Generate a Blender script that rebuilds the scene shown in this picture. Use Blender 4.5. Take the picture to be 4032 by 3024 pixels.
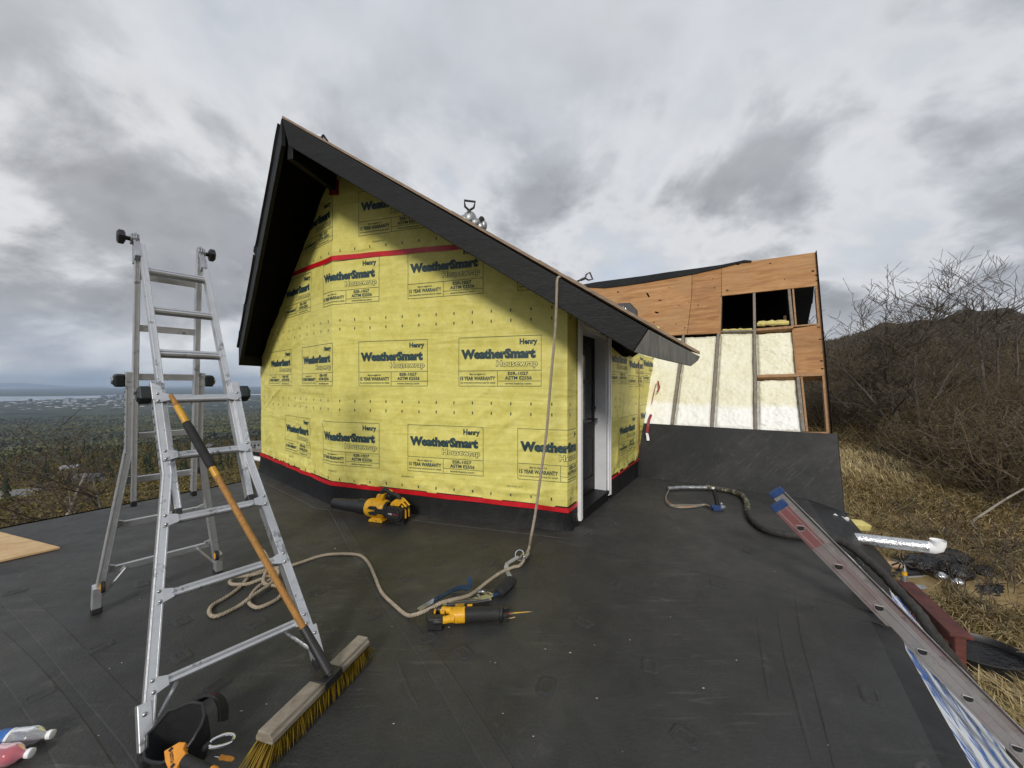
import bpy, bmesh, math, random
import numpy as np
from mathutils import Vector, Matrix, noise

for _o in list(bpy.data.objects):
    bpy.data.objects.remove(_o, do_unlink=True)
SC = bpy.context.scene
COL = SC.collection
V = Vector
R = math.radians
random.seed(11)
RNG = np.random.default_rng(11)

# ------------------------------------------------------------------ camera, sky, sun, exposure
EYE = 1.5
FPX, CX, CY = 1514.0, 2016.0, 1512.0
cam_d = bpy.data.cameras.new('camera')
cam_d.sensor_fit = 'HORIZONTAL'
cam_d.sensor_width = 36.0
cam_d.lens = 36.0 * FPX / 4032.0
cam_d.clip_start = 0.05
cam_d.clip_end = 300000
cam = bpy.data.objects.new('camera', cam_d)
COL.objects.link(cam)
cam.location = (0, 0, EYE)
cam.rotation_euler = (R(90), 0, 0)
SC.camera = cam

SUN_DIR = V((-0.15, -0.85, 0.48)).normalized()       # towards the sun: behind the camera, a little to the left
SUN_EL = math.asin(SUN_DIR.z)
SUN_AZ = math.atan2(SUN_DIR.x, SUN_DIR.y)            # from +Y towards +X

world = bpy.data.worlds.new('World')
SC.world = world
world.use_nodes = True
nt = world.node_tree
nt.nodes.clear()
def wn(t, **k):
    n = nt.nodes.new(t)
    for a, b in k.items():
        setattr(n, a, b)
    return n
def wl(a, b):
    nt.links.new(a, b)
def wmath(op, a, b=None, clamp=False):
    n = wn('ShaderNodeMath', operation=op)
    n.use_clamp = clamp
    for i, v in enumerate((a, b)):
        if v is None:
            continue
        if isinstance(v, (int, float)):
            n.inputs[i].default_value = v
        else:
            wl(v, n.inputs[i])
    return n.outputs[0]
def wramp(fac, stops, interp='EASE'):
    n = wn('ShaderNodeValToRGB')
    n.color_ramp.interpolation = interp
    e = n.color_ramp.elements
    while len(e) < len(stops):
        e.new(0.5)
    for i, (p, c) in enumerate(stops):
        e[i].position = p
        e[i].color = (c[0], c[1], c[2], 1) if not isinstance(c, (int, float)) else (c, c, c, 1)
    wl(fac, n.inputs[0])
    return n.outputs[0]
def wmix(fac, a, b):
    n = wn('ShaderNodeMix', data_type='RGBA')
    for i, v in ((0, fac), (6, a), (7, b)):
        if isinstance(v, (int, float)):
            n.inputs[i].default_value = v
        elif isinstance(v, tuple):
            n.inputs[i].default_value = (*v, 1)
        else:
            wl(v, n.inputs[i])
    return n.outputs[2]
tc = wn('ShaderNodeTexCoord')
sky = wn('ShaderNodeTexSky', sky_type='NISHITA')
sky.sun_disc = False
sky.sun_elevation = SUN_EL
sky.sun_rotation = SUN_AZ
sky.altitude = 450
sky.air_density = 1.0
sky.dust_density = 1.5
sep = wn('ShaderNodeSeparateXYZ')
wl(tc.outputs['Generated'], sep.inputs[0])
zc = wmath('ADD', wmath('MAXIMUM', sep.outputs[2], 0.0), 0.50)
px = wmath('DIVIDE', sep.outputs[0], zc)
py = wmath('DIVIDE', sep.outputs[1], zc)
comb = wn('ShaderNodeCombineXYZ')
wl(px, comb.inputs[0]); wl(py, comb.inputs[1])
def wnoise(scale, detail, rough, off, dist=0.0):
    mp = wn('ShaderNodeMapping')
    mp.inputs['Location'].default_value = off
    wl(comb.outputs[0], mp.inputs[0])
    n = wn('ShaderNodeTexNoise')
    n.inputs['Scale'].default_value = scale
    n.inputs['Detail'].default_value = detail
    n.inputs['Roughness'].default_value = rough
    n.inputs['Distortion'].default_value = dist
    wl(mp.outputs[0], n.inputs['Vector'])
    return n.outputs[0]
n_big = wnoise(0.85, 3, 0.5, (2.2, 12.8, 0.0), 0.2)
n_mid = wnoise(2.5, 8, 0.56, (4.6, 1.1, 0.0), 0.2)
n_fin = wnoise(7.0, 5, 0.55, (1.3, 5.4, 0.0), 0.15)
# pale, even upper layer of cloud with soft blue-grey variation; colours are x10 because the Background runs at 0.1
upper = wramp(n_big, [(0.30, (3.6, 3.9, 4.4)), (0.50, (4.45, 4.65, 4.98)), (0.70, (5.2, 5.27, 5.4))])
fine = wramp(n_fin, [(0.3, 0.95), (0.7, 1.05)])
um = wn('ShaderNodeMix', data_type='RGBA', blend_type='MULTIPLY')
um.inputs[0].default_value = 1.0
wl(upper, um.inputs[6]); wl(fine, um.inputs[7])
gap = wramp(wmath('ADD', wmath('MULTIPLY', n_mid, 0.6), wmath('MULTIPLY', n_big, 0.4)), [(0.34, 0.6), (0.45, 0.0)])
sky_hi = wmix(wmath('MULTIPLY', gap, 0.45), um.outputs[2], sky.outputs[0])
# lower broken grey cumulus with dark bases and pale rims; thins out overhead
low_m = wmath('ADD', wmath('MULTIPLY', n_mid, 0.70), wmath('MULTIPLY', n_big, 0.30))
lowe = wramp(sep.outputs[2], [(0.02, 1.0), (0.40, 0.85), (0.66, 0.15), (0.9, 0.0)])
dens = wramp(low_m, [(0.465, 0.0), (0.575, 1.0)])
rim = wramp(low_m, [(0.43, 0.0), (0.475, 0.5), (0.53, 0.0)])
base = wramp(n_fin, [(0.25, (1.5, 1.55, 1.68)), (0.55, (2.2, 2.26, 2.4)), (0.8, (3.2, 3.26, 3.4))])
c1 = wmix(wmath('MULTIPLY', rim, lowe), sky_hi, (5.9, 5.9, 5.9))
c2 = wmix(wmath('MULTIPLY', wmath('MULTIPLY', dens, lowe), 0.88), c1, base)
# brighter, flatter band near the horizon
hz = wramp(wmath('ABSOLUTE', sep.outputs[2]), [(0.0, 1.0), (0.06, 0.6), (0.17, 0.0)])
bandn = wnoise(3.2, 5, 0.55, (4.0, 1.0, 0.0), 0.1)
band = wramp(bandn, [(0.35, (3.6, 4.0, 4.7)), (0.5, (5.2, 5.4, 5.8)), (0.6, (7.0, 7.0, 6.9))])
c3 = wmix(wmath('MULTIPLY', hz, 0.75), c2, band)
bg = wn('ShaderNodeBackground')
bg.inputs[1].default_value = 0.1
wl(c3, bg.inputs[0])
wo = wn('ShaderNodeOutputWorld')
wl(bg.outputs[0], wo.inputs[0])

sun_d = bpy.data.lights.new('sun', 'SUN')
sun_d.energy = 1.75
sun_d.angle = R(11)
sun_d.color = (1.0, 0.95, 0.88)
sun = bpy.data.objects.new('sun', sun_d)
COL.objects.link(sun)
sun.location = (20, -20, 30)
sun.rotation_euler = (-SUN_DIR).to_track_quat('-Z', 'Y').to_euler()

SC.render.engine = 'CYCLES'
SC.view_settings.view_transform = 'Standard'
SC.view_settings.look = 'None'
SC.view_settings.exposure = 0.5
SC.view_settings.gamma = 1.0
SC.view_settings.use_curve_mapping = False
SC.cycles.max_bounces = 6
SC.cycles.volume_bounces = 0
SC.cycles.use_denoising = True

# ------------------------------------------------------------------ helpers
def ray(x, y):
    return V(((x - CX) / FPX, 1.0, (CY - y) / FPX))
EYEP = V((0, 0, EYE))
def G(x, y, z=0.0):
    d = ray(x, y)
    return EYEP + d * ((z - EYE) / d.z)
def U(x, y, depth):
    return EYEP + ray(x, y) * depth
def onplane(x, y, p, n):
    d = ray(x, y)
    return EYEP + d * ((p - EYEP).dot(n) / d.dot(n))
def sstep(a, b, x):
    t = max(0.0, min(1.0, (x - a) / (b - a)))
    return t * t * (3 - 2 * t)
def lerp(a, b, t):
    return a + (b - a) * t
def catmull(pts, n=8, closed=False):
    P = [V(p) for p in pts]
    if not closed:
        P = [P[0] * 2 - P[1]] + P + [P[-1] * 2 - P[-2]]
    else:
        P = [P[-1]] + P + [P[0], P[1]]
    out = []
    for i in range(1, len(P) - 2):
        a, b, c, d = P[i - 1], P[i], P[i + 1], P[i + 2]
        for k in range(n):
            t = k / n
            out.append(0.5 * ((2 * b) + (c - a) * t + (2 * a - 5 * b + 4 * c - d) * t * t + (3 * b - a - 3 * c + d) * t ** 3))
    if not closed:
        out.append(P[-2].copy())
    return out

class MB:
    """collects geometry in world coordinates; build() links it as one mesh object"""
    def __init__(s):
        s.v = []; s.f = []; s.m = []
        s.mi = 0
        s.X = None
    def add(s, vs, fs):
        o = len(s.v)
        if s.X is not None:
            vs = [s.X @ V(p) for p in vs]
        s.v.extend([tuple(p) for p in vs])
        s.f.extend([tuple(i + o for i in f) for f in fs])
        s.m.extend([s.mi] * len(fs))
        return s
    def box(s, c, hx, hy, hz, ax=V((1, 0, 0)), ay=V((0, 1, 0)), az=V((0, 0, 1))):
        c = V(c); ax, ay, az = V(ax) * hx, V(ay) * hy, V(az) * hz
        vs = [c + ax * i + ay * j + az * k for k in (-1, 1) for j in (-1, 1) for i in (-1, 1)]
        return s.add(vs, [(0, 2, 3, 1), (4, 5, 7, 6), (0, 1, 5, 4), (2, 6, 7, 3), (0, 4, 6, 2), (1, 3, 7, 5)])
    def beam(s, p0, p1, w, h, up=V((0, 0, 1)), ext=0.0):
        p0, p1 = V(p0), V(p1)
        d = (p1 - p0).normalized()
        up = V(up)
        sx = d.cross(up)
        if sx.length < 1e-6:
            sx = d.cross(V((1, 0, 0)))
        sx.normalize()
        u = sx.cross(d).normalized()
        return s.box((p0 + p1) / 2, (p1 - p0).length / 2 + ext, w / 2, h / 2, d, sx, u)
    def prism(s, poly, off):
        off = V(off); n = len(poly)
        a = [V(p) for p in poly]; b = [p + off for p in a]
        fs = [tuple(range(n)), tuple(range(2 * n - 1, n - 1, -1))]
        fs += [(i, i + n, (i + 1) % n + n, (i + 1) % n) for i in range(n)]
        return s.add(a + b, fs)
    def tube(s, path, r, n=8, cap=True, closed=False, up=None, flat=1.0):
        P = [V(p) for p in path]
        m = len(P)
        rad = r if isinstance(r, (list, tuple)) else [r] * m
        vs = []; fs = []
        prev = None
        for i, p in enumerate(P):
            if closed:
                t = P[(i + 1) % m] - P[i - 1]
            else:
                t = P[min(i + 1, m - 1)] - P[max(i - 1, 0)]
            if t.length < 1e-9:
                t = V((0, 0, 1))
            t.normalize()
            if prev is None:
                a = V(up) if up is not None else (V((0, 0, 1)) if abs(t.z) < 0.9 else V((1, 0, 0)))
            else:
                a = prev
            a = (a - t * a.dot(t))
            if a.length < 1e-6:
                a = V((1, 0, 0)) - t * t.x
            a.normalize(); prev = a
            b = t.cross(a)
            for k in range(n):
                w = 2 * math.pi * k / n
                vs.append(p + (a * math.sin(w) * flat + b * math.cos(w)) * rad[i])
        rows = m if closed else m - 1
        for i in range(rows):
            j = (i + 1) % m
            for k in range(n):
                k2 = (k + 1) % n
                fs.append((i * n + k, i * n + k2, j * n + k2, j * n + k))
        if cap and not closed:
            fs.append(tuple(range(n - 1, -1, -1)))
            fs.append(tuple((m - 1) * n + k for k in range(n)))
        return s.add(vs, fs)
    def lathe(s, c, axis, prof, n=20, cap=True):
        """prof: list of (distance along axis, radius)"""
        c = V(c); t = V(axis).normalized()
        a = V((0, 0, 1)) if abs(t.z) < 0.9 else V((1, 0, 0))
        a = (a - t * a.dot(t)).normalized(); b = t.cross(a)
        vs = []; fs = []
        for (d, r) in prof:
            for k in range(n):
                w = 2 * math.pi * k / n
                vs.append(c + t * d + (a * math.sin(w) + b * math.cos(w)) * r)
        for i in range(len(prof) - 1):
            for k in range(n):
                k2 = (k + 1) % n
                fs.append((i * n + k, i * n + k2, (i + 1) * n + k2, (i + 1) * n + k))
        if cap:
            fs.append(tuple(range(n - 1, -1, -1)))
            fs.append(tuple((len(prof) - 1) * n + k for k in range(n)))
        return s.add(vs, fs)
    def ball(s, c, rx, ry=None, rz=None, n=10, m=6, jit=0.0):
        ry = ry or rx; rz = rz or rx
        c = V(c); vs = []; fs = []
        for i in range(m + 1):
            ph = math.pi * i / m
            for k in range(n):
                th = 2 * math.pi * k / n
                q = 1 + (random.uniform(-jit, jit) if jit else 0)
                vs.append(c + V((rx * math.sin(ph) * math.cos(th), ry * math.sin(ph) * math.sin(th), rz * math.cos(ph))) * q)
        for i in range(m):
            for k in range(n):
                k2 = (k + 1) % n
                fs.append((i * n + k, (i + 1) * n + k, (i + 1) * n + k2, i * n + k2))
        return s.add(vs, fs)
    def grid(s, fn, nu, nv):
        vs = [fn(i / nu, j / nv) for j in range(nv + 1) for i in range(nu + 1)]
        w = nu + 1
        fs = [(j * w + i, j * w + i + 1, (j + 1) * w + i + 1, (j + 1) * w + i) for j in range(nv) for i in range(nu)]
        return s.add(vs, fs)
    def build(s, name, mats, parent=None, smooth=False, bevel=0.0, merge=False, kind=None, label=None, solid=0.0):
        root = parent
        while root is not None and root.parent is not None:
            root = root.parent
        org = V(root.location) if root is not None else V((0, 0, 0))
        me = bpy.data.meshes.new(name)
        me.from_pydata([tuple(V(p) - org) for p in s.v], [], s.f)
        if not isinstance(mats, (list, tuple)):
            mats = [mats]
        for q in mats:
            me.materials.append(q)
        if len(mats) > 1:
            me.polygons.foreach_set('material_index', s.m)
        if merge:
            bm = bmesh.new(); bm.from_mesh(me)
            bmesh.ops.remove_doubles(bm, verts=bm.verts, dist=1e-5)
            bmesh.ops.recalc_face_normals(bm, faces=bm.faces)
            bm.to_mesh(me); bm.free()
        if smooth:
            me.polygons.foreach_set('use_smooth', [True] * len(me.polygons))
            if smooth != 'all':
                me.set_sharp_from_angle(angle=R(38))
        me.update()
        o = bpy.data.objects.new(name, me)
        COL.objects.link(o)
        if parent is not None:
            o.parent = parent
        if solid:
            md = o.modifiers.new('solidify', 'SOLIDIFY'); md.thickness = solid
        if bevel:
            md = o.modifiers.new('bevel', 'BEVEL')
            md.width = bevel; md.segments = 2; md.limit_method = 'ANGLE'; md.angle_limit = R(40)
        if kind:
            o['kind'] = kind
        if label:
            o['label'] = label
        return o

def tag(o, label, cat=None, group=None, kind=None):
    o['label'] = label
    if cat:
        o['category'] = cat
    if group:
        o['group'] = group
    if kind:
        o['kind'] = kind
    return o
def thing(name, label, cat, loc, group=None):
    o = bpy.data.objects.new(name, None)
    COL.objects.link(o)
    o.location = loc
    o.empty_display_size = 0.1
    return tag(o, label, cat, group)

# ------------------------------------------------------------------ materials (all procedural)
def newmat(name):
    m = bpy.data.materials.new(name)
    m.use_nodes = True
    t = m.node_tree
    b = t.nodes['Principled BSDF']
    return m, t, b
class NT:
    def __init__(s, t):
        s.t = t
        s.co = None
    def n(s, ty, **k):
        x = s.t.nodes.new(ty)
        for a, b in k.items():
            setattr(x, a, b)
        return x
    def put(s, sock, v):
        if isinstance(v, (int, float)):
            sock.default_value = v
        elif isinstance(v, tuple):
            sock.default_value = (*v, 1) if len(v) == 3 and sock.type == 'RGBA' else v
        else:
            s.t.links.new(v, sock)
    def coords(s, kind='Object', scale=(1, 1, 1), rot=(0, 0, 0), loc=(0, 0, 0)):
        if s.co is None:
            s.co = s.n('ShaderNodeTexCoord')
        mp = s.n('ShaderNodeMapping')
        mp.inputs['Scale'].default_value = scale
        mp.inputs['Rotation'].default_value = rot
        mp.inputs['Location'].default_value = loc
        s.t.links.new(s.co.outputs[kind], mp.inputs[0])
        return mp.outputs[0]
    def noise(s, vec, scale, detail=4, rough=0.55, dist=0.0):
        x = s.n('ShaderNodeTexNoise')
        x.inputs['Scale'].default_value = scale
        x.inputs['Detail'].default_value = detail
        x.inputs['Roughness'].default_value = rough
        x.inputs['Distortion'].default_value = dist
        s.t.links.new(vec, x.inputs['Vector'])
        return x.outputs[0]
    def voro(s, vec, scale, feature='F1', out=0):
        x = s.n('ShaderNodeTexVoronoi', feature=feature)
        x.inputs['Scale'].default_value = scale
        s.t.links.new(vec, x.inputs['Vector'])
        return x.outputs[out]
    def ramp(s, fac, stops, interp='LINEAR'):
        x = s.n('ShaderNodeValToRGB')
        x.color_ramp.interpolation = interp
        e = x.color_ramp.elements
        while len(e) < len(stops):
            e.new(0.5)
        for i, (p, c) in enumerate(stops):
            e[i].position = p
            e[i].color = (c, c, c, 1) if isinstance(c, (int, float)) else (*c, 1)
        s.put(x.inputs[0], fac)
        return x.outputs[0]
    def mix(s, fac, a, b, mode='MIX'):
        x = s.n('ShaderNodeMix', data_type='RGBA', blend_type=mode)
        s.put(x.inputs[0], fac); s.put(x.inputs[6], a); s.put(x.inputs[7], b)
        return x.outputs[2]
    def math(s, op, a, b=0.0, clamp=False):
        x = s.n('ShaderNodeMath', operation=op)
        x.use_clamp = clamp
        s.put(x.inputs[0], a); s.put(x.inputs[1], b)
        return x.outputs[0]
    def bump(s, h, strength=0.3, dist=0.01, normal=None):
        x = s.n('ShaderNodeBump')
        x.inputs['Strength'].default_value = strength
        x.inputs['Distance'].default_value = dist
        s.t.links.new(h, x.inputs['Height'])
        if normal is not None:
            s.t.links.new(normal, x.inputs['Normal'])
        return x.outputs[0]
def plain(name, col, rough=0.6, metal=0.0, var=0.25, vs=6.0, bump=0.15, bs=60.0, bd=0.004, dirt=None, coat=0.0, rvar=0.12, grain=None, spec=0.5):
    """base colour with two scales of mottling, roughness variation and fine relief"""
    m, t, b = newmat(name)
    N = NT(t)
    co = N.coords('Object', scale=grain or (1, 1, 1))
    n1 = N.noise(co, vs, 5, 0.6)
    n2 = N.noise(co, vs * 6.3, 4, 0.6)
    lo = tuple(c * (1 - var) for c in col); hi = tuple(min(1, c * (1 + var)) for c in col)
    c = N.ramp(n1, [(0.3, lo), (0.7, hi)])
    c = N.mix(N.ramp(n2, [(0.42, 0.0), (0.72, 0.35)]), c, tuple(x * (1 - var * 1.2) for x in col))
    if dirt:
        c = N.mix(N.ramp(N.noise(co, vs * 2.1, 6, 0.65), [(0.52, 0.0), (0.66, 0.85)]), c, dirt)
    N.put(b.inputs['Base Color'], c)
    N.put(b.inputs['Roughness'], N.ramp(n2, [(0.25, max(0.03, rough - rvar)), (0.75, min(1, rough + rvar))]))
    b.inputs['Metallic'].default_value = metal
    b.inputs['Specular IOR Level'].default_value = spec
    if coat:
        b.inputs['Coat Weight'].default_value = coat
        b.inputs['Coat Roughness'].default_value = 0.15
    if bump:
        N.put(b.inputs['Normal'], N.bump(N.noise(co, bs, 5, 0.6), bump, bd))
    return m

def mat_epdm(name='membrane', lo=(0.0215, 0.022, 0.022), hi=(0.036, 0.0362, 0.0355), dust=(0.078, 0.076, 0.069), amt=0.8, spec=0.42):
    m, t, b = newmat(name)
    N = NT(t)
    co = N.coords('Object')
    big = N.noise(co, 0.7, 6, 0.62, 0.4)
    mid = N.noise(co, 3.1, 7, 0.66, 0.6)
    c = N.ramp(mid, [(0.30, lo), (0.70, hi)])
    patch = N.math('MULTIPLY', N.ramp(big, [(0.45, 0.0), (0.66, 0.55 * amt)]), N.ramp(mid, [(0.35, 0.2), (0.65, 1.0)]))
    c = N.mix(patch, c, dust)
    # scuffs: thin stretched streaks in two directions
    for k, (rot, sc) in enumerate((((0, 0, R(35)), (1.1, 13.0, 1.0)), ((0, 0, R(-52)), (1.6, 17.0, 1.0)))):
        cs = N.coords('Object', scale=sc, rot=rot, loc=(k * 3.7, 1.3, 0))
        st = N.ramp(N.noise(cs, 1.7, 8, 0.72, 0.9), [(0.57, 0.0), (0.70, 0.75 * amt)])
        st = N.math('MULTIPLY', st, N.ramp(N.noise(co, 1.3, 2, 0.5), [(0.45, 0.0), (0.6, 1.0)]))
        c = N.mix(st, c, tuple(x * 1.25 for x in dust))
    wisp = N.math('MULTIPLY', N.ramp(N.noise(co, 7.0, 6, 0.7, 1.8), [(0.57, 0.0), (0.72, 0.75 * amt)]), N.ramp(N.noise(co, 1.1, 4, 0.6), [(0.50, 0.0), (0.60, 1.0)]))
    c = N.mix(wisp, c, tuple(x * 1.35 for x in dust))
    wet = N.math('MULTIPLY', N.ramp(N.noise(co, 3.7, 5, 0.65, 0.6), [(0.63, 0.0), (0.70, 0.8)]), N.ramp(N.noise(N.coords('Object', loc=(7, 3, 0)), 0.8, 3, 0.5), [(0.52, 0.0), (0.60, 1.0)]))
    c = N.mix(wet, c, tuple(x * 0.45 for x in lo))
    speck = N.ramp(N.voro(co, 26.0), [(0.0, 1.0), (0.035, 0.0)])
    speck = N.math('MULTIPLY', speck, N.ramp(N.noise(co, 2.2, 3, 0.5), [(0.56, 0.0), (0.62, 0.8)]))
    c = N.mix(speck, c, (0.30, 0.29, 0.26))
    N.put(b.inputs['Base Color'], c)
    N.put(b.inputs['Roughness'], N.ramp(N.noise(co, 5.0, 6, 0.65), [(0.3, 0.46), (0.7, 0.66)]))
    b.inputs['Specular IOR Level'].default_value = spec
    h = N.mix(0.4, N.noise(co, 2.6, 5, 0.55, 0.6), N.noise(co, 60.0, 4, 0.6))
    N.put(b.inputs['Normal'], N.bump(h, 0.5, 0.022))
    return m

def mat_wrap(name='housewrap'):
    m, t, b = newmat(name)
    N = NT(t)
    co = N.coords('Object')
    big = N.noise(co, 1.1, 5, 0.6, 0.3)
    mid = N.noise(co, 7.5, 6, 0.66, 0.4)
    fin = N.noise(co, 42.0, 5, 0.65)
    c = N.ramp(mid, [(0.28, (0.55, 0.48, 0.10)), (0.5, (0.64, 0.575, 0.147)), (0.74, (0.73, 0.67, 0.225))])
    c = N.mix(N.ramp(big, [(0.42, 0.0), (0.66, 0.5)]), c, (0.71, 0.66, 0.205))
    c = N.mix(N.ramp(fin, [(0.42, 0.0), (0.75, 0.42)]), c, (0.53, 0.46, 0.10))
    N.put(b.inputs['Base Color'], c)
    N.put(b.inputs['Roughness'], N.ramp(mid, [(0.3, 0.40), (0.7, 0.60)]))
    b.inputs['Specular IOR Level'].default_value = 0.35
    # soft diagonal creases where the sheet is pulled, puckers elsewhere
    cs = N.coords('Object', scale=(0.35, 0.35, 2.6), rot=(0, R(-34), R(-17)))
    wob = N.noise(cs, 1.6, 3, 0.5, 0.3)
    h = N.mix(0.22, wob, N.noise(co, 6.0, 4, 0.5, 0.3))
    N.put(b.inputs['Normal'], N.bump(h, 0.8, 0.07, N.bump(fin, 0.15, 0.003)))
    return m

def mat_ply(name, lo, mid, hi, knots=True, axis='x', grey=None, sc=1.0):
    """rotary-cut plywood face: stretched cathedral grain, patches, dark knots"""
    m, t, b = newmat(name)
    N = NT(t)
    s = {'x': (1, 1, 9), 'y': (1, 1, 9), 'z': (9, 9, 1)}[axis]
    co = N.coords('Object', scale=tuple(q * sc for q in s))
    co0 = N.coords('Object', scale=(sc, sc, sc))
    g = N.noise(co, 1.4, 7, 0.62, 1.1)
    g2 = N.noise(co, 7.0, 6, 0.7, 0.5)
    c = N.ramp(g, [(0.28, lo), (0.5, mid), (0.74, hi)])
    c = N.mix(N.ramp(g2, [(0.42, 0.0), (0.72, 0.55)]), c, lo)
    if grey:
        c = N.mix(N.ramp(N.noise(co0, 1.7, 5, 0.6), [(0.45, 0.0), (0.65, 0.6)]), c, grey)
    if knots:
        kv = N.coords('Object', scale=(2.6 * sc, 2.6 * sc, 4.8 * sc))
        k = N.ramp(N.voro(kv, 1.7), [(0.0, 1.0), (0.055, 0.9), (0.10, 0.0)])
        k = N.math('MULTIPLY', k, N.ramp(N.noise(co0, 1.9, 3, 0.5), [(0.47, 0.0), (0.55, 1.0)]))
        c = N.mix(k, c, (0.035, 0.018, 0.008))
    N.put(b.inputs['Base Color'], c)
    b.inputs['Roughness'].default_value = 0.72
    N.put(b.inputs['Normal'], N.bump(g2, 0.25, 0.004))
    return m

def mat_foam(name='spray_foam'):
    m, t, b = newmat(name)
    N = NT(t)
    co = N.coords('Object')
    fin = N.noise(co, 18.0, 5, 0.6)
    wob = N.noise(co, 2.4, 4, 0.55)
    c = N.ramp(fin, [(0.3, (0.70, 0.655, 0.45)), (0.7, (0.80, 0.77, 0.61))])
    c = N.mix(N.ramp(wob, [(0.45, 0.0), (0.7, 0.6)]), c, (0.82, 0.80, 0.67))
    # later, whiter coat along the bottom and one band higher up
    sp = N.n('ShaderNodeSeparateXYZ')
    t.links.new(N.coords('Object'), sp.inputs[0])
    zz = N.math('ADD', sp.outputs[2], N.math('MULTIPLY', N.math('SUBTRACT', wob, 0.5), 0.28))
    lowm = N.ramp(N.math('DIVIDE', zz, 2.6), [(0.425, 1.0), (0.455, 0.0)])
    c = N.mix(N.math('MULTIPLY', lowm, 0.9), c, (0.86, 0.86, 0.83))
    N.put(b.inputs['Base Color'], c)
    b.inputs['Roughness'].default_value = 0.55
    N.put(b.inputs['Normal'], N.bump(N.noise(co, 34.0, 5, 0.6, 0.4), 0.35, 0.01))
    return m

def mat_alu(name, base=(0.64, 0.65, 0.66), dark=(0.16, 0.16, 0.165), rough=0.42, amt=0.75, tint=None, metal=0.82):
    m, t, b = newmat(name)
    N = NT(t)
    co = N.coords('Object')
    n1 = N.noise(co, 9.0, 6, 0.65, 0.4)
    n2 = N.noise(co, 55.0, 5, 0.65)
    c = N.ramp(n1, [(0.3, tuple(x * 0.78 for x in base)), (0.7, base)])
    sm = N.math('MULTIPLY', N.ramp(n1, [(0.57, 0.0), (0.62, 1.0)]), N.ramp(n2, [(0.38, 0.1), (0.56, 1.0)]))
    c = N.mix(N.math('MULTIPLY', sm, amt), c, dark)
    if tint:
        c = N.mix(N.ramp(N.noise(co, 2.4, 4, 0.6), [(0.47, 0.0), (0.6, 0.45)]), c, tint)
    N.put(b.inputs['Base Color'], c)
    b.inputs['Metallic'].default_value = metal
    N.put(b.inputs['Roughness'], N.ramp(n2, [(0.25, rough - 0.1), (0.75, rough + 0.16)]))
    N.put(b.inputs['Normal'], N.bump(n2, 0.12, 0.002))
    return m

def mat_leaf(name, cols, rough=0.75, bands=None):
    """foliage or twigs; each loose piece draws its own colour"""
    m, t, b = newmat(name)
    N = NT(t)
    g = N.n('ShaderNodeNewGeometry')
    n = len(cols)
    c = N.ramp(g.outputs['Random Per Island'], [((i + 0.5) / n, q) for i, q in enumerate(cols)])
    co = N.coords('Object')
    c = N.mix(N.ramp(N.noise(co, 0.05, 4, 0.6), [(0.4, 0.0), (0.62, 0.45)]), c, cols[0])
    if bands:
        bn = N.noise(N.coords('Object', scale=(0.0006, 0.0015, 0.0), rot=(0, 0, R(-40))), 1.0, 7, 0.62, 0.5)
        c = N.mix(0.72, c, N.ramp(bn, bands))
    N.put(b.inputs['Base Color'], c)
    b.inputs['Roughness'].default_value = rough
    b.inputs['Specular IOR Level'].default_value = 0.2
    return m

M = {}
M['epdm'] = mat_epdm()
M['epdm_kerb'] = mat_epdm('kerb_membrane', (0.0058, 0.006, 0.0064), (0.011, 0.0112, 0.0115), (0.04, 0.038, 0.034), 0.4, 0.22)
M['epdm_apron'] = mat_epdm('apron_membrane', (0.013, 0.0135, 0.0142), (0.022, 0.0225, 0.023), (0.07, 0.064, 0.055), 0.7, 0.3)
M['epdm_seam'] = mat_epdm('seam_membrane', (0.023, 0.0235, 0.0233), (0.038, 0.038, 0.037), (0.09, 0.087, 0.078), 0.9)
M['wrap'] = mat_wrap()
M['print'] = plain('wrap_print', (0.020, 0.050, 0.055), 0.55, var=0.3, vs=8, bump=0)
M['print_fill'] = plain('wrap_print_fill', (0.74, 0.67, 0.20), 0.55, var=0.12, vs=9, bump=0)
M['tape_red'] = plain('red_tape', (0.50, 0.008, 0.014), 0.35, var=0.25, vs=5, bump=0.25, bs=25)
M['tape_shaded'] = plain('shaded_red_tape', (0.22, 0.012, 0.016), 0.5, var=0.3, vs=8, bump=0.2)  # red tape colour darkened to carry the shade on the tape
M['black_wood'] = plain('black_painted_wood', (0.0095, 0.0101, 0.0108), 0.6, var=0.35, vs=3.5, bump=0.35, bs=14, bd=0.006, grain=(1.0, 1.0, 7.0), spec=0.22)
M['soffit'] = plain('soffit_shade_black', (0.0035, 0.0035, 0.0035), 0.9, var=0.3, vs=4, bump=0.2, spec=0.04)  # near-black: deep eave and interior shade is put into the colour
M['grey_ply'] = mat_ply('weathered_plywood', (0.055, 0.052, 0.045), (0.10, 0.097, 0.085), (0.145, 0.14, 0.125), True, 'z', sc=1.3)
M['roof_ply'] = mat_ply('roof_plywood', (0.16, 0.105, 0.065), (0.25, 0.175, 0.115), (0.34, 0.25, 0.17), False, 'x')
M['sheath'] = mat_ply('plywood_sheathing', (0.23, 0.105, 0.032), (0.40, 0.205, 0.076), (0.50, 0.29, 0.13), True, 'x', grey=(0.31, 0.18, 0.082))
M['sheath_pale'] = mat_ply('pale_plywood_sheathing', (0.20, 0.085, 0.026), (0.37, 0.185, 0.066), (0.48, 0.275, 0.12), True, 'x', grey=(0.25, 0.125, 0.05))
M['ply_new'] = mat_ply('new_plywood', (0.42, 0.26, 0.12), (0.58, 0.40, 0.21), (0.68, 0.50, 0.29), False, 'x', sc=1.6)
M['lumber'] = mat_ply('lumber', (0.20, 0.10, 0.04), (0.33, 0.185, 0.085), (0.42, 0.255, 0.13), True, 'z', sc=2.0)
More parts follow.
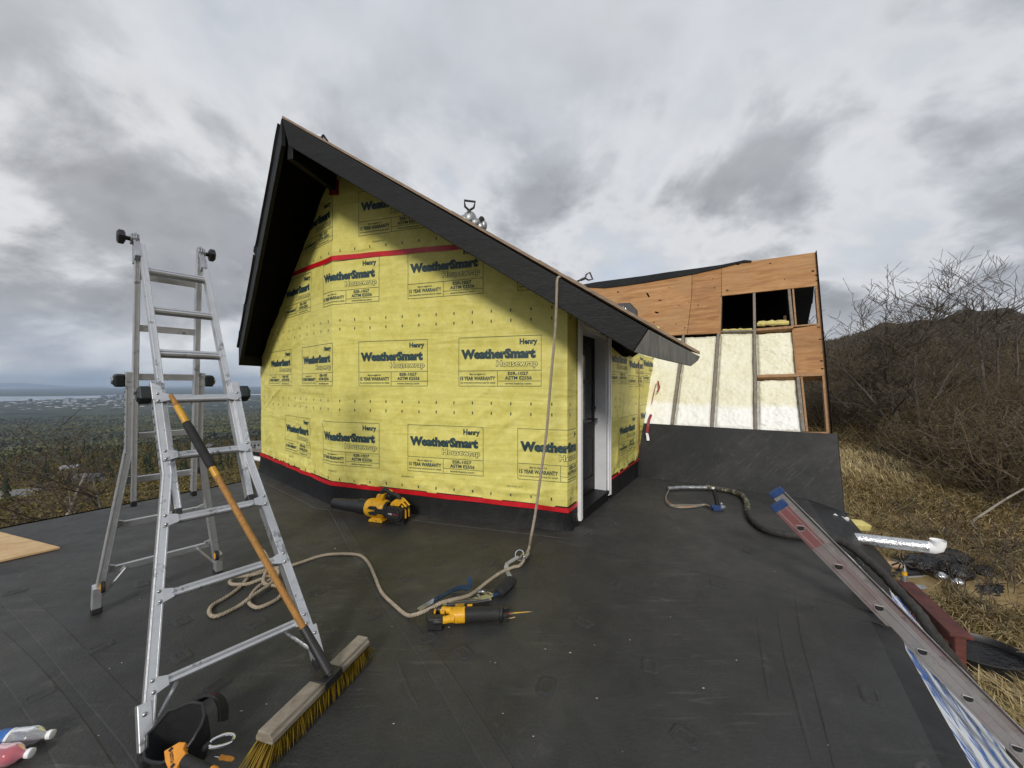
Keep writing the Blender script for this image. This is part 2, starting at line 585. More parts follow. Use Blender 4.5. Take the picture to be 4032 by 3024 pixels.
M['lumber_grey'] = mat_ply('weathered_lumber', (0.115, 0.095, 0.075), (0.205, 0.175, 0.14), (0.30, 0.265, 0.215), True, 'z', sc=2.0)
M['foam'] = mat_foam()
M['alu'] = mat_alu('ladder_aluminium')
M['alu_rung'] = mat_alu('ladder_rung_aluminium', (0.60, 0.61, 0.62), (0.11, 0.11, 0.115), 0.36, 0.85)
M['alu_old'] = mat_alu('weathered_aluminium', (0.30, 0.285, 0.28), (0.15, 0.14, 0.14), 0.5, 0.5, tint=(0.21, 0.115, 0.115), metal=0.35)
M['alu_red'] = mat_alu('red_stained_aluminium', (0.27, 0.135, 0.135), (0.20, 0.06, 0.06), 0.5, 0.7, tint=(0.24, 0.05, 0.055), metal=0.3)
M['steel'] = plain('galvanised_steel', (0.42, 0.43, 0.44), 0.35, 0.9, 0.25, 14)
M['chrome'] = plain('bright_steel', (0.70, 0.71, 0.72), 0.16, 1.0, 0.12, 10, bump=0)
M['blue_steel'] = plain('blue_steel', (0.025, 0.055, 0.115), 0.4, 0.6, 0.3, 18)
M['dark_steel'] = plain('dark_steel', (0.10, 0.105, 0.11), 0.42, 0.8, 0.3, 18)
M['black_plastic'] = plain('black_plastic', (0.014, 0.014, 0.015), 0.48, var=0.3, vs=20, bump=0.2, bs=180, bd=0.002)
M['black_rubber'] = plain('black_rubber', (0.012, 0.012, 0.012), 0.7, var=0.3, vs=20, bump=0.3, bs=140)
M['green_plastic'] = plain('dark_green_plastic', (0.008, 0.014, 0.013), 0.4, var=0.3, vs=20, bump=0.2, bs=120)
M['yellow_plastic'] = plain('yellow_plastic', (0.72, 0.37, 0.012), 0.42, var=0.18, vs=16, bump=0.15, bs=120, bd=0.002, dirt=(0.32, 0.17, 0.02))
M['orange_plastic'] = plain('orange_plastic', (0.68, 0.27, 0.025), 0.45, var=0.15, vs=20, bump=0.15, bs=100, bd=0.002)
M['yellow_paint'] = plain('yellow_paint_worn', (0.52, 0.27, 0.015), 0.4, var=0.25, vs=12, bump=0.2, bs=60)
M['handle_wood'] = mat_ply('handle_wood', (0.20, 0.088, 0.018), (0.345, 0.165, 0.035), (0.44, 0.225, 0.055), False, 'z', sc=5.0)
M['broom_wood'] = mat_ply('broom_wood', (0.14, 0.115, 0.085), (0.25, 0.215, 0.165), (0.34, 0.30, 0.24), False, 'x', sc=5.0)
M['bristle'] = mat_leaf('bristles', [(0.19, 0.125, 0.012), (0.29, 0.195, 0.02), (0.13, 0.082, 0.010)], 0.5)
M['rope'] = plain('rope_fibre', (0.33, 0.275, 0.205), 0.9, var=0.25, vs=30, bump=0.6, bs=260, bd=0.003, dirt=(0.26, 0.21, 0.155))
M['nylon'] = plain('black_nylon', (0.011, 0.011, 0.012), 0.8, var=0.4, vs=20, bump=0.6, bs=180)
M['webbing'] = plain('grey_webbing', (0.30, 0.30, 0.29), 0.8, var=0.25, vs=30, bump=0.4, bs=200)
M['red_web'] = plain('red_webbing', (0.20, 0.022, 0.022), 0.8, var=0.3, vs=20, bump=0.4, bs=180)
M['white_trim'] = plain('white_trim', (0.74, 0.74, 0.75), 0.4, var=0.06, vs=6, bump=0.08, bs=40)
M['jamb'] = plain('primed_jamb', (0.60, 0.61, 0.63), 0.5, var=0.08, vs=6, bump=0.08, bs=40)
M['door_black'] = plain('black_door_paint', (0.009, 0.009, 0.010), 0.5, var=0.2, vs=6, bump=0.05, bs=40, spec=0.2)
M['white_plastic'] = plain('white_pvc', (0.80, 0.80, 0.80), 0.3, var=0.05, vs=6, bump=0)
M['foil'] = plain('foil_tape', (0.66, 0.67, 0.68), 0.22, 0.95, 0.25, 22, bump=0.9, bs=34, bd=0.012)
M['foil_dull'] = plain('dull_foil_tape', (0.33, 0.335, 0.34), 0.4, 0.8, 0.3, 22, bump=0.7, bs=40, bd=0.008)
M['hose'] = plain('hose_cover', (0.030, 0.028, 0.024), 0.75, var=0.4, vs=9, bump=0.7, bs=42, bd=0.01)
M['hose_foamy'] = plain('hose_cover_foamy', (0.055, 0.050, 0.038), 0.7, var=0.4, vs=9, bump=0.7, bs=42, bd=0.01, dirt=(0.48, 0.44, 0.27))
M['line_grey'] = plain('grey_fluid_line', (0.20, 0.19, 0.16), 0.5, var=0.25, vs=30, bump=0.1)
M['line_orange'] = plain('orange_fluid_line', (0.36, 0.17, 0.07), 0.5, var=0.25, vs=30, bump=0.1)
M['red_wood'] = plain('red_stained_wood', (0.085, 0.019, 0.013), 0.65, var=0.35, vs=5, bump=0.4, bs=20, grain=(1, 1, 4))
M['blue_cap'] = plain('blue_rubber', (0.018, 0.050, 0.16), 0.55, var=0.3, vs=24, bump=0.3)
M['insul'] = plain('yellow_insulation', (0.66, 0.56, 0.20), 0.9, var=0.25, vs=9, bump=1.0, bs=40, bd=0.02)
M['cardboard'] = plain('cardboard', (0.40, 0.28, 0.16), 0.8, var=0.15, vs=6)
M['tarp'] = plain('black_plastic_sheet', (0.008, 0.008, 0.009), 0.22, var=0.3, vs=4, bump=1.0, bs=7, bd=0.05)
M['grey_paper'] = plain('grey_sheet', (0.34, 0.35, 0.36), 0.7, var=0.2, vs=5)
M['label_white'] = plain('white_label', (0.70, 0.70, 0.70), 0.5, var=0.15, vs=30, bump=0)
M['label_blue'] = plain('blue_label', (0.03, 0.12, 0.40), 0.4, var=0.15, vs=20, bump=0)
M['ink'] = plain('black_ink', (0.012, 0.012, 0.012), 0.5, var=0.1, bump=0)
M['ink_yellow'] = plain('yellow_ink', (0.70, 0.40, 0.03), 0.5, var=0.1, bump=0)
M['ink_red'] = plain('red_ink', (0.55, 0.02, 0.03), 0.5, var=0.1, bump=0)
M['blueprint'] = plain('blue_print', (0.020, 0.115, 0.42), 0.5, var=0.2, vs=10, bump=0)
M['white_wrap'] = plain('white_underlayment', (0.66, 0.70, 0.73), 0.6, var=0.08, vs=20, bump=0.3, bs=160)
M['glass_dark'] = plain('dark_pane', (0.012, 0.013, 0.015), 0.05, var=0.1, bump=0)
def mat_clear(name, col, rough=0.08, tr=1.0):
    m, t, b = newmat(name)
    N = NT(t)
    co = N.coords('Object')
    N.put(b.inputs['Base Color'], N.ramp(N.noise(co, 14, 4), [(0.3, tuple(x * 0.9 for x in col)), (0.7, col)]))
    b.inputs['Roughness'].default_value = rough
    b.inputs['Transmission Weight'].default_value = tr
    b.inputs['IOR'].default_value = 1.3
    return m
M['pet'] = mat_clear('clear_bottle_plastic', (0.90, 0.93, 0.95), 0.12, 0.8)
M['juice'] = mat_clear('red_juice', (0.50, 0.015, 0.03), 0.1, 0.3)
M['pet_pink'] = mat_clear('pink_bottle_plastic', (0.85, 0.30, 0.36), 0.1, 0.6)

def text_mesh(body, bold=0.0, res=2):
    cu = bpy.data.curves.new('t', 'FONT')
    cu.body = body
    cu.size = 1.0
    cu.offset = bold
    cu.resolution_u = res
    ob = bpy.data.objects.new('t', cu)
    COL.objects.link(ob)
    bpy.context.view_layer.update()
    dg = bpy.context.evaluated_depsgraph_get()
    me = bpy.data.meshes.new_from_object(ob.evaluated_get(dg))
    vs = [(v.co.x, v.co.y) for v in me.vertices]
    fs = [tuple(p.vertices) for p in me.polygons]
    bpy.data.objects.remove(ob, do_unlink=True)
    bpy.data.curves.remove(cu)
    bpy.data.meshes.remove(me)
    return vs, fs
def fit(vs, x0, x1, y0, y1, ref=None):
    ref = ref or vs
    ax = min(p[0] for p in ref); bx = max(p[0] for p in ref)
    ay = min(p[1] for p in ref); by = max(p[1] for p in ref)
    return [(x0 + (p[0] - ax) / (bx - ax) * (x1 - x0), y0 + (p[1] - ay) / (by - ay) * (y1 - y0)) for p in vs]
def text_on(mb, body, o, ax, ay, w, h, bold=0.02, lift=0.0015):
    """flat lettering centred at o, running along ax with letters' up = ay"""
    vs, fs = text_mesh(body, bold)
    vs = fit(vs, -w / 2, w / 2, -h / 2, h / 2)
    n = V(ax).cross(V(ay)).normalized()
    mb.add([V(o) + V(ax) * a + V(ay) * b + n * lift for a, b in vs], fs)
# ------------------------------------------------------------------ terrain
def prof(d, pts):
    if d <= pts[0][0]:
        return pts[0][1]
    for (a, za), (b, zb) in zip(pts, pts[1:]):
        if d <= b:
            t = (math.log(d) - math.log(a)) / (math.log(b) - math.log(a))
            return za + (zb - za) * t
    return pts[-1][1]
PLAIN = -450.0
LEFT_P = [(6, -3.0), (15, -5.0), (30, -8.5), (58, -13.0), (147, -28), (440, -70), (880, -110), (1760, -180), (3700, -292), (5900, -385), (9000, PLAIN), (70000, PLAIN)]
RIGHT_P = [(6, -2.6), (9, -2.55), (12.5, -2.1), (17, -1.4), (23, -0.8), (34, 0.3), (54, 2.0), (100, 5.5), (250, 16), (500, 38)]
def hill(d, th):
    z = prof(d, RIGHT_P)
    if d > 250:
        k = lerp(0.066, 0.105, sstep(36, 50, th)) + 0.006 * math.sin(th * 0.9) + 0.004 * math.sin(th * 2.3 + 1)
        top = 1400 * k
        t = sstep(250, 1400, d)
        z = lerp(prof(min(d, 500), RIGHT_P), top, t ** 0.9)
        if d > 1400:
            z = top * (1 - sstep(1400, 5000, d)) + PLAIN * sstep(1400, 9000, d)
    return z
def ground_z(x, y):
    d = max(1.0, math.hypot(x, y))
    th = math.degrees(math.atan2(x, y))
    w = sstep(-24, 30, th) if -120 < th < 150 else (1 - sstep(150, 180, abs(th)) * 0.5 if th > 0 else sstep(120, 180, -th) * 0.5)
    zl = prof(d, LEFT_P)
    zr = hill(d, th)
    z = lerp(zl, zr, w)
    amp = min(6.0, 0.012 * d) * (1 - sstep(5000, 9000, d) * (1 - w))
    z += amp * noise.fractal((x * 0.9 / max(8, d * 0.25), y * 0.9 / max(8, d * 0.25), 3.3), 0.7, 2.0, 4)
    return z
def make_terrain():
    rings = [2.0]
    while rings[-1] < 62000:
        rings.append(rings[-1] * 1.072)
    ths = list(np.linspace(-180, -64, 30)) + list(np.linspace(-62, 62, 250)) + list(np.linspace(64, 178, 29))
    n = len(ths)
    vs = []; fs = []
    for r in rings:
        for t in ths:
            x, y = r * math.sin(R(t)), r * math.cos(R(t))
            vs.append((x, y, ground_z(x, y)))
    for i in range(len(rings) - 1):
        for k in range(n):
            k2 = (k + 1) % n
            fs.append((i * n + k, (i + 1) * n + k, (i + 1) * n + k2, i * n + k2))
    fs.append(tuple(range(n)))
    m, t, b = newmat('ground_cover')
    N = NT(t)
    co = N.coords('Object')
    ln = N.n('ShaderNodeVectorMath', operation='LENGTH')
    t.links.new(co, ln.inputs[0])
    dist = N.math('LOGARITHM', ln.outputs['Value'], 10.0)
    d01 = N.math('DIVIDE', dist, 5.0)                      # 10 m = .2, 100 m = .4, 1 km = .6, 10 km = .8
    sp = N.n('ShaderNodeSeparateXYZ'); t.links.new(co, sp.inputs[0])
    right = N.ramp(N.math('DIVIDE', sp.outputs[0], N.math('ADD', ln.outputs['Value'], 0.01)), [(0.0, 0.0), (0.55, 0.0), (0.62, 1.0)])
    # near right: dry straw, dark litter under the scrub
    straw = N.ramp(N.noise(co, 2.2, 8, 0.7, 0.8), [(0.3, (0.15, 0.105, 0.046)), (0.5, (0.28, 0.205, 0.10)), (0.7, (0.38, 0.295, 0.155))])
    straw = N.mix(N.ramp(N.noise(co, 0.35, 5, 0.6), [(0.55, 0.0), (0.66, 0.6)]), straw, (0.055, 0.065, 0.018))
    litter = N.ramp(N.noise(co, 1.1, 7, 0.7), [(0.3, (0.06, 0.046, 0.030)), (0.7, (0.14, 0.108, 0.068))])
    near = N.mix(N.ramp(N.math('ADD', d01, N.math('MULTIPLY', N.noise(co, 0.16, 4), 0.03)), [(0.258, 0.0), (0.275, 1.0)]), straw, litter)
    heath = N.ramp(N.noise(co, 0.05, 9, 0.75), [(0.3, (0.030, 0.027, 0.022)), (0.55, (0.062, 0.052, 0.040)), (0.7, (0.10, 0.086, 0.064))])
    snow = N.ramp(N.noise(co, 0.013, 6, 0.75, 0.6), [(0.69, 0.0), (0.71, 1.0)])
    heath = N.mix(N.math('MULTIPLY', snow, N.ramp(d01, [(0.60, 0.0), (0.61, 1.0)])), heath, (0.62, 0.64, 0.67))
    rcol = N.mix(N.ramp(d01, [(0.42, 0.0), (0.52, 1.0)]), near, heath)
    # left: brush slope, spruce, then banded lowland forest
    brush = N.ramp(N.noise(co, 0.09, 8, 0.72), [(0.32, (0.030, 0.026, 0.010)), (0.5, (0.075, 0.062, 0.020)), (0.68, (0.125, 0.098, 0.036))])
    cof = N.coords('Object', scale=(1, 1, 0.2))
    wood = N.ramp(N.noise(cof, 0.016, 9, 0.74), [(0.33, (0.012, 0.016, 0.010)), (0.5, (0.036, 0.042, 0.020)), (0.68, (0.080, 0.082, 0.038))])
    bands = N.ramp(N.noise(N.coords('Object', scale=(0.00045, 0.0016, 0.0)), 1.0, 9, 0.70, 0.4), [(0.38, (0.012, 0.017, 0.018)), (0.47, (0.030, 0.037, 0.026)), (0.55, (0.075, 0.082, 0.042)), (0.63, (0.045, 0.05, 0.034))])
    wood = N.mix(N.ramp(d01, [(0.62, 0.15), (0.70, 0.8)]), wood, bands)
    bright = N.voro(N.coords('Object', scale=(0.0006, 0.0022, 0.0)), 2.4)
    town = N.math('MULTIPLY', N.ramp(bright, [(0.05, 1.0), (0.22, 0.0)]), N.ramp(d01, [(0.735, 0.0), (0.765, 0.9), (0.82, 0.9), (0.83, 0.0)]))
    town = N.math('MULTIPLY', town, N.ramp(N.noise(N.coords('Object', scale=(0.002, 0.006, 0.0)), 1.5, 5, 0.7), [(0.46, 0.0), (0.56, 1.0)]))
    wood = N.mix(town, wood, (0.42, 0.40, 0.38))
    lcol = N.mix(N.ramp(d01, [(0.52, 0.0), (0.60, 1.0)]), brush, wood)
    N.put(b.inputs['Base Color'], N.mix(right, lcol, rcol))
    b.inputs['Roughness'].default_value = 0.95
    b.inputs['Specular IOR Level'].default_value = 0.1
    N.put(b.inputs['Normal'], N.bump(N.noise(co, 3.0, 6, 0.65), 0.6, 0.05))
    mb = MB(); mb.add(vs, fs)
    o = mb.build('ground', m, smooth='all')
    o['kind'] = 'structure'; o['label'] = 'hillside falling to a wooded plain and rising to scrub'
make_terrain()

def make_water():
    z = PLAIN + 3.0
    near = [(-500, 1592), (-200, 1586), (0, 1580), (120, 1577), (230, 1571), (330, 1569), (430, 1565), (520, 1560), (640, 1559), (800, 1558), (900, 1556.5), (1050, 1555.5)]
    far = [(1050, 1551), (900, 1551.5), (760, 1552.5), (600, 1553), (450, 1556), (300, 1559), (150, 1560.5), (0, 1561), (-300, 1562), (-500, 1563)]
    pts = [G(x, y, z) for x, y in near + far]
    m, t, b = newmat('inlet_water')
    N = NT(t)
    N.put(b.inputs['Base Color'], N.ramp(N.noise(N.coords('Object', scale=(0.0002, 0.0008, 0)), 2.0, 5), [(0.3, (0.16, 0.19, 0.22)), (0.7, (0.24, 0.265, 0.29))]))
    b.inputs['Roughness'].default_value = 0.12
    mb = MB(); mb.add(pts, [tuple(range(len(pts)))])
    o = mb.build('water', m); o['kind'] = 'structure'; o['label'] = 'pale inlet beyond the town'
make_water()

def make_mountains():
    m = plain('far_mountain', (0.055, 0.070, 0.090), 0.9, var=0.35, vs=0.0006, bump=0)
    def ridge(name, depth, pts, back):
        mb = MB()
        P = []
        for x, y in pts:
            P.append((U(x, y, depth)))
        n = len(P)
        def fn(u, v):
            q = u * (n - 1); i = min(n - 2, int(q)); f = q - i
            top = P[i].lerp(P[i + 1], f)
            h = top.z - PLAIN
            prof_ = math.sin(math.pi * v) ** 0.9
            off = (v - 0.5) * back
            e = noise.fractal((top.x * 0.0004, off * 0.0006, 2.0), 0.8, 2.0, 4) * 0.10 * h * math.sin(math.pi * v)
            return V((top.x * (1 + off / depth), top.y + off, PLAIN - 30 + (h + 30) * prof_ + e))
        mb.grid(fn, 90, 12)
        o = mb.build(name, m, smooth='all'); o['kind'] = 'structure'
        return o
    ridge('mountain_ridge', 52000, [(-700, 1512), (-350, 1505), (-150, 1509), (-60, 1506), (0, 1508), (60, 1507), (120, 1510), (180, 1514), (240, 1519), (330, 1524), (420, 1526)], 12000)['label'] = 'blue snow-dusted mountain ridge across the inlet'
    ridge('far_hills', 58000, [(330, 1524), (420, 1521), (520, 1523), (700, 1521.5), (850, 1520), (1000, 1522), (1100, 1521), (1300, 1522)], 6000)['label'] = 'low blue hills along the horizon'
make_mountains()

# ------------------------------------------------------------------ geometry of the building, metres
A = V((-4.31, 6.60, 0)); B = V((-2.25, 4.81, 0)); C = V((0.566, 3.93, 0))
DCD = V((0.528, 0.849, 0)).normalized()
DBC = (C - B).normalized(); LBC = (C - B).length
DBA = (A - B).normalized(); LAB = (A - B).length
NBC = V((DBC.y, -DBC.x, 0)); NAB = V((-DBA.y, DBA.x, 0)); NCD = V((DCD.y, -DCD.x, 0))
if NAB.dot(V((0, -1, 0))) < 0: NAB = -NAB
if NBC.dot(V((0, -1, 0))) < 0: NBC = -NBC
APEX = V((-2.42, 4.05, 4.30))
GR = V((0.221, 0.975, 0)).normalized()               # ridge direction, away from the camera
PR = V((GR.y, -GR.x, 0))                             # across the ridge, to the right
MR, ML = 0.631, 0.925                                # roof slopes right / left
def roof_z(p):
    q = (V((p[0], p[1], 0)) - V((APEX.x, APEX.y, 0))).dot(PR)
    return APEX.z - (MR * q if q >= 0 else -ML * q)
HR = V((0.975, -0.222, 0)).normalized()              # right rake, in plan
REND = V((-4.40, 6.19, 2.08))                        # lower end of the left rake, top edge
EDGE0 = V((2.29, 2.276, 0)); EDIR = V((0.535, 0.845, 0)).normalized(); EOUT = V((EDIR.y, -EDIR.x, 0))
TW0 = V((2.13, 6.22, 0)); TA = V((0.83, -0.557, 0)).normalized(); TB = V((0.557, 0.83, 0)).normalized()
TL = R(32)
TU = TB * math.sin(TL) + V((0, 0, math.cos(TL)))     # up the leaning wall
TN = -TB * math.cos(TL) + V((0, 0, math.sin(TL)))    # out of the leaning wall, to the camera
def TP(x, y, off=0.0):
    """point of the leaning tower wall seen at full-size pixel x,y"""
    return onplane(x, y, TW0 + TN * off, TN)
def T6(x, y, off=0.0):
    return TP(2200 + x * 0.5425, 950 + y * 0.5425, off)

# ------------------------------------------------------------------ roof deck
LE0 = V((-5.34, 4.01, 0)); LED = V((0.521, 0.854, 0)).normalized()
deck = [LE0 - LED * 9.0, LE0, LE0 + LED * 2.3, LE0 + LED * 5.2, V((1.5, 8.6, 0)), TW0 + TB * 0.9, TW0 + TA * 2.10 + TB * 0.30, TW0 + TA * 2.10, EDGE0 + EDIR * 2.2 - EOUT * 0.10, EDGE0 - EOUT * 0.10, EDGE0 - EDIR * 6.0 - EOUT * 0.10]
mb = MB()
mb.add(deck, [tuple(range(len(deck)))])
roof_deck = mb.build('roof_deck', M['epdm'])
tag(roof_deck, 'flat black rubber membrane roof deck in front of the yellow wall', kind='structure')
# rolled edge on the right: the membrane breaks and runs down over the edge
mb = MB()
in_ = [TW0 + TA * 2.10, EDGE0 + EDIR * 2.2 - EOUT * 0.10, EDGE0 - EOUT * 0.10, EDGE0 - EDIR * 6.0 - EOUT * 0.10]
ou_ = [TW0 + TA * 2.46 - TB * 0.02 - V((0, 0, 0.09)), EDGE0 + EDIR * 2.2 + EOUT * 0.06 - V((0, 0, 0.045)), EDGE0 + EOUT * 0.0 - V((0, 0, 0.022)), EDGE0 - EDIR * 6.0 - V((0, 0, 0.022))]
dn = EOUT * 0.60 - V((0, 0, 0.80))
lo_ = [ou_[0] + dn * 0.75, ou_[1] + dn * 0.60, ou_[2] + dn * 0.05, ou_[3] + dn * 0.03]
mb.add(in_ + ou_ + lo_, [(0, 1, 5, 4), (1, 2, 6, 5), (2, 3, 7, 6), (4, 5, 9, 8), (5, 6, 10, 9), (6, 7, 11, 10)])
mb.build('edge_membrane', M['epdm_apron'], roof_deck)
mb = MB()
mb.prism([LE0 - LED * 9.0, LE0 + LED * 5.2, LE0 + LED * 5.2 - V((0, 0, 0.25)), LE0 - LED * 9.0 - V((0, 0, 0.25))], V((0.05, -0.03, 0)))
mb.build('edge_flashing', M['epdm_kerb'], roof_deck)
def strip(pts, w, h=0.0028, name='seam_strip', m='epdm_seam', par=roof_deck):
    """a lapped membrane strip: thin, with sloped edges"""
    mb = MB()
    P = [V(p) for p in pts]
    prev = None
    rows = []
    for i, p in enumerate(P):
        t = (P[min(i + 1, len(P) - 1)] - P[max(i - 1, 0)]).normalized()
        s = V((t.y, -t.x, 0))
        wob = 0.0
        rows += [p + s * (-w / 2 - 0.006 + wob), p + s * (-w / 2 + wob) + V((0, 0, h)), p + s * (w / 2 + wob) + V((0, 0, h)), p + s * (w / 2 + 0.006 + wob)]
    fs = []
    for i in range(len(P) - 1):
        for k in range(3):
            fs.append((i * 4 + k, i * 4 + k + 1, (i + 1) * 4 + k + 1, (i + 1) * 4 + k))
    mb.add([q + V((0, 0, 0.0008)) for q in rows], fs)
    return mb.build(name, M[m], par)
def deckline(pts, n=10):
    return catmull([G(x, y) for x, y in pts], n)
strip(deckline([(2204, 2122), (2400, 2168), (2700, 2228), (3100, 2315), (3440, 2392)]), 0.13)
strip(deckline([(3165, 2342), (3193, 2501), (3255, 2709), (3345, 3020), (3420, 3300)]), 0.10, 0.003)
strip(deckline([(60, 2360), (173, 2468), (380, 2700), (579, 2923), (720, 3150)]), 0.11)
strip(deckline([(-150, 2420), (29, 2590), (200, 2800), (340, 3024), (450, 3250)]), 0.11)
strip(deckline([(1308, 2000), (1480, 2290), (1700, 2600), (1980, 3050)]), 0.09, 0.003)
strip([TW0 + TA * t - TB * 0.13 for t in np.linspace(0.02, 2.1, 14)], 0.16)
off = 0.11
strip([A + NAB * off + DBA * 0.2, (A + B) / 2 + NAB * off, B + (NAB + NBC).normalized() * off, (B + C) / 2 + NBC * off, C + (NBC + NCD).normalized() * off * 1.25, C + DCD * 0.15 + NCD * off], 0.20, 0.005)
# wrinkles in the sheet on the right
for pts in ([(3060, 2400), (3090, 2560), (3150, 2800), (3200, 3000)], [(2980, 2430), (3010, 2600), (3030, 2760)], [(3330, 2420), (3420, 2440), (3500, 2470)], [(1560, 2590), (1600, 2700), (1650, 2790)], [(2360, 2300), (2520, 2340), (2700, 2380)]):
    P = deckline(pts, 6)
    mb = MB()
    mb.tube([p + V((0, 0, 0.0005)) for p in P], [0.014 * (0.3 + 0.7 * math.sin(math.pi * min(0.98, max(0.02, i / (len(P) - 1))))) for i in range(len(P))], 8, flat=0.30)
    mb.build('membrane_wrinkle', M['epdm_seam'], roof_deck, smooth=True)
# fastening plates telegraphing through the membrane
plate_px = [(716, 2446), (394, 2547), (853, 2699), (716, 2583), (1013, 2453), (152, 2742), (1468, 2417), (1588, 2160), (1726, 2215), (1900, 2150), (1599, 2274), (1683, 2513), (1824, 2567), (1927, 2215), (1433, 2242), (2300, 2450), (2560, 2620), (2150, 2700), (2830, 2300), (2420, 2300), (1380, 2620), (2700, 2900), (3430, 2740), (1250, 2330), (560, 2300), (60, 2330), (2950, 2170)]
pm = None
for i, (x, y) in enumerate(plate_px):
    p = G(x, y)
    if pm is None:
        mb = MB()
        def ring(hx, hy, z, c=0.3):
            return [V((sx * hx * (1 if k else 1 - c), sy * hy * (1 - c if k else 1), z)) for sx, sy, k in ((1, 1, 1), (1, 1, 0), (-1, 1, 0), (-1, 1, 1), (-1, -1, 1), (-1, -1, 0), (1, -1, 0), (1, -1, 1))]
        lv = [ring(0.062, 0.046, 0.0006), ring(0.050, 0.034, 0.0062), ring(0.036, 0.021, 0.0058), ring(0.030, 0.016, 0.0030)]
        vs = sum(lv, []); fs = []
        for a in range(3):
            for k in range(8):
                fs.append((a * 8 + k, a * 8 + (k + 1) % 8, a * 8 + 8 + (k + 1) % 8, a * 8 + 8 + k))
        fs.append(tuple(24 + k for k in range(8)))
        mb.add(vs, [f[::-1] for f in fs])
        o = mb.build('fastening_plate', M['epdm'], roof_deck)
        pm = o.data
    else:
        o = bpy.data.objects.new('fastening_plate', pm); COL.objects.link(o); o.parent = roof_deck
    o.location = p
    o.rotation_euler = (0, 0, math.atan2(EDIR.y, EDIR.x) + random.uniform(-0.25, 0.25) + (math.pi / 2 if i % 3 == 0 else 0))

# sloping wall below the right-hand edge, covered in printed white underlayment
lower = thing('lower_wall', 'sloping wall below the deck edge in white underlayment printed blue', 'wall', EDGE0 - V((0, 0, 2.5)))
def LW(t, d, lift=0.0):
    n = EOUT * 0.80 + V((0, 0, 0.60))
    return EDGE0 + EDIR * t - V((0, 0, 0.03)) - EOUT * 0.004 + dn * d + n * lift
mb = MB(); mb.add([LW(-6, 0.0, -0.01), LW(3.4, 0.0, -0.06), LW(3.4, 3.0, -0.06), LW(-6, 3.0, -0.01)], [(0, 1, 2, 3)])
sheet = mb.build('white_underlayment', M['white_wrap'], lower)
mb = MB()
tv, tf = text_mesh('blueskin', 0.03)
k = 0
for row, d in enumerate((0.06, 0.34, 0.62, 0.90)):
    for j in range(7):
        t0 = -4.4 + j * 1.02 + (row % 2) * 0.45
        w, h = 0.78, 0.15
        v2 = fit(tv, 0, w, 0, h)
        mb.add([LW(t0 + w - a, d + 0.15 - b_, 0.002) for a, b_ in v2], tf)
        mb.add([LW(t0 + q[0], d + q[1], 0.002) for q in ((0, 0.175), (w * 0.6, 0.175), (w * 0.6, 0.20), (0, 0.20))], [(0, 1, 2, 3)])
mb.build('blue_lettering', M['blueprint'], sheet)

# ------------------------------------------------------------------ gable house
house = thing('gable_house', 'gabled house wrapped in yellow housewrap with black rake boards and door', 'house', B + (C - B) * 0.5 + V((0, 1.5, 0)))
DOOR0, DOOR1, DTOP = 0.315, 1.225, 2.12              # door opening along the right wall
LCD = 5.2
def wall_pt(s, z, off=0.0):
    if s < 0:
        return B + DBA * (-s) + NAB * off + V((0, 0, z))
    if s <= LBC:
        return B + DBC * s + NBC * off + V((0, 0, z))
    return C + DCD * (s - LBC) + NCD * off + V((0, 0, z))
CREASE = []                                          # (s0, z0, s1, z1, height, width) of pulled creases and puckers
for c_ in ((1.75, 0.98, 2.20, 1.30, 0.011, 0.024), (2.05, 0.90, 2.55, 1.26, 0.012, 0.026), (2.35, 0.74, 2.86, 1.10, 0.012, 0.026), (1.15, 0.96, 1.62, 1.22, 0.009, 0.024), (0.75, 1.02, 1.05, 1.22, 0.008, 0.022), (2.55, 1.20, 2.90, 1.42, 0.008, 0.022),
           (-1.95, 2.02, -0.55, 2.50, 0.022, 0.045), (-1.75, 1.90, -0.95, 2.14, 0.016, 0.035), (-2.3, 1.25, -1.7, 1.45, 0.012, 0.03), (-1.3, 1.22, -0.6, 1.30, 0.010, 0.03), (-1.0, 0.45, -0.4, 0.95, 0.012, 0.03), (-0.7, 2.6, -0.1, 2.95, 0.010, 0.03),
           (0.05, 2.10, 0.55, 2.02, 0.009, 0.022), (0.1, 1.62, 0.38, 1.55, 0.007, 0.02), (0.05, 1.80, 0.42, 1.72, 0.007, 0.02), (1.4, 2.12, 1.9, 2.30, 0.007, 0.024), (0.3, 3.12, 0.9, 3.22, 0.010, 0.022), (1.1, 3.10, 1.6, 3.25, 0.010, 0.022), (-0.6, 3.15, -0.05, 3.24, 0.010, 0.022),
           (2.45, 0.30, 2.92, 0.46, 0.014, 0.026), (2.2, 0.34, 2.75, 0.36, 0.012, 0.02)):
    CREASE.append(c_)
_rc = random.Random(6)
for k in range(46):
    a_ = -2.6 + k * 0.122 + _rc.uniform(-0.04, 0.04); h_ = _rc.uniform(0.06, 0.20)
    CREASE.append((a_, 0.27, a_ + _rc.uniform(-0.10, 0.14), 0.30 + h_, _rc.uniform(0.007, 0.016), _rc.uniform(0.012, 0.024)))
for k in range(12):
    a_ = LBC + 1.3 + k * 0.14 + _rc.uniform(-0.05, 0.05); z_ = _rc.uniform(0.3, 1.5)
    CREASE.append((a_, z_, a_ + _rc.uniform(-0.12, 0.12), z_ + _rc.uniform(0.3, 0.8), _rc.uniform(0.008, 0.016), 0.03))
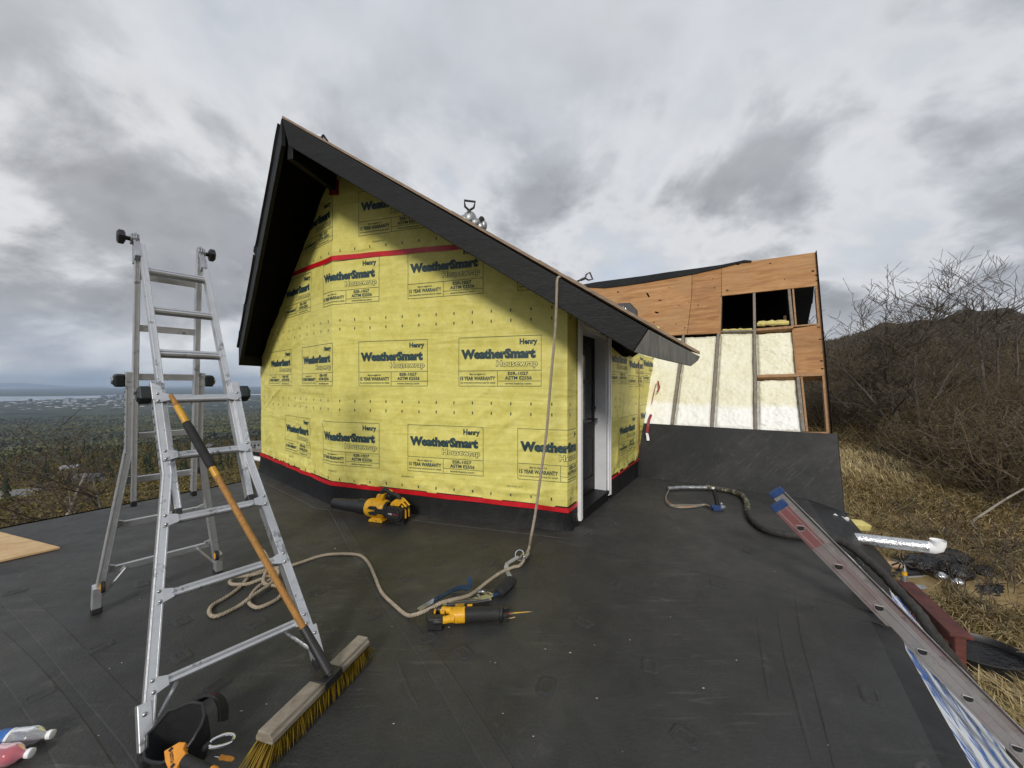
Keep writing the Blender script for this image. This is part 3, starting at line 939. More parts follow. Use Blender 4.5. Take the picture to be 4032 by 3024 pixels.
def crease(s, z):
    h = 0.0
    for s0, z0, s1, z1, a, w in CREASE:
        m = 3 * w
        if s < min(s0, s1) - m or s > max(s0, s1) + m or z < min(z0, z1) - m or z > max(z0, z1) + m:
            continue
        dx, dz = s1 - s0, z1 - z0
        t = max(0.0, min(1.0, ((s - s0) * dx + (z - z0) * dz) / (dx * dx + dz * dz)))
        r = math.hypot(s - s0 - dx * t, z - z0 - dz * t) / w
        h += a * math.sin(math.pi * (0.08 + 0.84 * t)) * math.exp(-r * r)
    return h
def wall_disp(s, z):
    e = min(sstep(0, 0.12, abs(s)), sstep(0, 0.10, abs(s - LBC)))
    lowb = 1 - sstep(0.30, 0.52, z)
    n1 = noise.noise((s * 1.6, z * 1.4, 0.3))
    n2 = noise.noise((s * 5.0 + z * 3.0, z * 6.0 - s * 2.0, 1.7))
    fold = max(0.0, 0.30 - abs(noise.noise((s * 0.9 + z * 0.8, z * 2.2 - s * 1.5, 4.0)) - 0.05) * 3.0) * sstep(-0.1, 0.35, noise.noise((s * 0.7, z * 0.8, 7.0)))
    left = sstep(0.25, 0.8, -s)
    right = sstep(0.1, 0.5, s - LBC)
    return e * (crease(s, z) + 0.006 * n1 + 0.034 * fold + 0.026 * lowb * n2 + left * 0.012 * noise.noise((s * 2.2, z * 2.4, 9.0)) + right * 0.014 * noise.noise((s * 6, z * 0.9, 2.0)))
def tape_z(s):
    return lerp(0.30, 0.26, 1 + s / LAB) if s < 0 else lerp(0.26, 0.215, min(1.0, s / LBC)) + (0.03 * (s - LBC) / 2 if s > LBC else 0)
def soffit_z(s):
    z = roof_z(wall_pt(s, 0)) - 0.14
    return max(z, lerp(1.9, 2.0, sstep(2.0, 3.0, s - LBC))) if s > LBC + 1.9 else z
mb = MB()
def wall_patch(s0, s1, zb, zt, ds=0.022, dz=0.022):
    nu = max(1, int(math.ceil((s1 - s0) / ds)))
    nv = max(2, int(3.0 / dz))
    def fn(u, v):
        s = s0 + (s1 - s0) * u
        ss = min(max(s, s0 + 1e-5), s1 - 1e-5)
        z0 = zb(ss) if callable(zb) else zb
        z1 = zt(ss) if callable(zt) else zt
        z = z0 + (z1 - z0) * v
        return wall_pt(ss, z, wall_disp(ss, z))
    mb.grid(fn, nu, nv)
wall_patch(-LAB, 0, tape_z, soffit_z)
wall_patch(0, LBC, tape_z, soffit_z)
wall_patch(LBC, LBC + DOOR0, tape_z, soffit_z)
wall_patch(LBC + DOOR0, LBC + DOOR1, DTOP, soffit_z)
wall_patch(LBC + DOOR1, LBC + LCD, tape_z, soffit_z)
wrap = mb.build('housewrap', M['wrap'], house, smooth='all', merge=True)
# hidden body of the house behind the wrap
mb = MB()
far = [C + DCD * LCD, V((-1.2, 10.2, 0)), A + V((0.6, 2.6, 0))]
IN = 0.06
Ci = C - NBC * IN - NCD * IN * 0.6
poly = [A - NAB * IN + DBA * 0.0, B - (NAB + NBC).normalized() * IN, Ci, C + DCD * DOOR0 - NCD * IN, C + DCD * DOOR0 - NCD * 0.30, C + DCD * DOOR1 - NCD * 0.30, C + DCD * DOOR1 - NCD * IN, far[0] - NCD * IN] + far[1:]
bv = [p + V((0, 0, -0.02)) for p in poly]; tv_ = [V((p.x, p.y, roof_z(p) - 0.16)) for p in poly]
n = len(poly)
mb.add([p for p in bv + tv_], [(i, (i + 1) % n, (i + 1) % n + n, i + n) for i in range(n)])
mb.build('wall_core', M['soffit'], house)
# kerb: black membrane upstand below the wrap
mb = MB()
def seg_pt(seg, t, z, off):
    o_, d_, n_ = {'AB': (B, DBA, NAB), 'BC': (B, DBC, NBC), 'CD': (C, DCD, NCD)}[seg]
    return o_ + d_ * t + n_ * off + V((0, 0, z))
def mitre(seg, t, off, L):
    """slide a point near a corner so offset faces meet"""
    if seg == 'AB' and t <= 1e-6: return -off * math.tan(0.5 * NAB.angle(NBC)) * -1.0 if False else off * math.tan(0.5 * NAB.angle(NBC)) * -1.0
    if seg == 'BC' and t <= 1e-6: return -off * math.tan(0.5 * NAB.angle(NBC))
    if seg == 'BC' and t >= L - 1e-6: return L + off * math.tan(0.5 * NBC.angle(NCD))
    if seg == 'CD' and t <= 1e-6: return -off * math.tan(0.5 * NBC.angle(NCD))
    return t
def kerb(seg, t0, t1, L, th=0.022):
    nu = max(2, int((t1 - t0) / 0.25))
    def fn(u, v):
        t = t0 + (t1 - t0) * u
        s = -t if seg == 'AB' else (t if seg == 'BC' else LBC + t)
        z = v * (tape_z(s) + 0.03)
        off = th + 0.018 * (1 - v) ** 4 - 0.016 * v
        return seg_pt(seg, mitre(seg, t, off, L), z, off)
    mb.grid(fn, nu, 8)
kerb('AB', 0, LAB, LAB); kerb('BC', 0, LBC, LBC); kerb('CD', 0, DOOR0 - 0.09, 9); kerb('CD', DOOR1 + 0.09, 2.9, 9)
mb.build('kerb_upstand', M['epdm_kerb'], house, smooth='all', merge=True)
# red tape: along the foot, the upper lap and a vertical seam
def tape(name, s0, s1, zf, w, off=0.006):
    mb = MB()
    nu = max(2, int((s1 - s0) / 0.04))
    def fn(u, v):
        s = s0 + (s1 - s0) * u
        ss = min(max(s, s0 + 1e-5), s1 - 1e-5)
        z = zf(ss) + (v - 0.5) * w * (1 + 0.10 * noise.noise((ss * 3, 0.2, 5)))
        z += 0.008 * noise.noise((ss * 2.2, 1.1, 3))
        oo = max(0, wall_disp(ss, z)) * 0.6 + off + (0.012 if zf is tape_z else 0)
        seg = 'AB' if ss < 0 else ('BC' if ss <= LBC else 'CD')
        t = -ss if seg == 'AB' else (ss if seg == 'BC' else ss - LBC)
        t = 0.0 if t < 2e-5 else (LBC if seg == 'BC' and t > LBC - 2e-5 else t)
        return seg_pt(seg, mitre(seg, t, oo, LBC), z, oo)
    mb.grid(fn, nu, 3)
    return mb.build(name, M['tape_red'], wrap, smooth='all', merge=True)
tape('foot_tape', -LAB, 0, tape_z, 0.05); tape('foot_tape', 0, LBC, tape_z, 0.05)
tape('foot_tape', LBC, LBC + DOOR0 - 0.09, tape_z, 0.05); tape('foot_tape', LBC + DOOR1 + 0.09, LBC + 2.95, tape_z, 0.03)
up_z = lambda s: 3.07 + (-0.022 * s if s > 0 else -0.03 * s)
tape('lap_tape', -1.9, 0, up_z, 0.06); tape('lap_tape', 0, 1.95, up_z, 0.06)
mb = MB()
def fn(u, v):
    s = LBC + 2.95 + (u - 0.5) * 0.045; z = lerp(0.24, 1.9, v)
    return wall_pt(s, z, max(0, wall_disp(s, z)) + 0.007)
mb.grid(fn, 2, 40)
mb.build('seam_tape', M['tape_red'], wrap, smooth='all')

# printed logo block, unrolled on the wall and bent round the corners
BW, BH = 0.945, 0.540
def logo_template():
    parts = []                                        # (verts, faces, material index, layer)
    def T(body, x0, x1, ytop, ybot, bold, mi=0, layer=0):
        vs, fs = text_mesh(body, bold)
        parts.append((fit(vs, x0 * BW, x1 * BW, (1 - ybot) * BH, (1 - ytop) * BH), fs, mi, layer))
    T('Henry', 0.748, 0.955, 0.060, 0.205, 0.045)
    T('WeatherSmart', 0.030, 0.935, 0.245, 0.450, 0.075)
    T('May be eligible for', 0.14, 0.34, 0.735, 0.785, 0.012)
    T('15 YEAR WARRANTY', 0.02, 0.46, 0.800, 0.880, 0.035)
    T('See www.henry.com/warranty for details', 0.02, 0.46, 0.905, 0.955, 0.008)
    T('ESR-1027', 0.61, 0.85, 0.710, 0.778, 0.03)
    T('ASTM E2556', 0.575, 0.89, 0.795, 0.868, 0.03)
    T('www.henry.com', 0.575, 0.885, 0.920, 0.975, 0.015)
    # outlined word: dark letters with paler ones on top
    ref, _ = text_mesh('Housewrap', 0.012)
    vs, fs = text_mesh('Housewrap', 0.065)
    box = (0.475 * BW, 0.955 * BW, (1 - 0.635) * BH, (1 - 0.485) * BH)
    parts.append((fit(vs, *box, ref=ref), fs, 0, 0))
    parts.append((fit(ref, *box), _, 1, 1))
    lw = 0.0045
    def bar(x0, x1, y0, y1):
        parts.append(([(x0, y0), (x1, y0), (x1, y1), (x0, y1)], [(0, 1, 2, 3)], 0, 0))
    bar(0, BW, 0, lw); bar(0, BW, BH - lw, BH); bar(0, lw, lw, BH - lw); bar(BW - lw, BW, lw, BH - lw)
    ym = (1 - 0.685) * BH
    bar(lw, BW - lw, ym - lw / 2, ym + lw / 2)
    xm = 0.487 * BW
    bar(xm - lw / 2, xm + lw / 2, lw, ym - lw / 2)
    yr = (1 - 0.893) * BH
    bar(xm + lw / 2, BW - lw, yr - lw / 2, yr + lw / 2)
    return parts
LOGO = logo_template()
def print_logo(s0, z0, zmin=None, zmax=None, smax=None, smin=None):
    bm = bmesh.new()
    lay = bm.verts.layers.int.new('lay')
    for vs, fs, mi, la in LOGO:
        bvs = []
        for (x, y) in vs:
            v = bm.verts.new((s0 + x, z0 + y, la)); v[lay] = la; bvs.append(v)
        for f in fs:
            try:
                nf = bm.faces.new([bvs[i] for i in f]); nf.material_index = mi
            except ValueError:
                pass
    def cut(co, no, outer=False, inner=False):
        bmesh.ops.bisect_plane(bm, geom=bm.verts[:] + bm.edges[:] + bm.faces[:], dist=1e-6, plane_co=co, plane_no=no, clear_outer=outer, clear_inner=inner)
    for cs in (0.0, LBC):
        if s0 < cs < s0 + BW:
            cut((cs, 0, 0), (1, 0, 0))
    q = math.floor(s0 / 0.045)
    for k in range(int(BW / 0.045) + 2):
        cut(((q + k) * 0.045 + 0.003, 0, 0), (1, 0, 0))
    for k in range(1, 12):
        cut((0, z0 + k * 0.045 + 0.001, 0), (0, 1, 0))
    if zmax is not None: cut((0, zmax, 0), (0, 1, 0), outer=True)
    if zmin is not None: cut((0, zmin, 0), (0, 1, 0), inner=True)
    if smax is not None: cut((smax, 0, 0), (1, 0, 0), outer=True)
    if smin is not None: cut((smin, 0, 0), (1, 0, 0), inner=True)
    for f in [f for f in bm.faces if f.calc_center_median().y > soffit_z(f.calc_center_median().x)]:
        bm.faces.remove(f)
    if not bm.faces:
        bm.free(); return None
    org = V(house.location)
    for v in bm.verts:
        s, z, la = v.co
        v.co = wall_pt(s, z, wall_disp(s, z) + 0.0035 + 0.0012 * la) - org
    me = bpy.data.meshes.new('printed_logo')
    bm.to_mesh(me); bm.free()
    me.materials.append(M['print']); me.materials.append(M['print_fill'])
    o = bpy.data.objects.new('printed_logo', me); COL.objects.link(o); o.parent = wrap
    return o
PER = 1.335
for k in range(-2, 3):                               # rows with columns at .40 + k*1.335, and half a period across
    s_even, s_odd = 0.40 + k * PER, 1.085 + k * PER
    for row, z0 in ((2, 1.475), (0, 3.30)):
        if s_even + BW > -LAB and s_even < LBC:
            print_logo(s_even, z0, smin=-LAB, smax=(LBC + DOOR0 - 0.10) if row == 2 else None)
    for row, z0 in ((3, 0.490), (1, 2.490)):
        if s_odd + BW > -LAB and s_odd < LBC:
            print_logo(s_odd, z0, zmax=3.035 if row == 1 else None, smin=-LAB, smax=LBC + DOOR0 - 0.10)
for s0, z0 in ((LBC + 1.29, 1.50), (LBC + 2.33, 1.46), (LBC + 3.25, 1.52), (LBC + 0.50, 0.46), (LBC + 1.80, 0.47), (LBC + 3.05, 0.60)):
    print_logo(s0, z0, smin=LBC + DOOR1 + 0.10)
mb = MB()
def tick(s, z, w=0.012, h=0.032):
    q = [(s - w / 2, z), (s + w / 2, z), (s + w / 2, z + h), (s - w / 2, z + h)]
    mb.add([wall_pt(a, b_, wall_disp(a, b_) + 0.004) for a, b_ in q], [(0, 1, 2, 3)])
for k in range(-13, 29):
    s = 0.12 + k * PER / 6
    if s < -LAB + 0.03 or LBC + DOOR0 - 0.1 < s < LBC + DOOR1 + 0.1 or s > LBC + 3.4 or abs(s) < 0.01 or abs(s - LBC) < 0.012:
        continue
    for z in (0.30, 1.165, 1.275, 2.165, 2.275, 3.14):
        if z < soffit_z(s) - 0.05:
            tick(s, z)
for s0, z0 in ((-0.1, 0.40), (1.0, 0.41), (2.3, 0.40), (0.6, 3.20), (-1.2, 3.20), (-1.4, 0.42)):
    vs, fs = text_mesh('434639 PN20009 7 25 20', 0.0, 1)
    vs = fit(vs, 0, 0.17, 0, 0.02)
    mb.add([wall_pt(s0 + a, z0 + b_, wall_disp(s0 + a, z0 + b_) + 0.004) for a, b_ in vs], fs)
mb.build('nailing_marks', M['print'], wrap, kind='stuff')

# roof: sheathing, soffit, rake boards, ridge beam
RB = 6.2
TIP = APEX + V((HR.x, HR.y, 0)) * 4.06
TIP.z = roof_z(TIP)
mb = MB()
r0, r1 = APEX, TIP
def RP(p, t, dz=0.0):
    q = APEX + PR * p + GR * t
    return V((q.x, q.y, roof_z(q) + dz))
mb.prism([r0 + V((0, 0, 0.004)), r1 + V((0, 0, 0.004)), RP(3.80, 0.45, 0.004), RP(3.74, RB, 0.004), r0 + GR * RB + V((0, 0, 0.004))], V((0, 0, 0.024)))
sheathing = mb.build('roof_sheathing', M['roof_ply'], house)
mb = MB()
mb.prism([r0, REND, REND + GR * RB, r0 + GR * RB], V((0, 0, 0.024)))
mb.build('roof_sheathing', M['roof_ply'], house)
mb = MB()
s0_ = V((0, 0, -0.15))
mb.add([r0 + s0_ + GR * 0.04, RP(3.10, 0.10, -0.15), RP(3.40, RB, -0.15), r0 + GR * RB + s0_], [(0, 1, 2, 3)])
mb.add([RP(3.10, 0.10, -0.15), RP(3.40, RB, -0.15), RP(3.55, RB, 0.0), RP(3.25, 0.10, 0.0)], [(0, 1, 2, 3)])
mb.add([RP(3.2, 0.06, 0.001), RP(4.02, 0.06, 0.001), RP(3.79, 0.45, 0.001), RP(3.73, RB, 0.001), RP(3.3, RB, 0.001)], [(0, 1, 2, 3, 4)])  # black sheet added under the bare plywood to keep the eave underside dark
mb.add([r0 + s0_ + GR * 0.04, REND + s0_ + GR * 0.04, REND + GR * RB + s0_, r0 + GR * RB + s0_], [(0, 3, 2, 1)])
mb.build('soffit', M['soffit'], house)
NRK = V((-HR.y, HR.x, 0))                            # back from the rake plane
if NRK.y < 0: NRK = -NRK
def RK(x, y, off=0.0):
    return onplane(x, y, APEX + NRK * off, NRK)
mb = MB(); mb.prism([RK(1110, 465), RK(2552, 1295), RK(2493, 1384), RK(1136, 572)], NRK * 0.042)
rake = mb.build('rake_board', M['black_wood'], house, bevel=0.004)
mb = MB(); mb.prism([RK(2554, 1297), RK(2650, 1349), RK(2757, 1404), RK(2748, 1420), RK(2722, 1441), RK(2600, 1413), RK(2496, 1385)], NRK * 0.038)
mb.build('rake_end_board', M['grey_ply'], house, bevel=0.002, label='bare grey plywood end of the rake')
mb = MB()
hl = (V((REND.x, REND.y, 0)) - V((APEX.x, APEX.y, 0))).normalized()
nl = V((-hl.y, hl.x, 0))
if nl.dot(V((1, 1, 0))) < 0: nl = -nl
mb.prism([APEX + V((-0.01, 0, 0)), REND, REND - V((0, 0, 0.281)), APEX - V((0, 0, 0.281)) + V((-0.01, 0, 0))], nl * 0.042)
mb.build('rake_board', M['black_wood'], house, bevel=0.004)
mb = MB(); mb.beam(REND + V((0.02, 0, -0.14)), REND + GR * RB + V((0.02, 0, -0.14)), 0.04, 0.275)
mb.build('eave_fascia', M['black_wood'], house)
mb = MB(); mb.beam(APEX + GR * 0.06 + V((0.035, 0, -0.30)), APEX + GR * 2.5 + V((0.035, 0, -0.30)), 0.07, 0.20)
mb.build('ridge_beam', M['black_wood'], house, bevel=0.006)
mb = MB(); q = APEX + GR * 0.74 + V((0.035, -0.006, 0))
mb.box(q + V((0, 0.01, -0.42)), 0.05, 0.012, 0.03, PR, GR); mb.box(q + V((0.055, 0.01, -0.36)), 0.016, 0.013, 0.09, PR, GR)
mb.build('beam_tape', M['tape_shaded'], house)
# second layer of torn underlayment along the rake tops
mb = MB()
N_ = 46
for i in range(N_):
    t0, t1 = i / N_, (i + 1) / N_
    if 0.02 < t0 < 0.985:
        a, b_ = APEX.lerp(REND, t0), APEX.lerp(REND, t1)
        h0 = 0.012 + 0.05 * max(0, noise.noise((t0 * 7, 0, 0))); h1 = 0.012 + 0.05 * max(0, noise.noise((t1 * 7, 0, 0)))
        if i in (21, 22, 34, 41): h1 += 0.04
        if i in (22, 35, 42): h0 += 0.04
        mb.prism([a, b_, b_ + V((-0.03, -0.01, h1)), a + V((-0.03, -0.01, h0))], nl * 0.012)
mb.build('torn_underlayment', M['epdm_kerb'], house, kind='stuff')
mb = MB()
for i in range(30):
    t0, t1 = 0.30 + i / 30 * 0.62, 0.30 + (i + 1) / 30 * 0.62
    a, b_ = APEX.lerp(TIP, t0) + V((0, 0, 0.029)) + NRK * 0.02, APEX.lerp(TIP, t1) + V((0, 0, 0.029)) + NRK * 0.02
    h = 0.006 + 0.012 * abs(noise.noise((i * 0.7, 2, 1)))
    mb.prism([a, b_, b_ + V((0, 0, h)), a + V((0, 0, h))], NRK * 0.5)
mb.build('roof_paper', M['lumber_grey'], house)

# door
QD = lambda q, z, o=0.0: C + DCD * q + NCD * o + V((0, 0, z))
def dbox(mb, q0, q1, z0, z1, o0, o1):
    c = QD((q0 + q1) / 2, (z0 + z1) / 2, (o0 + o1) / 2)
    mb.box(c, (q1 - q0) / 2, abs(o1 - o0) / 2, (z1 - z0) / 2, DCD, NCD)
door = None
mb = MB(); dbox(mb, DOOR0 + 0.035, DOOR1 - 0.035, 0.14, DTOP - 0.03, -0.175, -0.135)
door = mb.build('door', M['door_black'], house, bevel=0.003)
mb = MB()
for q0, q1 in ((DOOR0 + 0.14, DOOR1 - 0.14),):
    for z0, z1 in ((1.02, 1.50), (1.55, 1.98)):
        dbox(mb, q0, q1, z0, z1, -0.137, -0.131)
mb.build('pane', M['glass_dark'], door)
mb = MB()
for z0, z1 in ((0.96, 1.02), (1.50, 1.55), (1.98, 2.03)):
    dbox(mb, DOOR0 + 0.11, DOOR1 - 0.11, z0, z1, -0.14, -0.122)
for q0, q1 in ((DOOR0 + 0.11, DOOR0 + 0.145), (DOOR1 - 0.145, DOOR1 - 0.11)):
    dbox(mb, q0, q1, 0.96, 2.03, -0.14, -0.121)
mb.build('glazing_bead', M['door_black'], door, bevel=0.004)
mb = MB(); dbox(mb, DOOR0 + 0.16, DOOR1 - 0.16, 0.34, 0.80, -0.14, -0.127)
mb.build('raised_panel', M['door_black'], door, bevel=0.012)
mb = MB()
for q0, q1, z0, z1 in ((DOOR0 + 0.12, DOOR1 - 0.12, 0.80, 0.83), (DOOR0 + 0.12, DOOR1 - 0.12, 0.30, 0.33), (DOOR0 + 0.12, DOOR0 + 0.15, 0.33, 0.80), (DOOR1 - 0.15, DOOR1 - 0.12, 0.33, 0.80)):
    dbox(mb, q0, q1, z0, z1, -0.14, -0.124)
mb.build('panel_moulding', M['door_black'], door, bevel=0.006)
mb = MB()
hq = DOOR1 - 0.10
mb.lathe(QD(hq, 1.05, -0.135), NCD, [(0, 0.032), (0.012, 0.032), (0.016, 0.012), (0.055, 0.012)], 16)
mb.tube([QD(hq, 1.05, -0.085), QD(hq - 0.06, 1.052, -0.08), QD(hq - 0.12, 1.045, -0.08)], [0.012, 0.010, 0.008], 8)
mb.build('lever_handle', M['black_plastic'], door, smooth=True)
mb = MB(); mb.lathe(QD(hq, 1.19, -0.135), NCD, [(0, 0.033), (0.014, 0.033), (0.02, 0.02), (0.03, 0.02)], 16)
mb.build('deadbolt', M['black_plastic'], door, smooth=True)
mb = MB(); dbox(mb, DOOR0 - 0.005, DOOR0 + 0.033, 0.13, DTOP, -0.18, 0.012); mb.build('jamb', M['jamb'], house, bevel=0.003)
mb = MB(); dbox(mb, DOOR1 - 0.033, DOOR1 + 0.005, 0.13, DTOP, -0.18, 0.012); mb.build('jamb', M['jamb'], house, bevel=0.003)
mb = MB(); dbox(mb, DOOR0 + 0.033, DOOR1 - 0.033, DTOP - 0.03, DTOP, -0.18, 0.012); mb.build('jamb', M['jamb'], house)
mb = MB(); dbox(mb, DOOR0 - 0.085, DOOR0 - 0.007, 0.035, DTOP + 0.08, 0.016, 0.048); dbox(mb, DOOR0 - 0.085, DOOR0 - 0.05, 0.037, DTOP + 0.078, 0.0482, 0.056); mb.build('casing', M['white_trim'], house, bevel=0.004)
mb = MB(); dbox(mb, DOOR1 + 0.007, DOOR1 + 0.085, 0.06, DTOP + 0.08, 0.016, 0.042); dbox(mb, DOOR1 + 0.05, DOOR1 + 0.085, 0.062, DTOP + 0.078, 0.0422, 0.05); mb.build('casing', M['white_trim'], house, bevel=0.004)
mb = MB(); dbox(mb, DOOR0 - 0.005, DOOR1 + 0.005, DTOP + 0.005, DTOP + 0.085, 0.016, 0.04); mb.build('casing', M['white_trim'], house, bevel=0.004)
mb = MB(); dbox(mb, DOOR0 - 0.004, DOOR1 + 0.004, 0.09, 0.13, -0.20, 0.045); dbox(mb, DOOR0 - 0.0, DOOR1 + 0.0, 0.0, 0.088, -0.19, 0.03)
mb.build('sill', M['door_black'], house, bevel=0.005)

# ------------------------------------------------------------------ leaning framed tower wall
tower = thing('framed_tower', 'leaning plywood-sheathed tower wall with open stud bays and cream spray foam', 'building', TW0)
def panel(name, pts, m, th=0.018, off=0.0, bevel=0.0015, label=None):
    mb = MB(); mb.prism([T6(x, y, off) for x, y in pts], -TN * th)
    return mb.build(name, M[m], tower, bevel=bevel, label=label)
# membrane apron at the foot
mb = MB()
L0, L1 = -0.9, 2.46
top_u = 0.955
def fn(u, v):
    a = lerp(L0, L1, u)
    return TW0 + TA * a + TU * lerp(-0.14, top_u, v) + TN * (0.012 + 0.03 * (1 - v) ** 5 + 0.006 * noise.noise((a * 2, v * 2, 0)))
mb.grid(fn, 40, 14)
mb.build('membrane_apron', M['epdm_apron'], tower, smooth='all')
mb = MB(); mb.prism([TW0 + TA * L1 + TN * 0.012 - TU * 0.5, TW0 + TA * L1 + TU * top_u + TN * 0.012, TW0 + TA * L1 + TU * top_u - TN * 0.3, TW0 + TA * L1 - TN * 0.5 - TU * 0.5], TA * 0.01)
mb.build('apron_return', M['epdm_kerb'], tower)
# plywood sheathing panels
panel('sheathing_panel', [(-420, 400), (967, 206), (962, 410), (930, 676), (700, 688), (-420, 760)], 'sheath')
panel('sheathing_panel', [(970, 205), (1182, 175), (1180, 397), (1168, 398), (1160, 666), (933, 676), (965, 410)], 'sheath_pale')
panel('sheathing_panel', [(1184, 174.5), (1865, 79), (1884, 321), (1183, 396)], 'sheath')
panel('sheathing_panel', [(1702, 634), (1898, 606), (1932, 955), (1732, 966)], 'sheath_pale')
# studs and plates
def stud(name, x0, y0, x1, y1, w=0.040, d=0.14, off=-0.004, m='lumber'):
    mb = MB()
    a, b_ = T6(x0, y0), T6(x1, y1)
    mb.beam(a - TN * (d / 2 - off), b_ - TN * (d / 2 - off), w, d, TN)
    return mb.build(name, M[m], tower, bevel=0.002)
stud('stud', 905, 672, 818, 1352, m='lumber_grey')
stud('stud', 1172, 400, 1162, 672, w=0.05)
stud('stud', 1157, 668, 1110, 1362, m='lumber_grey')
stud('stud', 1418, 372, 1432, 1380, m='lumber_grey')
stud('stud', 1672, 346, 1698, 612, m='lumber_grey')
stud('stud', 1700, 343, 1722, 610, w=0.025)
stud('stud', 1702, 640, 1732, 964, w=0.03)
stud('stud', 1737, 984, 1778, 1378, m='lumber_grey')
stud('stud', 1762, 982, 1803, 1378, w=0.028)
stud('corner_post', 1873, 322, 1962, 1392, w=0.05)
stud('plate', 1178, 652, 1412, 646, w=0.03, m='lumber_grey')
stud('plate', 1432, 642, 1702, 622, w=0.05, off=0.003)
stud('plate', 1702, 614, 1890, 598, w=0.03, off=-0.006)
stud('plate', 1440, 980, 1930, 966, w=0.05, off=0.002)
stud('plate', 1440, 1384, 1962, 1392, w=0.035)
stud('plate', 812, 1352, 1440, 1376, w=0.03, off=-0.03)
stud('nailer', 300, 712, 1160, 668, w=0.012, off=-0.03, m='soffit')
stud('jack_post', 1004 + 640, 470, 1004 + 655, 600, w=0.04, off=-0.25)
mb = MB(); mb.beam(T6(1868, 78, 0.004), T6(1980, 1394, 0.004), 0.014, 0.07, TN); mb.build('edge_paper', M['soffit'], tower)
# foam between the studs
def foam(pts, seed, nu=46, nv=110, dep=0.03):
    P = [T6(x, y) for x, y in pts]
    def fn(u, v):
        p = P[0].lerp(P[1], u).lerp(P[3].lerp(P[2], u), v)
        e = min(sstep(0, 0.10, u), sstep(0, 0.10, 1 - u), sstep(0, 0.05, v), sstep(0, 0.05, 1 - v))
        q = p * 1.0
        h = 0.013 * noise.fractal((q.x * 9, q.y * 9, q.z * 11 + seed), 0.8, 2.1, 4) + 0.03 * noise.noise((q.x * 2.2, q.y * 2.2, q.z * 2.0 + seed))
        h += 0.007 * noise.fractal((q.x * 26, q.y * 26, q.z * 30 + seed), 0.9, 2.0, 3)
        rib = 0.012 * math.sin(q.z * 9 + 2 * noise.noise((q.x * 2, q.z * 2, seed)))
        return p + TN * (-dep - 0.045 * (1 - e) + h + rib * 0.6)
    mb = MB(); mb.grid(fn, nu, nv)
    return mb.build('foam_infill', M['foam'], tower, smooth='all')
foam([(300, 720), (897, 684), (806, 1352), (250, 1345)], 1, nu=90)
foam([(916, 684), (1150, 672), (1100, 1362), (826, 1354)], 2)
foam([(1168, 660), (1410, 652), (1424, 1378), (1120, 1362)], 3)
foam([(1430, 660), (1696, 640), (1726, 964), (1440, 978)], 4)
foam([(1440, 998), (1730, 984), (1766, 1378), (1442, 1380)], 5)
# insulation pushed into the openings
mb = MB()
def batt(x0, y0, x1, y1, h, seed):
    P0, P1 = T6(x0, y0, -0.07), T6(x1, y1, -0.07)
    path = [P0.lerp(P1, i / 10) + V((0, 0, 0.02 * noise.noise((i * 0.9, seed, 0)))) for i in range(11)]
    mb.tube(path, [h * (0.7 + 0.5 * abs(noise.noise((i * 1.3, seed, 3)))) for i in range(11)], 9)
batt(1440, 606, 1672, 594, 0.05, 1.0); batt(1448, 592, 1650, 580, 0.035, 2.0)
mb.build('insulation_batt', M['insul'], tower, smooth=True)
mb = MB(); batt(1190, 646, 1405, 640, 0.026, 4.0); mb.build('insulation_batt', M['insul'], tower, smooth=True)
# lining, floor and roof inside the tower; near-black colour stands in for interior shade
def back(x, y, o):
    return TP(x, y, -o)
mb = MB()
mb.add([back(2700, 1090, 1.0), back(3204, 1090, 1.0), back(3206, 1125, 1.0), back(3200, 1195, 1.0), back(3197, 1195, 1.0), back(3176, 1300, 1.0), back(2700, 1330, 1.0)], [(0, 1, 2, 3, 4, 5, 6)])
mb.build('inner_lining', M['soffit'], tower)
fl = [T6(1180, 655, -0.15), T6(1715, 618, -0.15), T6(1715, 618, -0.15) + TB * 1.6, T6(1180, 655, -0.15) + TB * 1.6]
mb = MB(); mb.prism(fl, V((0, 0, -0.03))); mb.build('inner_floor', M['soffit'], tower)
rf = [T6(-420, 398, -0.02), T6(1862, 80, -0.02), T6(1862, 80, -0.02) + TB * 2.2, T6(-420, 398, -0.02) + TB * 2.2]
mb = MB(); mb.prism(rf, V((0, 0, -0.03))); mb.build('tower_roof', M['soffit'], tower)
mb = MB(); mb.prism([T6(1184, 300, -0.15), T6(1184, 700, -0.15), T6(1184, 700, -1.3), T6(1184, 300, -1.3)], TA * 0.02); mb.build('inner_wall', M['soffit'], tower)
mb = MB(); mb.prism([T6(-420, 740, -0.16), T6(1730, 640, -0.16), T6(1730, 1385, -0.16), T6(-420, 1345, -0.16)], -TN * 0.03); mb.build('foam_backing', M['soffit'], tower)
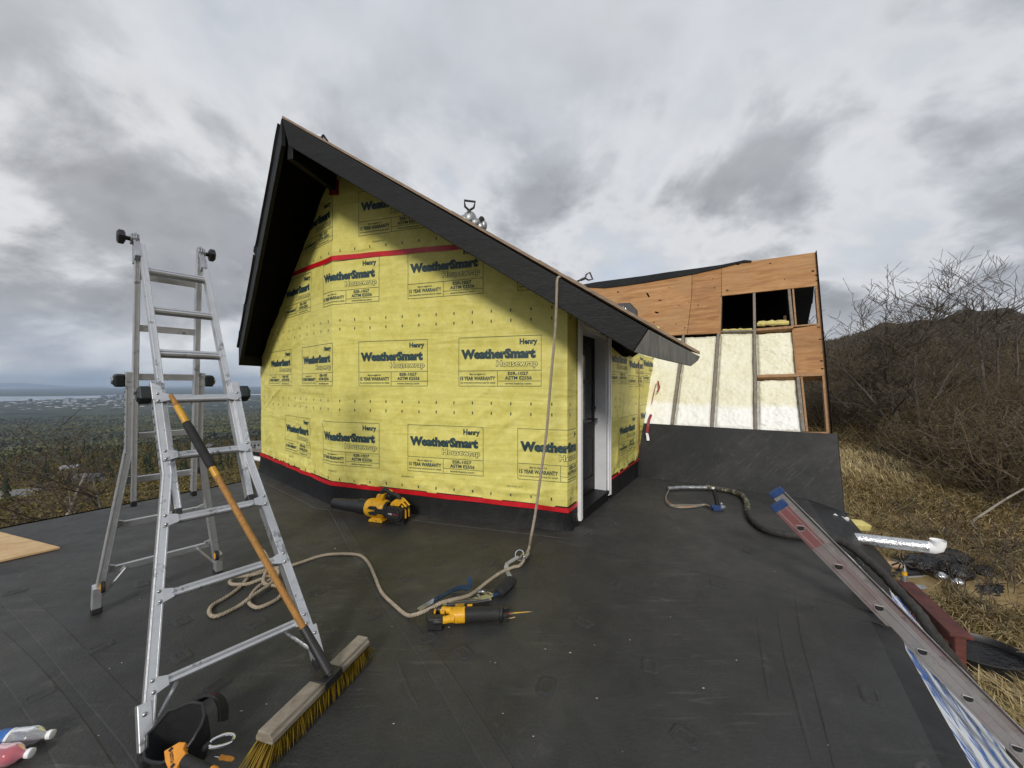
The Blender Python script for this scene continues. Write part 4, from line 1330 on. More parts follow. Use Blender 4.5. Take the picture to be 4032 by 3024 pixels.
# black underlayment draped over the top edge
mb = MB()
topl = [(150, 318), (270, 296), (430, 275), (620, 250), (800, 222), (1000, 196), (1180, 170), (1300, 146), (1345, 135), (1400, 139)]
botl = [(190, 330), (330, 338), (470, 322), (640, 296), (800, 268), (1000, 232), (1180, 190), (1300, 160), (1350, 152), (1402, 149)]
vs = [T6(x, y, 0.02) for x, y in topl] + [T6(x, y, 0.026) for x, y in botl]
n = len(topl)
mb.add(vs, [(i, i + n, i + n + 1, i + 1) for i in range(n - 1)])
vs2 = [T6(x, y, 0.02) for x, y in topl]
mb.add(vs2 + [p + TB * 1.5 for p in vs2], [(i, i + 1, i + 1 + n, i + n) for i in range(n - 1)])
mb.build('draped_underlayment', M['epdm_kerb'], tower)
mb = MB()
for x, y, w, h, a in ((648, 390, 7, 22, 0.5), (711, 516, 18, 6, -0.2), (690, 590, 5, 5, 0), (1300, 167, 14, 5, 0), (1845, 216, 12, 6, 0), (1535, 160, 8, 4, 0), (1222, 355, 12, 4, 0), (1870, 246, 11, 5, 0), (1875, 285, 11, 3, 0), (1885, 622, 14, 4, 0), (1898, 712, 12, 4, 0), (1912, 805, 6, 3, 0), (1908, 868, 14, 5, 0), (1912, 925, 12, 5, 0), (1130, 338, 5, 4, 0), (1640, 275, 5, 4, 0), (430, 368, 9, 4, 0), (735, 428, 10, 4, 0), (1012, 465, 7, 4, 0), (915, 628, 6, 4, 0)):
    pts = []
    for k in range(8):
        t = 2 * math.pi * k / 8
        dx, dy = w * math.cos(t) * random.uniform(.8, 1.15), h * math.sin(t) * random.uniform(.8, 1.15)
        pts.append(T6(x + dx * math.cos(a) + dy * math.sin(a), y - dx * math.sin(a) + dy * math.cos(a), 0.0025))
    mb.add(pts, [tuple(range(8))])
mb.build('sheathing_scars', M['soffit'], tower, kind='stuff')

def make_debris():
    rg = random.Random(12)
    mb = MB()
    pts = [(2245, 2570), (2147, 2556), (1543, 2467), (1768, 2470), (1980, 2810), (2230, 2110), (2330, 2100), (2350, 2065), (2425, 2060), (2640, 2430), (2770, 2710), (1950, 2610), (1160, 2065), (1320, 2160), (2480, 2520), (2900, 2600), (2100, 2900), (1550, 2850), (480, 2610), (950, 2800), (3050, 2250), (2350, 2750)]
    for k in range(24):
        x, y = rg.uniform(200, 3300), 2050 + 950 * rg.random() ** 1.3
        pts.append((x, y))
    for i, (x, y) in enumerate(pts):
        p = G(x, y, 0.0015)
        if p.y > 3.75 and -2.6 < p.x < 0.7: continue
        r = (0.007 if i < 22 else 0.003) * rg.uniform(0.5, 1.2)
        a = rg.uniform(0, 6.28); e = rg.uniform(0.3, 1.0)
        q = [p + V((math.cos(a + t) * r, math.sin(a + t) * r * e, 0)) for t in (0, 1.4, 2.9, 4.6)]
        mb.prism(q, V((0, 0, 0.002)))
    mb.build('deck_specks', plain('pale_chips', (0.42, 0.39, 0.33), 0.8, var=0.5, vs=2.0, bump=0), roof_deck, kind='stuff')
make_debris()
# ------------------------------------------------------------------ multi-position ladder
def make_ladder():
    FT = V((-1.236, 1.784, 0)); RT = V((-2.52, 2.773, 0)); TOP = V((-2.37, 2.66, 2.45))
    WD = V((0.64, 0.77, 0)).normalized()
    lad = thing('folding_ladder', 'aluminium multi-position ladder standing open as a tall A-frame', 'ladder', (FT + RT) / 2)
    def frame(F, t_in, t_out, t_kink, rungs_out, rungs_in, shift, half_in, half_out, half_foot, front):
        D = (TOP - F)
        L = D.length
        d = D.normalized()
        n = d.cross(WD).normalized()
        if n.dot(V((0.77, -0.64, 0))) < 0:
            n = -n
        if not front:
            n = -n                                        # outward, away from the other frame
        def P(t, v, o=0.0):
            return F + D * t + WD * (v + shift * sstep(0.05, 0.4, t)) + n * o
        def rail(name, t0, t1, v0, v1, w, h, o=0.0, m='alu'):
            mb = MB()
            a, b_ = P(t0, v0, o), P(t1, v1, o)
            mb.beam(a, b_, w, h, n)
            # raised lips front and back make the C-channel
            dd = (b_ - a).normalized(); sx = dd.cross(n).normalized()
            for sg in (-1, 1):
                mb.beam(a + n * sg * (h / 2 + 0.0015) + sx * (w / 2 - 0.005), b_ + n * sg * (h / 2 + 0.0015) + sx * (w / 2 - 0.005), 0.004, 0.0016, n)
                mb.beam(a + n * sg * (h / 2 + 0.0015) - sx * (w / 2 - 0.005), b_ + n * sg * (h / 2 + 0.0015) - sx * (w / 2 - 0.005), 0.004, 0.0016, n)
            return mb.build(name, M[m], lad, bevel=0.003)
        for sg in (-1, 1):
            rail('inner_rail', t_in, 0.985, sg * half_in, sg * half_in, 0.030, 0.058, -0.010)
            mb = MB(); mb.beam(P(t_in - 0.010, sg * half_in, -0.010), P(t_in + 0.006, sg * half_in, -0.010), 0.031, 0.064, n); mb.build('rail_cap', M['black_plastic'], lad, bevel=0.004)
            rail('outer_rail', t_kink, t_out, sg * half_out, sg * half_out, 0.040, 0.066, 0.002)
            rail('outer_rail', 0.022, t_kink + 0.003, sg * half_foot, sg * half_out, 0.040, 0.066, 0.0035)
            mb = MB()                                      # rivet-hole strip on the side of the rail
            for k in range(9):
                t = lerp(t_kink + 0.02, t_out - 0.03, k / 8)
                mb.lathe(P(t, sg * (half_out + 0.0205), 0.002), WD * sg, [(0, 0.008), (0.002, 0.008), (0.0025, 0.005)], 8)
            mb.build('rivet_row', M['dark_steel'], lad, kind='stuff')
            # foot: metal shoe plate and rubber pad
            mb = MB(); mb.beam(P(0.014, sg * (half_foot + 0.002), 0.003), P(0.072, sg * (half_foot - 0.003), 0.003), 0.046, 0.076, n)
            shoe = mb.build('shoe', M['alu'], lad, bevel=0.004)
            mb = MB()
            for t in (0.028, 0.058):
                mb.ball(P(t, sg * half_foot, 0.042 if front else 0.042), 0.009, n=8, m=5)
            mb.build('rivet', M['steel'], shoe, smooth=True, kind='stuff')
            mb = MB(); q = F + WD * sg * half_foot + n * 0.004
            mb.box(q + V((0, 0, 0.022)), 0.026, 0.044, 0.021, WD, n - V((0, 0, n.z)))
            mb.build('rubber_foot', M['black_rubber'], lad, bevel=0.008)
            # locking knob half way
            mb = MB(); c = P(t_out - 0.018, sg * (half_out + 0.048), 0.0)
            dl = d
            mb.box(c, 0.026, 0.036, 0.042, WD, n, dl); mb.box(c + WD * sg * 0.010, 0.022, 0.030, 0.034, WD, n, dl)
            mb.build('lock_block', M['green_plastic'], lad, bevel=0.010)
            mb = MB(); cc = c + WD * sg * 0.034
            mb.tube([cc + (n * math.cos(a) + dl * math.sin(a)) * 0.021 for a in np.linspace(0.5, 4.4, 9)], 0.006, 6)
            mb.build('lock_pin', M['steel'], lad, smooth=True)
            mb = MB(); mb.beam(P(t_out - 0.035, sg * half_out, 0.003), P(t_out + 0.006, sg * half_out, 0.003), 0.046, 0.074, n); mb.build('lock_sleeve', M['alu'], lad, bevel=0.003)
            # diagonal foot brace
            t1 = rungs_out[0]
            hw = lerp(half_foot, half_out, t1 / t_kink)
            mb = MB(); mb.tube([P(t1, sg * (hw - 0.10), -0.012), P(t1 * 0.42, sg * (lerp(half_foot, half_out, t1 * 0.42 / t_kink) - 0.012), -0.012)], 0.008, 8)
            mb.build('brace', M['alu'], lad, smooth=True)
        for t in rungs_out:
            hw = half_out if t > t_kink else lerp(half_foot, half_out, t / t_kink)
            mb = MB()
            a, b_ = P(t, -hw + 0.05, 0.020), P(t, hw - 0.05, 0.020)
            prof_ = [(-0.020, -0.016), (0.020, -0.016), (0.020, 0.008), (0.012, 0.014), (0.0, 0.011), (-0.012, 0.014), (-0.020, 0.008)]
            mb.prism([a + d * u + n * w_ for u, w_ in prof_], b_ - a)
            o = mb.build('rung', M['alu_rung'], lad, bevel=0.002)
            for sg in (-1, 1):                           # flattened ends flare on to the rail face
                mb = MB()
                p0 = P(t, sg * (hw - 0.05), 0.0325); p1 = P(t, sg * (hw - 0.012), 0.041); p2 = P(t, sg * (hw + 0.012), 0.041)
                vs = []
                for p, hh, th in ((p0, 0.019, 0.010), (p1, 0.030, 0.004), (p2, 0.032, 0.003)):
                    vs += [p + d * hh + n * th, p - d * hh + n * th, p - d * hh - n * th, p + d * hh - n * th]
                fs = [(0, 1, 5, 4), (1, 2, 6, 5), (2, 3, 7, 6), (3, 0, 4, 7), (4, 5, 9, 8), (5, 6, 10, 9), (6, 7, 11, 10), (7, 4, 8, 11), (0, 3, 2, 1), (8, 9, 10, 11)]
                mb.add(vs, fs)
                mb.build('rung_end', M['alu'], o)
            mb = MB()
            for sg in (-1, 1):
                for e in (-0.022, 0.022):
                    mb.ball(P(t, sg * (hw + 0.0), 0.044) + d * e, 0.0085, n=8, m=5)
            mb.build('rivet', M['steel'], o, smooth=True, kind='stuff')
        for t in rungs_in:
            mb = MB()
            a, b_ = P(t, -half_in + 0.010, -0.010), P(t, half_in - 0.010, -0.010)
            prof_ = [(-0.022, -0.018), (0.022, -0.018), (0.022, 0.010), (0.013, 0.018), (0.004, 0.018), (0.0, 0.010), (-0.004, 0.018), (-0.013, 0.018), (-0.022, 0.010)]
            mb.prism([a + d * u + n * w_ for u, w_ in prof_], b_ - a)
            mb.build('rung', M['alu_rung'], lad)
        return P, n, d
    fr = frame(FT, 0.343, 0.605, 0.412, [0.0876, 0.2087, 0.3295, 0.4507, 0.5735], [0.690, 0.803, 0.915], 0.018, 0.160, 0.186, 0.333, True)
    rr = frame(RT, 0.285, 0.640, 0.430, [0.105, 0.225, 0.345, 0.468, 0.560], [0.632, 0.765, 0.905], 0.0, 0.160, 0.186, 0.325, False)
    # hinges with big knobs
    for sg in (-1, 1):
        c = TOP + WD * sg * 0.168
        mb = MB()
        for k, (o, r) in enumerate(((-0.016, 0.040), (-0.004, 0.047), (0.008, 0.040), (0.018, 0.036))):
            mb.lathe(c + WD * o * sg, WD * sg, [(0, r), (0.008, r)], 18)
        hg = mb.build('hinge', M['steel'], lad, bevel=0.001)
        mb = MB()
        mb.beam(c + V((0, 0, 0.0)), c - fr[2] * 0.16, 0.030, 0.052, fr[1]); mb.beam(c + V((0, 0, 0.0)), c - rr[2] * 0.16, 0.028, 0.050, rr[1])
        mb.build('hinge_arm', M['steel'], hg, bevel=0.003)
        mb = MB(); k0 = c + WD * sg * 0.026
        mb.lathe(k0, WD * sg, [(0, 0.014), (0.03, 0.014)], 10)
        mb.build('knob_stem', M['black_plastic'], hg, smooth=True)
        mb = MB()
        npt = 24
        for a0, b0, ra, rb in ((0.045, 0.052, 0.030, 0.038), (0.052, 0.074, 0.038, 0.038), (0.074, 0.080, 0.038, 0.028)):
            pass
        prof_ = [(0.022, 0.026), (0.029, 0.042), (0.054, 0.042), (0.062, 0.030)]
        vs = []; fs = []
        t = (WD * sg).normalized(); a = V((0, 0, 1)); b_ = t.cross(a)
        for dd_, r in prof_:
            for k in range(npt):
                w = 2 * math.pi * k / npt
                rr_ = r * (1 + 0.09 * math.cos(6 * w))
                vs.append(k0 + t * dd_ + (a * math.sin(w) + b_ * math.cos(w)) * rr_)
        for i in range(3):
            for k in range(npt):
                k2 = (k + 1) % npt
                fs.append((i * npt + k, i * npt + k2, (i + 1) * npt + k2, (i + 1) * npt + k))
        fs.append(tuple(range(npt - 1, -1, -1))); fs.append(tuple(3 * npt + k for k in range(npt)))
        mb.add(vs, fs)
        mb.build('hinge_knob', M['black_plastic'], hg, smooth=True)
    # tip-and-glide wheels on the rear feet
    for sg in (-1, 1):
        c = rr[0](0.075, sg * 0.300, -0.055)
        mb = MB(); mb.lathe(c - WD * 0.011, WD, [(0, 0.026), (0.004, 0.037), (0.018, 0.037), (0.022, 0.026)], 18)
        wh = mb.build('wheel', M['black_rubber'], lad, smooth=True)
        mb = MB(); mb.lathe(c - WD * 0.0125, WD, [(0, 0.024), (0.025, 0.024)], 14); mb.build('rim', M['yellow_plastic'], wh)
    return lad, fr, WD
LAD, FRONT, LWD = make_ladder()

# ------------------------------------------------------------------ push broom leaning on the ladder
def make_broom():
    n0 = V((-1.01, 1.513, 0)); f0 = V((-0.846, 2.088, 0))
    ax = (f0 - n0).normalized(); sd = V((ax.y, -ax.x, 0))
    if sd.x < 0: sd = -sd
    mid = (n0 + f0) / 2 + sd * 0.043
    br = thing('push_broom', 'wide push broom with yellow bristles leaning on the ladder', 'broom', mid)
    hl = (f0 - n0).length / 2
    mb = MB()
    prof_ = [(-0.042, 0.098), (0.042, 0.098), (0.042, 0.118), (0.034, 0.126), (0.030, 0.140), (-0.030, 0.140), (-0.034, 0.126), (-0.042, 0.118)]
    mb.prism([mid - ax * hl + sd * a + V((0, 0, z)) for a, z in prof_], ax * hl * 2)
    mb.build('block', M['broom_wood'], br, bevel=0.003)
    mb = MB()
    rg = random.Random(4)
    for i in range(92):
        for j in range(6):
            base = mid + ax * lerp(-hl + 0.006, hl - 0.006, i / 91) + sd * lerp(-0.036, 0.036, j / 5) + V((0, 0, 0.098))
            for q in range(3):
                spl = 0.22 * (j / 5 - 0.5) - 0.10 + rg.uniform(-0.12, 0.12)
                e = max(0, abs(i / 91 - 0.5) - 0.42) * 2.2 * (1 if i > 45 else -1)
                tip = base + sd * spl * 0.13 + ax * (e * 0.4 + rg.uniform(-0.014, 0.014)) - V((0, 0, 0.094 + rg.uniform(-0.008, 0.002)))
                w = ax * 0.0019 if q % 2 else sd * 0.0019
                b0 = base + ax * rg.uniform(-0.004, 0.004)
                md = b0.lerp(tip, 0.6) + sd * 0.004 * spl
                mb.add([b0 - w, b0 + w, md + w, md - w, tip], [(0, 1, 2, 3), (3, 2, 4)])
    mb.build('bristles', M['bristle'], br, kind='stuff')
    # handle
    bot = V((-0.885, 1.80, 0.20)); top = V((-1.895, 2.13, 1.446))
    hd = (top - bot).normalized()
    def H(t):
        return bot.lerp(top, t)
    rad = 0.0150
    mb = MB(); mb.tube([H(t) for t in np.linspace(0.02, 0.995, 14)], [rad] * 13 + [rad * 0.7], 14)
    handle = mb.build('handle', M['handle_wood'], br, smooth=True)
    for t0 in (0.655, 0.86):
        mb = MB(); mb.tube([H(t0 + q) for q in ((0, 0.005, 0.045, 0.05) if t0 < 0.8 else (0, 0.01, 0.08, 0.085))], [rad * 1.02, rad * 1.08, rad * 1.08, rad * 1.02], 14)
        mb.build('yellow_wrap', M['yellow_paint'], handle, smooth=True)
    mb = MB(); mb.tube([H(t) for t in (0.690, 0.70, 0.72, 0.74, 0.76, 0.78, 0.80, 0.82, 0.84, 0.86, 0.875)], [rad * 1.25, rad * 1.42, rad * 1.45, rad * 1.40, rad * 1.47, rad * 1.42, rad * 1.46, rad * 1.40, rad * 1.45, rad * 1.38, rad * 1.2], 14)
    mb.build('tape_grip', M['nylon'], handle, smooth=True)
    # bracket: socket tube and saddle plate
    c = V((-0.872, 1.80, 0.142))
    mb = MB()
    mb.prism([c + ax * a + sd * b_ + V((0, 0, 0.0)) for a, b_ in ((-0.055, -0.047), (0.055, -0.047), (0.055, 0.047), (-0.055, 0.047))], V((0, 0, 0.006)))
    mb.prism([c + ax * a + sd * 0.0435 + V((0, 0, z)) for a, z in ((-0.055, 0.005), (0.055, 0.005), (0.055, -0.03), (-0.055, -0.03))], sd * 0.005)
    mb.tube([H(-0.035), H(0.11)], [rad * 1.5, rad * 1.28], 14)
    sk = mb.build('socket', M['black_plastic'], br, smooth=True, bevel=0.002)
    mb = MB(); mb.lathe(c + sd * 0.02 + V((0, 0, 0.006)), V((0, 0, 1)), [(0, 0.013), (0.006, 0.013), (0.008, 0.007), (0.014, 0.007)], 6)
    mb.tube([c + sd * 0.02 + V((math.cos(a) * 0.011, 0.006 * math.sin(a), 0.02 + math.sin(a) * 0.014)) for a in np.linspace(0, 3.14, 7)], 0.003, 6)
    mb.build('wing_bolt', M['steel'], sk)
make_broom()

# ------------------------------------------------------------------ rope
def rope_mesh(mb, path, r=0.0125, pitch=0.060, seg=7):
    L = [0.0]
    for a, b_ in zip(path, path[1:]):
        L.append(L[-1] + (b_ - a).length)
    n = int(L[-1] / (pitch / seg))
    pts = []; j = 0
    for i in range(n + 1):
        q = L[-1] * i / n
        while j < len(L) - 2 and L[j + 1] < q:
            j += 1
        pts.append((path[j].lerp(path[j + 1], (q - L[j]) / max(1e-9, L[j + 1] - L[j])), q))
    frames = []; prev = V((0, 0, 1))
    for i, (p, q) in enumerate(pts):
        t = (pts[min(i + 1, n)][0] - pts[max(i - 1, 0)][0]).normalized()
        a = prev - t * prev.dot(t)
        if a.length < 1e-3:
            a = V((1, 0, 0)) - t * t.x
        a.normalize(); prev = a
        frames.append((p, a, t.cross(a), q))
    for k in range(3):
        sp = []
        for p, a, b_, q in frames:
            w = 2 * math.pi * (q / pitch + k / 3)
            sp.append(p + (a * math.sin(w) + b_ * math.cos(w)) * r * 0.50)
        mb.tube(sp, r * 0.56, 6)
hang = []
for x, y, d in ((2226, 1092, 3.52), (2204, 1090, 3.42), (2194, 1102, 3.365), (2192, 1160, 3.35), (2186, 1300, 3.345), (2170, 1480, 3.34), (2152, 1700, 3.335), (2132, 1850, 3.33), (2110, 2010, 3.325), (2092, 2110, 3.315)):
    hang.append(U(x, y, d))
deckpts = [(2083, 2172), (2053, 2220), (2018, 2234), (1974, 2253), (1925, 2286), (1885, 2318), (1844, 2345), (1790, 2359), (1741, 2372), (1708, 2389), (1668, 2408), (1632, 2421), (1600, 2421), (1553, 2383), (1504, 2334), (1477, 2274), (1455, 2225), (1428, 2193), (1390, 2182), (1308, 2182), (1254, 2191), (1197, 2210), (1138, 2229), (1075, 2237), (1037, 2245), (994, 2259), (972, 2280), (940, 2316), (886, 2354), (839, 2381), (823, 2408), (839, 2427), (880, 2416), (940, 2386), (980, 2356), (1021, 2328), (1062, 2300), (1089, 2270), (1095, 2249), (1075, 2240), (1030, 2254), (1000, 2262), (960, 2268), (924, 2273), (905, 2289), (913, 2300), (950, 2301), (980, 2298), (1021, 2283), (1060, 2268), (1072, 2276), (1050, 2290), (1021, 2306), (994, 2335), (980, 2367), (989, 2383), (1016, 2392), (1062, 2375), (1097, 2354), (1111, 2327), (1097, 2309), (1062, 2303), (1036, 2290), (1050, 2240), (1056, 2205), (1037, 2168)]
raise_ = {1: 0.040, 2: 0.036, 3: 0.02, 4: 0.016, 5: 0.02, 6: 0.05, 7: 0.075, 8: 0.075, 9: 0.06, 10: 0.045, 11: 0.025}
dp = []
for i, (x, y) in enumerate(deckpts):
    z = 0.0135 + raise_.get(i, 0.0)
    if i >= 33: z = 0.0135 + (0.026 if 34 <= i <= 39 else 0.0)
    if i >= 40: z = 0.0135 + (0.026 if i in (40, 41, 42, 48, 49) else 0.012)
    if i >= 50: z = 0.030 if i < 53 or i > 59 else 0.015
    if i >= 62: z = 0.045
    if i == len(deckpts) - 1: z = 0.075
    dp.append(G(x, y, z))
path = catmull(hang + [dp[0] + V((0, 0, 0.03))] + dp[1:], 9)
mb = MB(); rope_mesh(mb, path)
o = mb.build('rope', M['rope'], smooth='all')
tag(o, 'beige twisted rope hanging from the roof edge and coiled on the deck', 'rope')

# ------------------------------------------------------------------ rope grab, lanyard with black shock pack
def make_lanyard():
    p0 = G(2065, 2200, 0.05)
    la = thing('lanyard', 'grey webbing lanyard with steel rope grab and black shock pack', 'lanyard', G(1990, 2300))
    a = G(2078, 2182, 0.055); b_ = G(2050, 2222, 0.052)
    d = (b_ - a).normalized()
    mb = MB(); mb.lathe(a - d * 0.005, d, [(0, 0.019), (0.10, 0.019)], 12, cap=False)
    mb.lathe(a - d * 0.01 + V((-0.038, 0.012, 0)), d, [(0, 0.010), (0.10, 0.012)], 10)
    grab = mb.build('rope_grab', M['steel'], la, smooth=True)
    mb = MB()
    c = G(2046, 2186, 0.075)
    mb.tube([c + V((math.cos(w) * 0.036, 0.012 * math.sin(w), math.sin(w) * 0.040)) for w in np.linspace(0, 2 * math.pi, 17)[:-1]], 0.0045, 7, closed=True)
    mb.build('ring', M['chrome'], grab, smooth=True)
    mb = MB()
    def band(pts, w, th=0.004):
        P = [V(p) for p in pts]
        for i in range(len(P) - 1):
            mb.beam(P[i], P[i + 1], w, th, V((0, 0, 1)), ext=0.003)
    band([G(2040, 2193, 0.062), G(2015, 2208, 0.05), G(1998, 2218, 0.035)], 0.028, 0.012)
    band([G(1998, 2218, 0.03), G(1992, 2236, 0.006), G(2000, 2256, 0.006), G(2008, 2270, 0.012)], 0.034)
    mb.build('webbing', M['webbing'], la)
    e0, e1 = G(2016, 2282, 0.035), G(1962, 2336, 0.035)
    mb = MB()
    P = [e0.lerp(e1, t) for t in (-0.02, 0.06, 0.2, 0.4, 0.6, 0.8, 0.94, 1.0)]
    mb.tube(P, [0.026, 0.044, 0.048, 0.046, 0.048, 0.046, 0.043, 0.026], 12, flat=0.74)
    mb.build('shock_pack', M['nylon'], la, smooth=True)
    mb = MB()
    band([e1, G(1950, 2340, 0.02), G(1938, 2344, 0.02)], 0.03, 0.01)
    mb.build('pack_tail', M['blue_cap'], la)
    # snap hook
    mb = MB()
    h0 = G(1938, 2346, 0.022); h1 = G(1884, 2336, 0.022)
    d = (h1 - h0).normalized(); s = V((-d.y, d.x, 0))
    hook = [h0, h0 + d * 0.03 + s * 0.026, h0 + d * 0.075 + s * 0.034, h0 + d * 0.11 + s * 0.012, h0 + d * 0.112 - s * 0.014, h0 + d * 0.08 - s * 0.034, h0 + d * 0.03 - s * 0.026]
    mb.tube(catmull(hook, 4, closed=True), 0.009, 8, closed=True)
    mb.tube([h0 + d * 0.02 + s * 0.006, h0 + d * 0.09 - s * 0.02], 0.006, 8)
    mb.build('snap_hook', M['chrome'], la, smooth=True)
make_lanyard()

# grey folded roof bracket and blue pry bar beside the saw
def make_bracket():
    o = thing('roof_bracket', 'long grey pressed-steel bracket lying behind the saw', 'bracket', G(1830, 2400))
    a, b_ = G(1745, 2380, 0.035), G(1932, 2352, 0.035)
    d = (b_ - a).normalized(); s = V((-d.y, d.x, 0)); L = (b_ - a).length
    mb = MB()
    out = [(0, -0.016), (L * 0.55, -0.020), (L * 0.62, -0.034), (L, -0.034), (L + 0.004, 0.030), (L * 0.86, 0.040), (L * 0.74, 0.016), (L * 0.70, 0.030), (L * 0.45, 0.018), (0, 0.014)]
    mb.prism([a + d * x + s * y - V((0, 0, 0.004)) for x, y in out], V((0, 0, 0.006)))
    mb.prism([a + d * x + s * y + V((0, 0, 0.0025)) for x, y in ((0.02, -0.016), (L * 0.55, -0.020), (L * 0.62, -0.034), (L * 0.95, -0.034), (L * 0.95, -0.029), (L * 0.63, -0.029), (L * 0.56, -0.015), (0.02, -0.011))], V((0, 0, 0.012)))
    mb.build('plate', M['steel'], o, bevel=0.001)
    mb = MB(); mb.prism([a + d * x + s * y + V((0, 0, 0.003)) for x, y in ((0.03, 0.002), (L * 0.5, 0.004), (L * 0.62, -0.012), (L * 0.78, -0.012), (L * 0.78, -0.006), (L * 0.64, -0.004), (L * 0.52, 0.011), (0.03, 0.009))], V((0, 0, 0.003))); mb.build('rib', M['dark_steel'], o)
    mb = MB()
    for x in (0.34, 0.40):
        mb.lathe(a + d * L * x + s * -0.012 + V((0, 0, 0.003)), V((0, 0, 1)), [(0, 0.007), (0.005, 0.006)], 8)
    mb.build('rivet', M['dark_steel'], o, kind='stuff')
    # second arm, standing on edge
    o2 = thing('pry_bar', 'blue flat pry bar with a hooked end propped on the bracket', 'pry bar', G(1740, 2370))
    pts = [G(1648, 2402, 0.008), G(1675, 2385, 0.015), G(1705, 2367, 0.03), G(1720, 2357, 0.05), G(1770, 2330, 0.06), G(1818, 2312, 0.07), G(1832, 2318, 0.07), G(1842, 2316, 0.08), G(1850, 2300, 0.095), G(1850, 2285, 0.11), G(1845, 2277, 0.118)]
    P = catmull(pts, 5)
    mb = MB(); mb2 = MB()
    for i in range(len(P) - 1):
        w = 0.030 if i > 12 else lerp(0.036, 0.030, i / 12)
        (mb2 if i < 12 else mb).beam(P[i], P[i + 1], w, 0.006, V((-0.25, -0.45, 0.85)), ext=0.0015)
    mb.build('bar', M['blue_steel'], o2); mb2.build('worn_end', M['steel'], o2, label='bright worn chisel end')
    o3 = thing('steel_clip', 'small galvanised angle clip under the pry bar', 'clip', G(1800, 2345))
    mb = MB(); c = G(1795, 2350, 0.03)
    mb.box(c, 0.028, 0.003, 0.03); mb.box(c + V((0.0, 0.03, -0.026)), 0.028, 0.03, 0.003)
    mb.build('angle', M['dark_steel'], o3)
make_bracket()

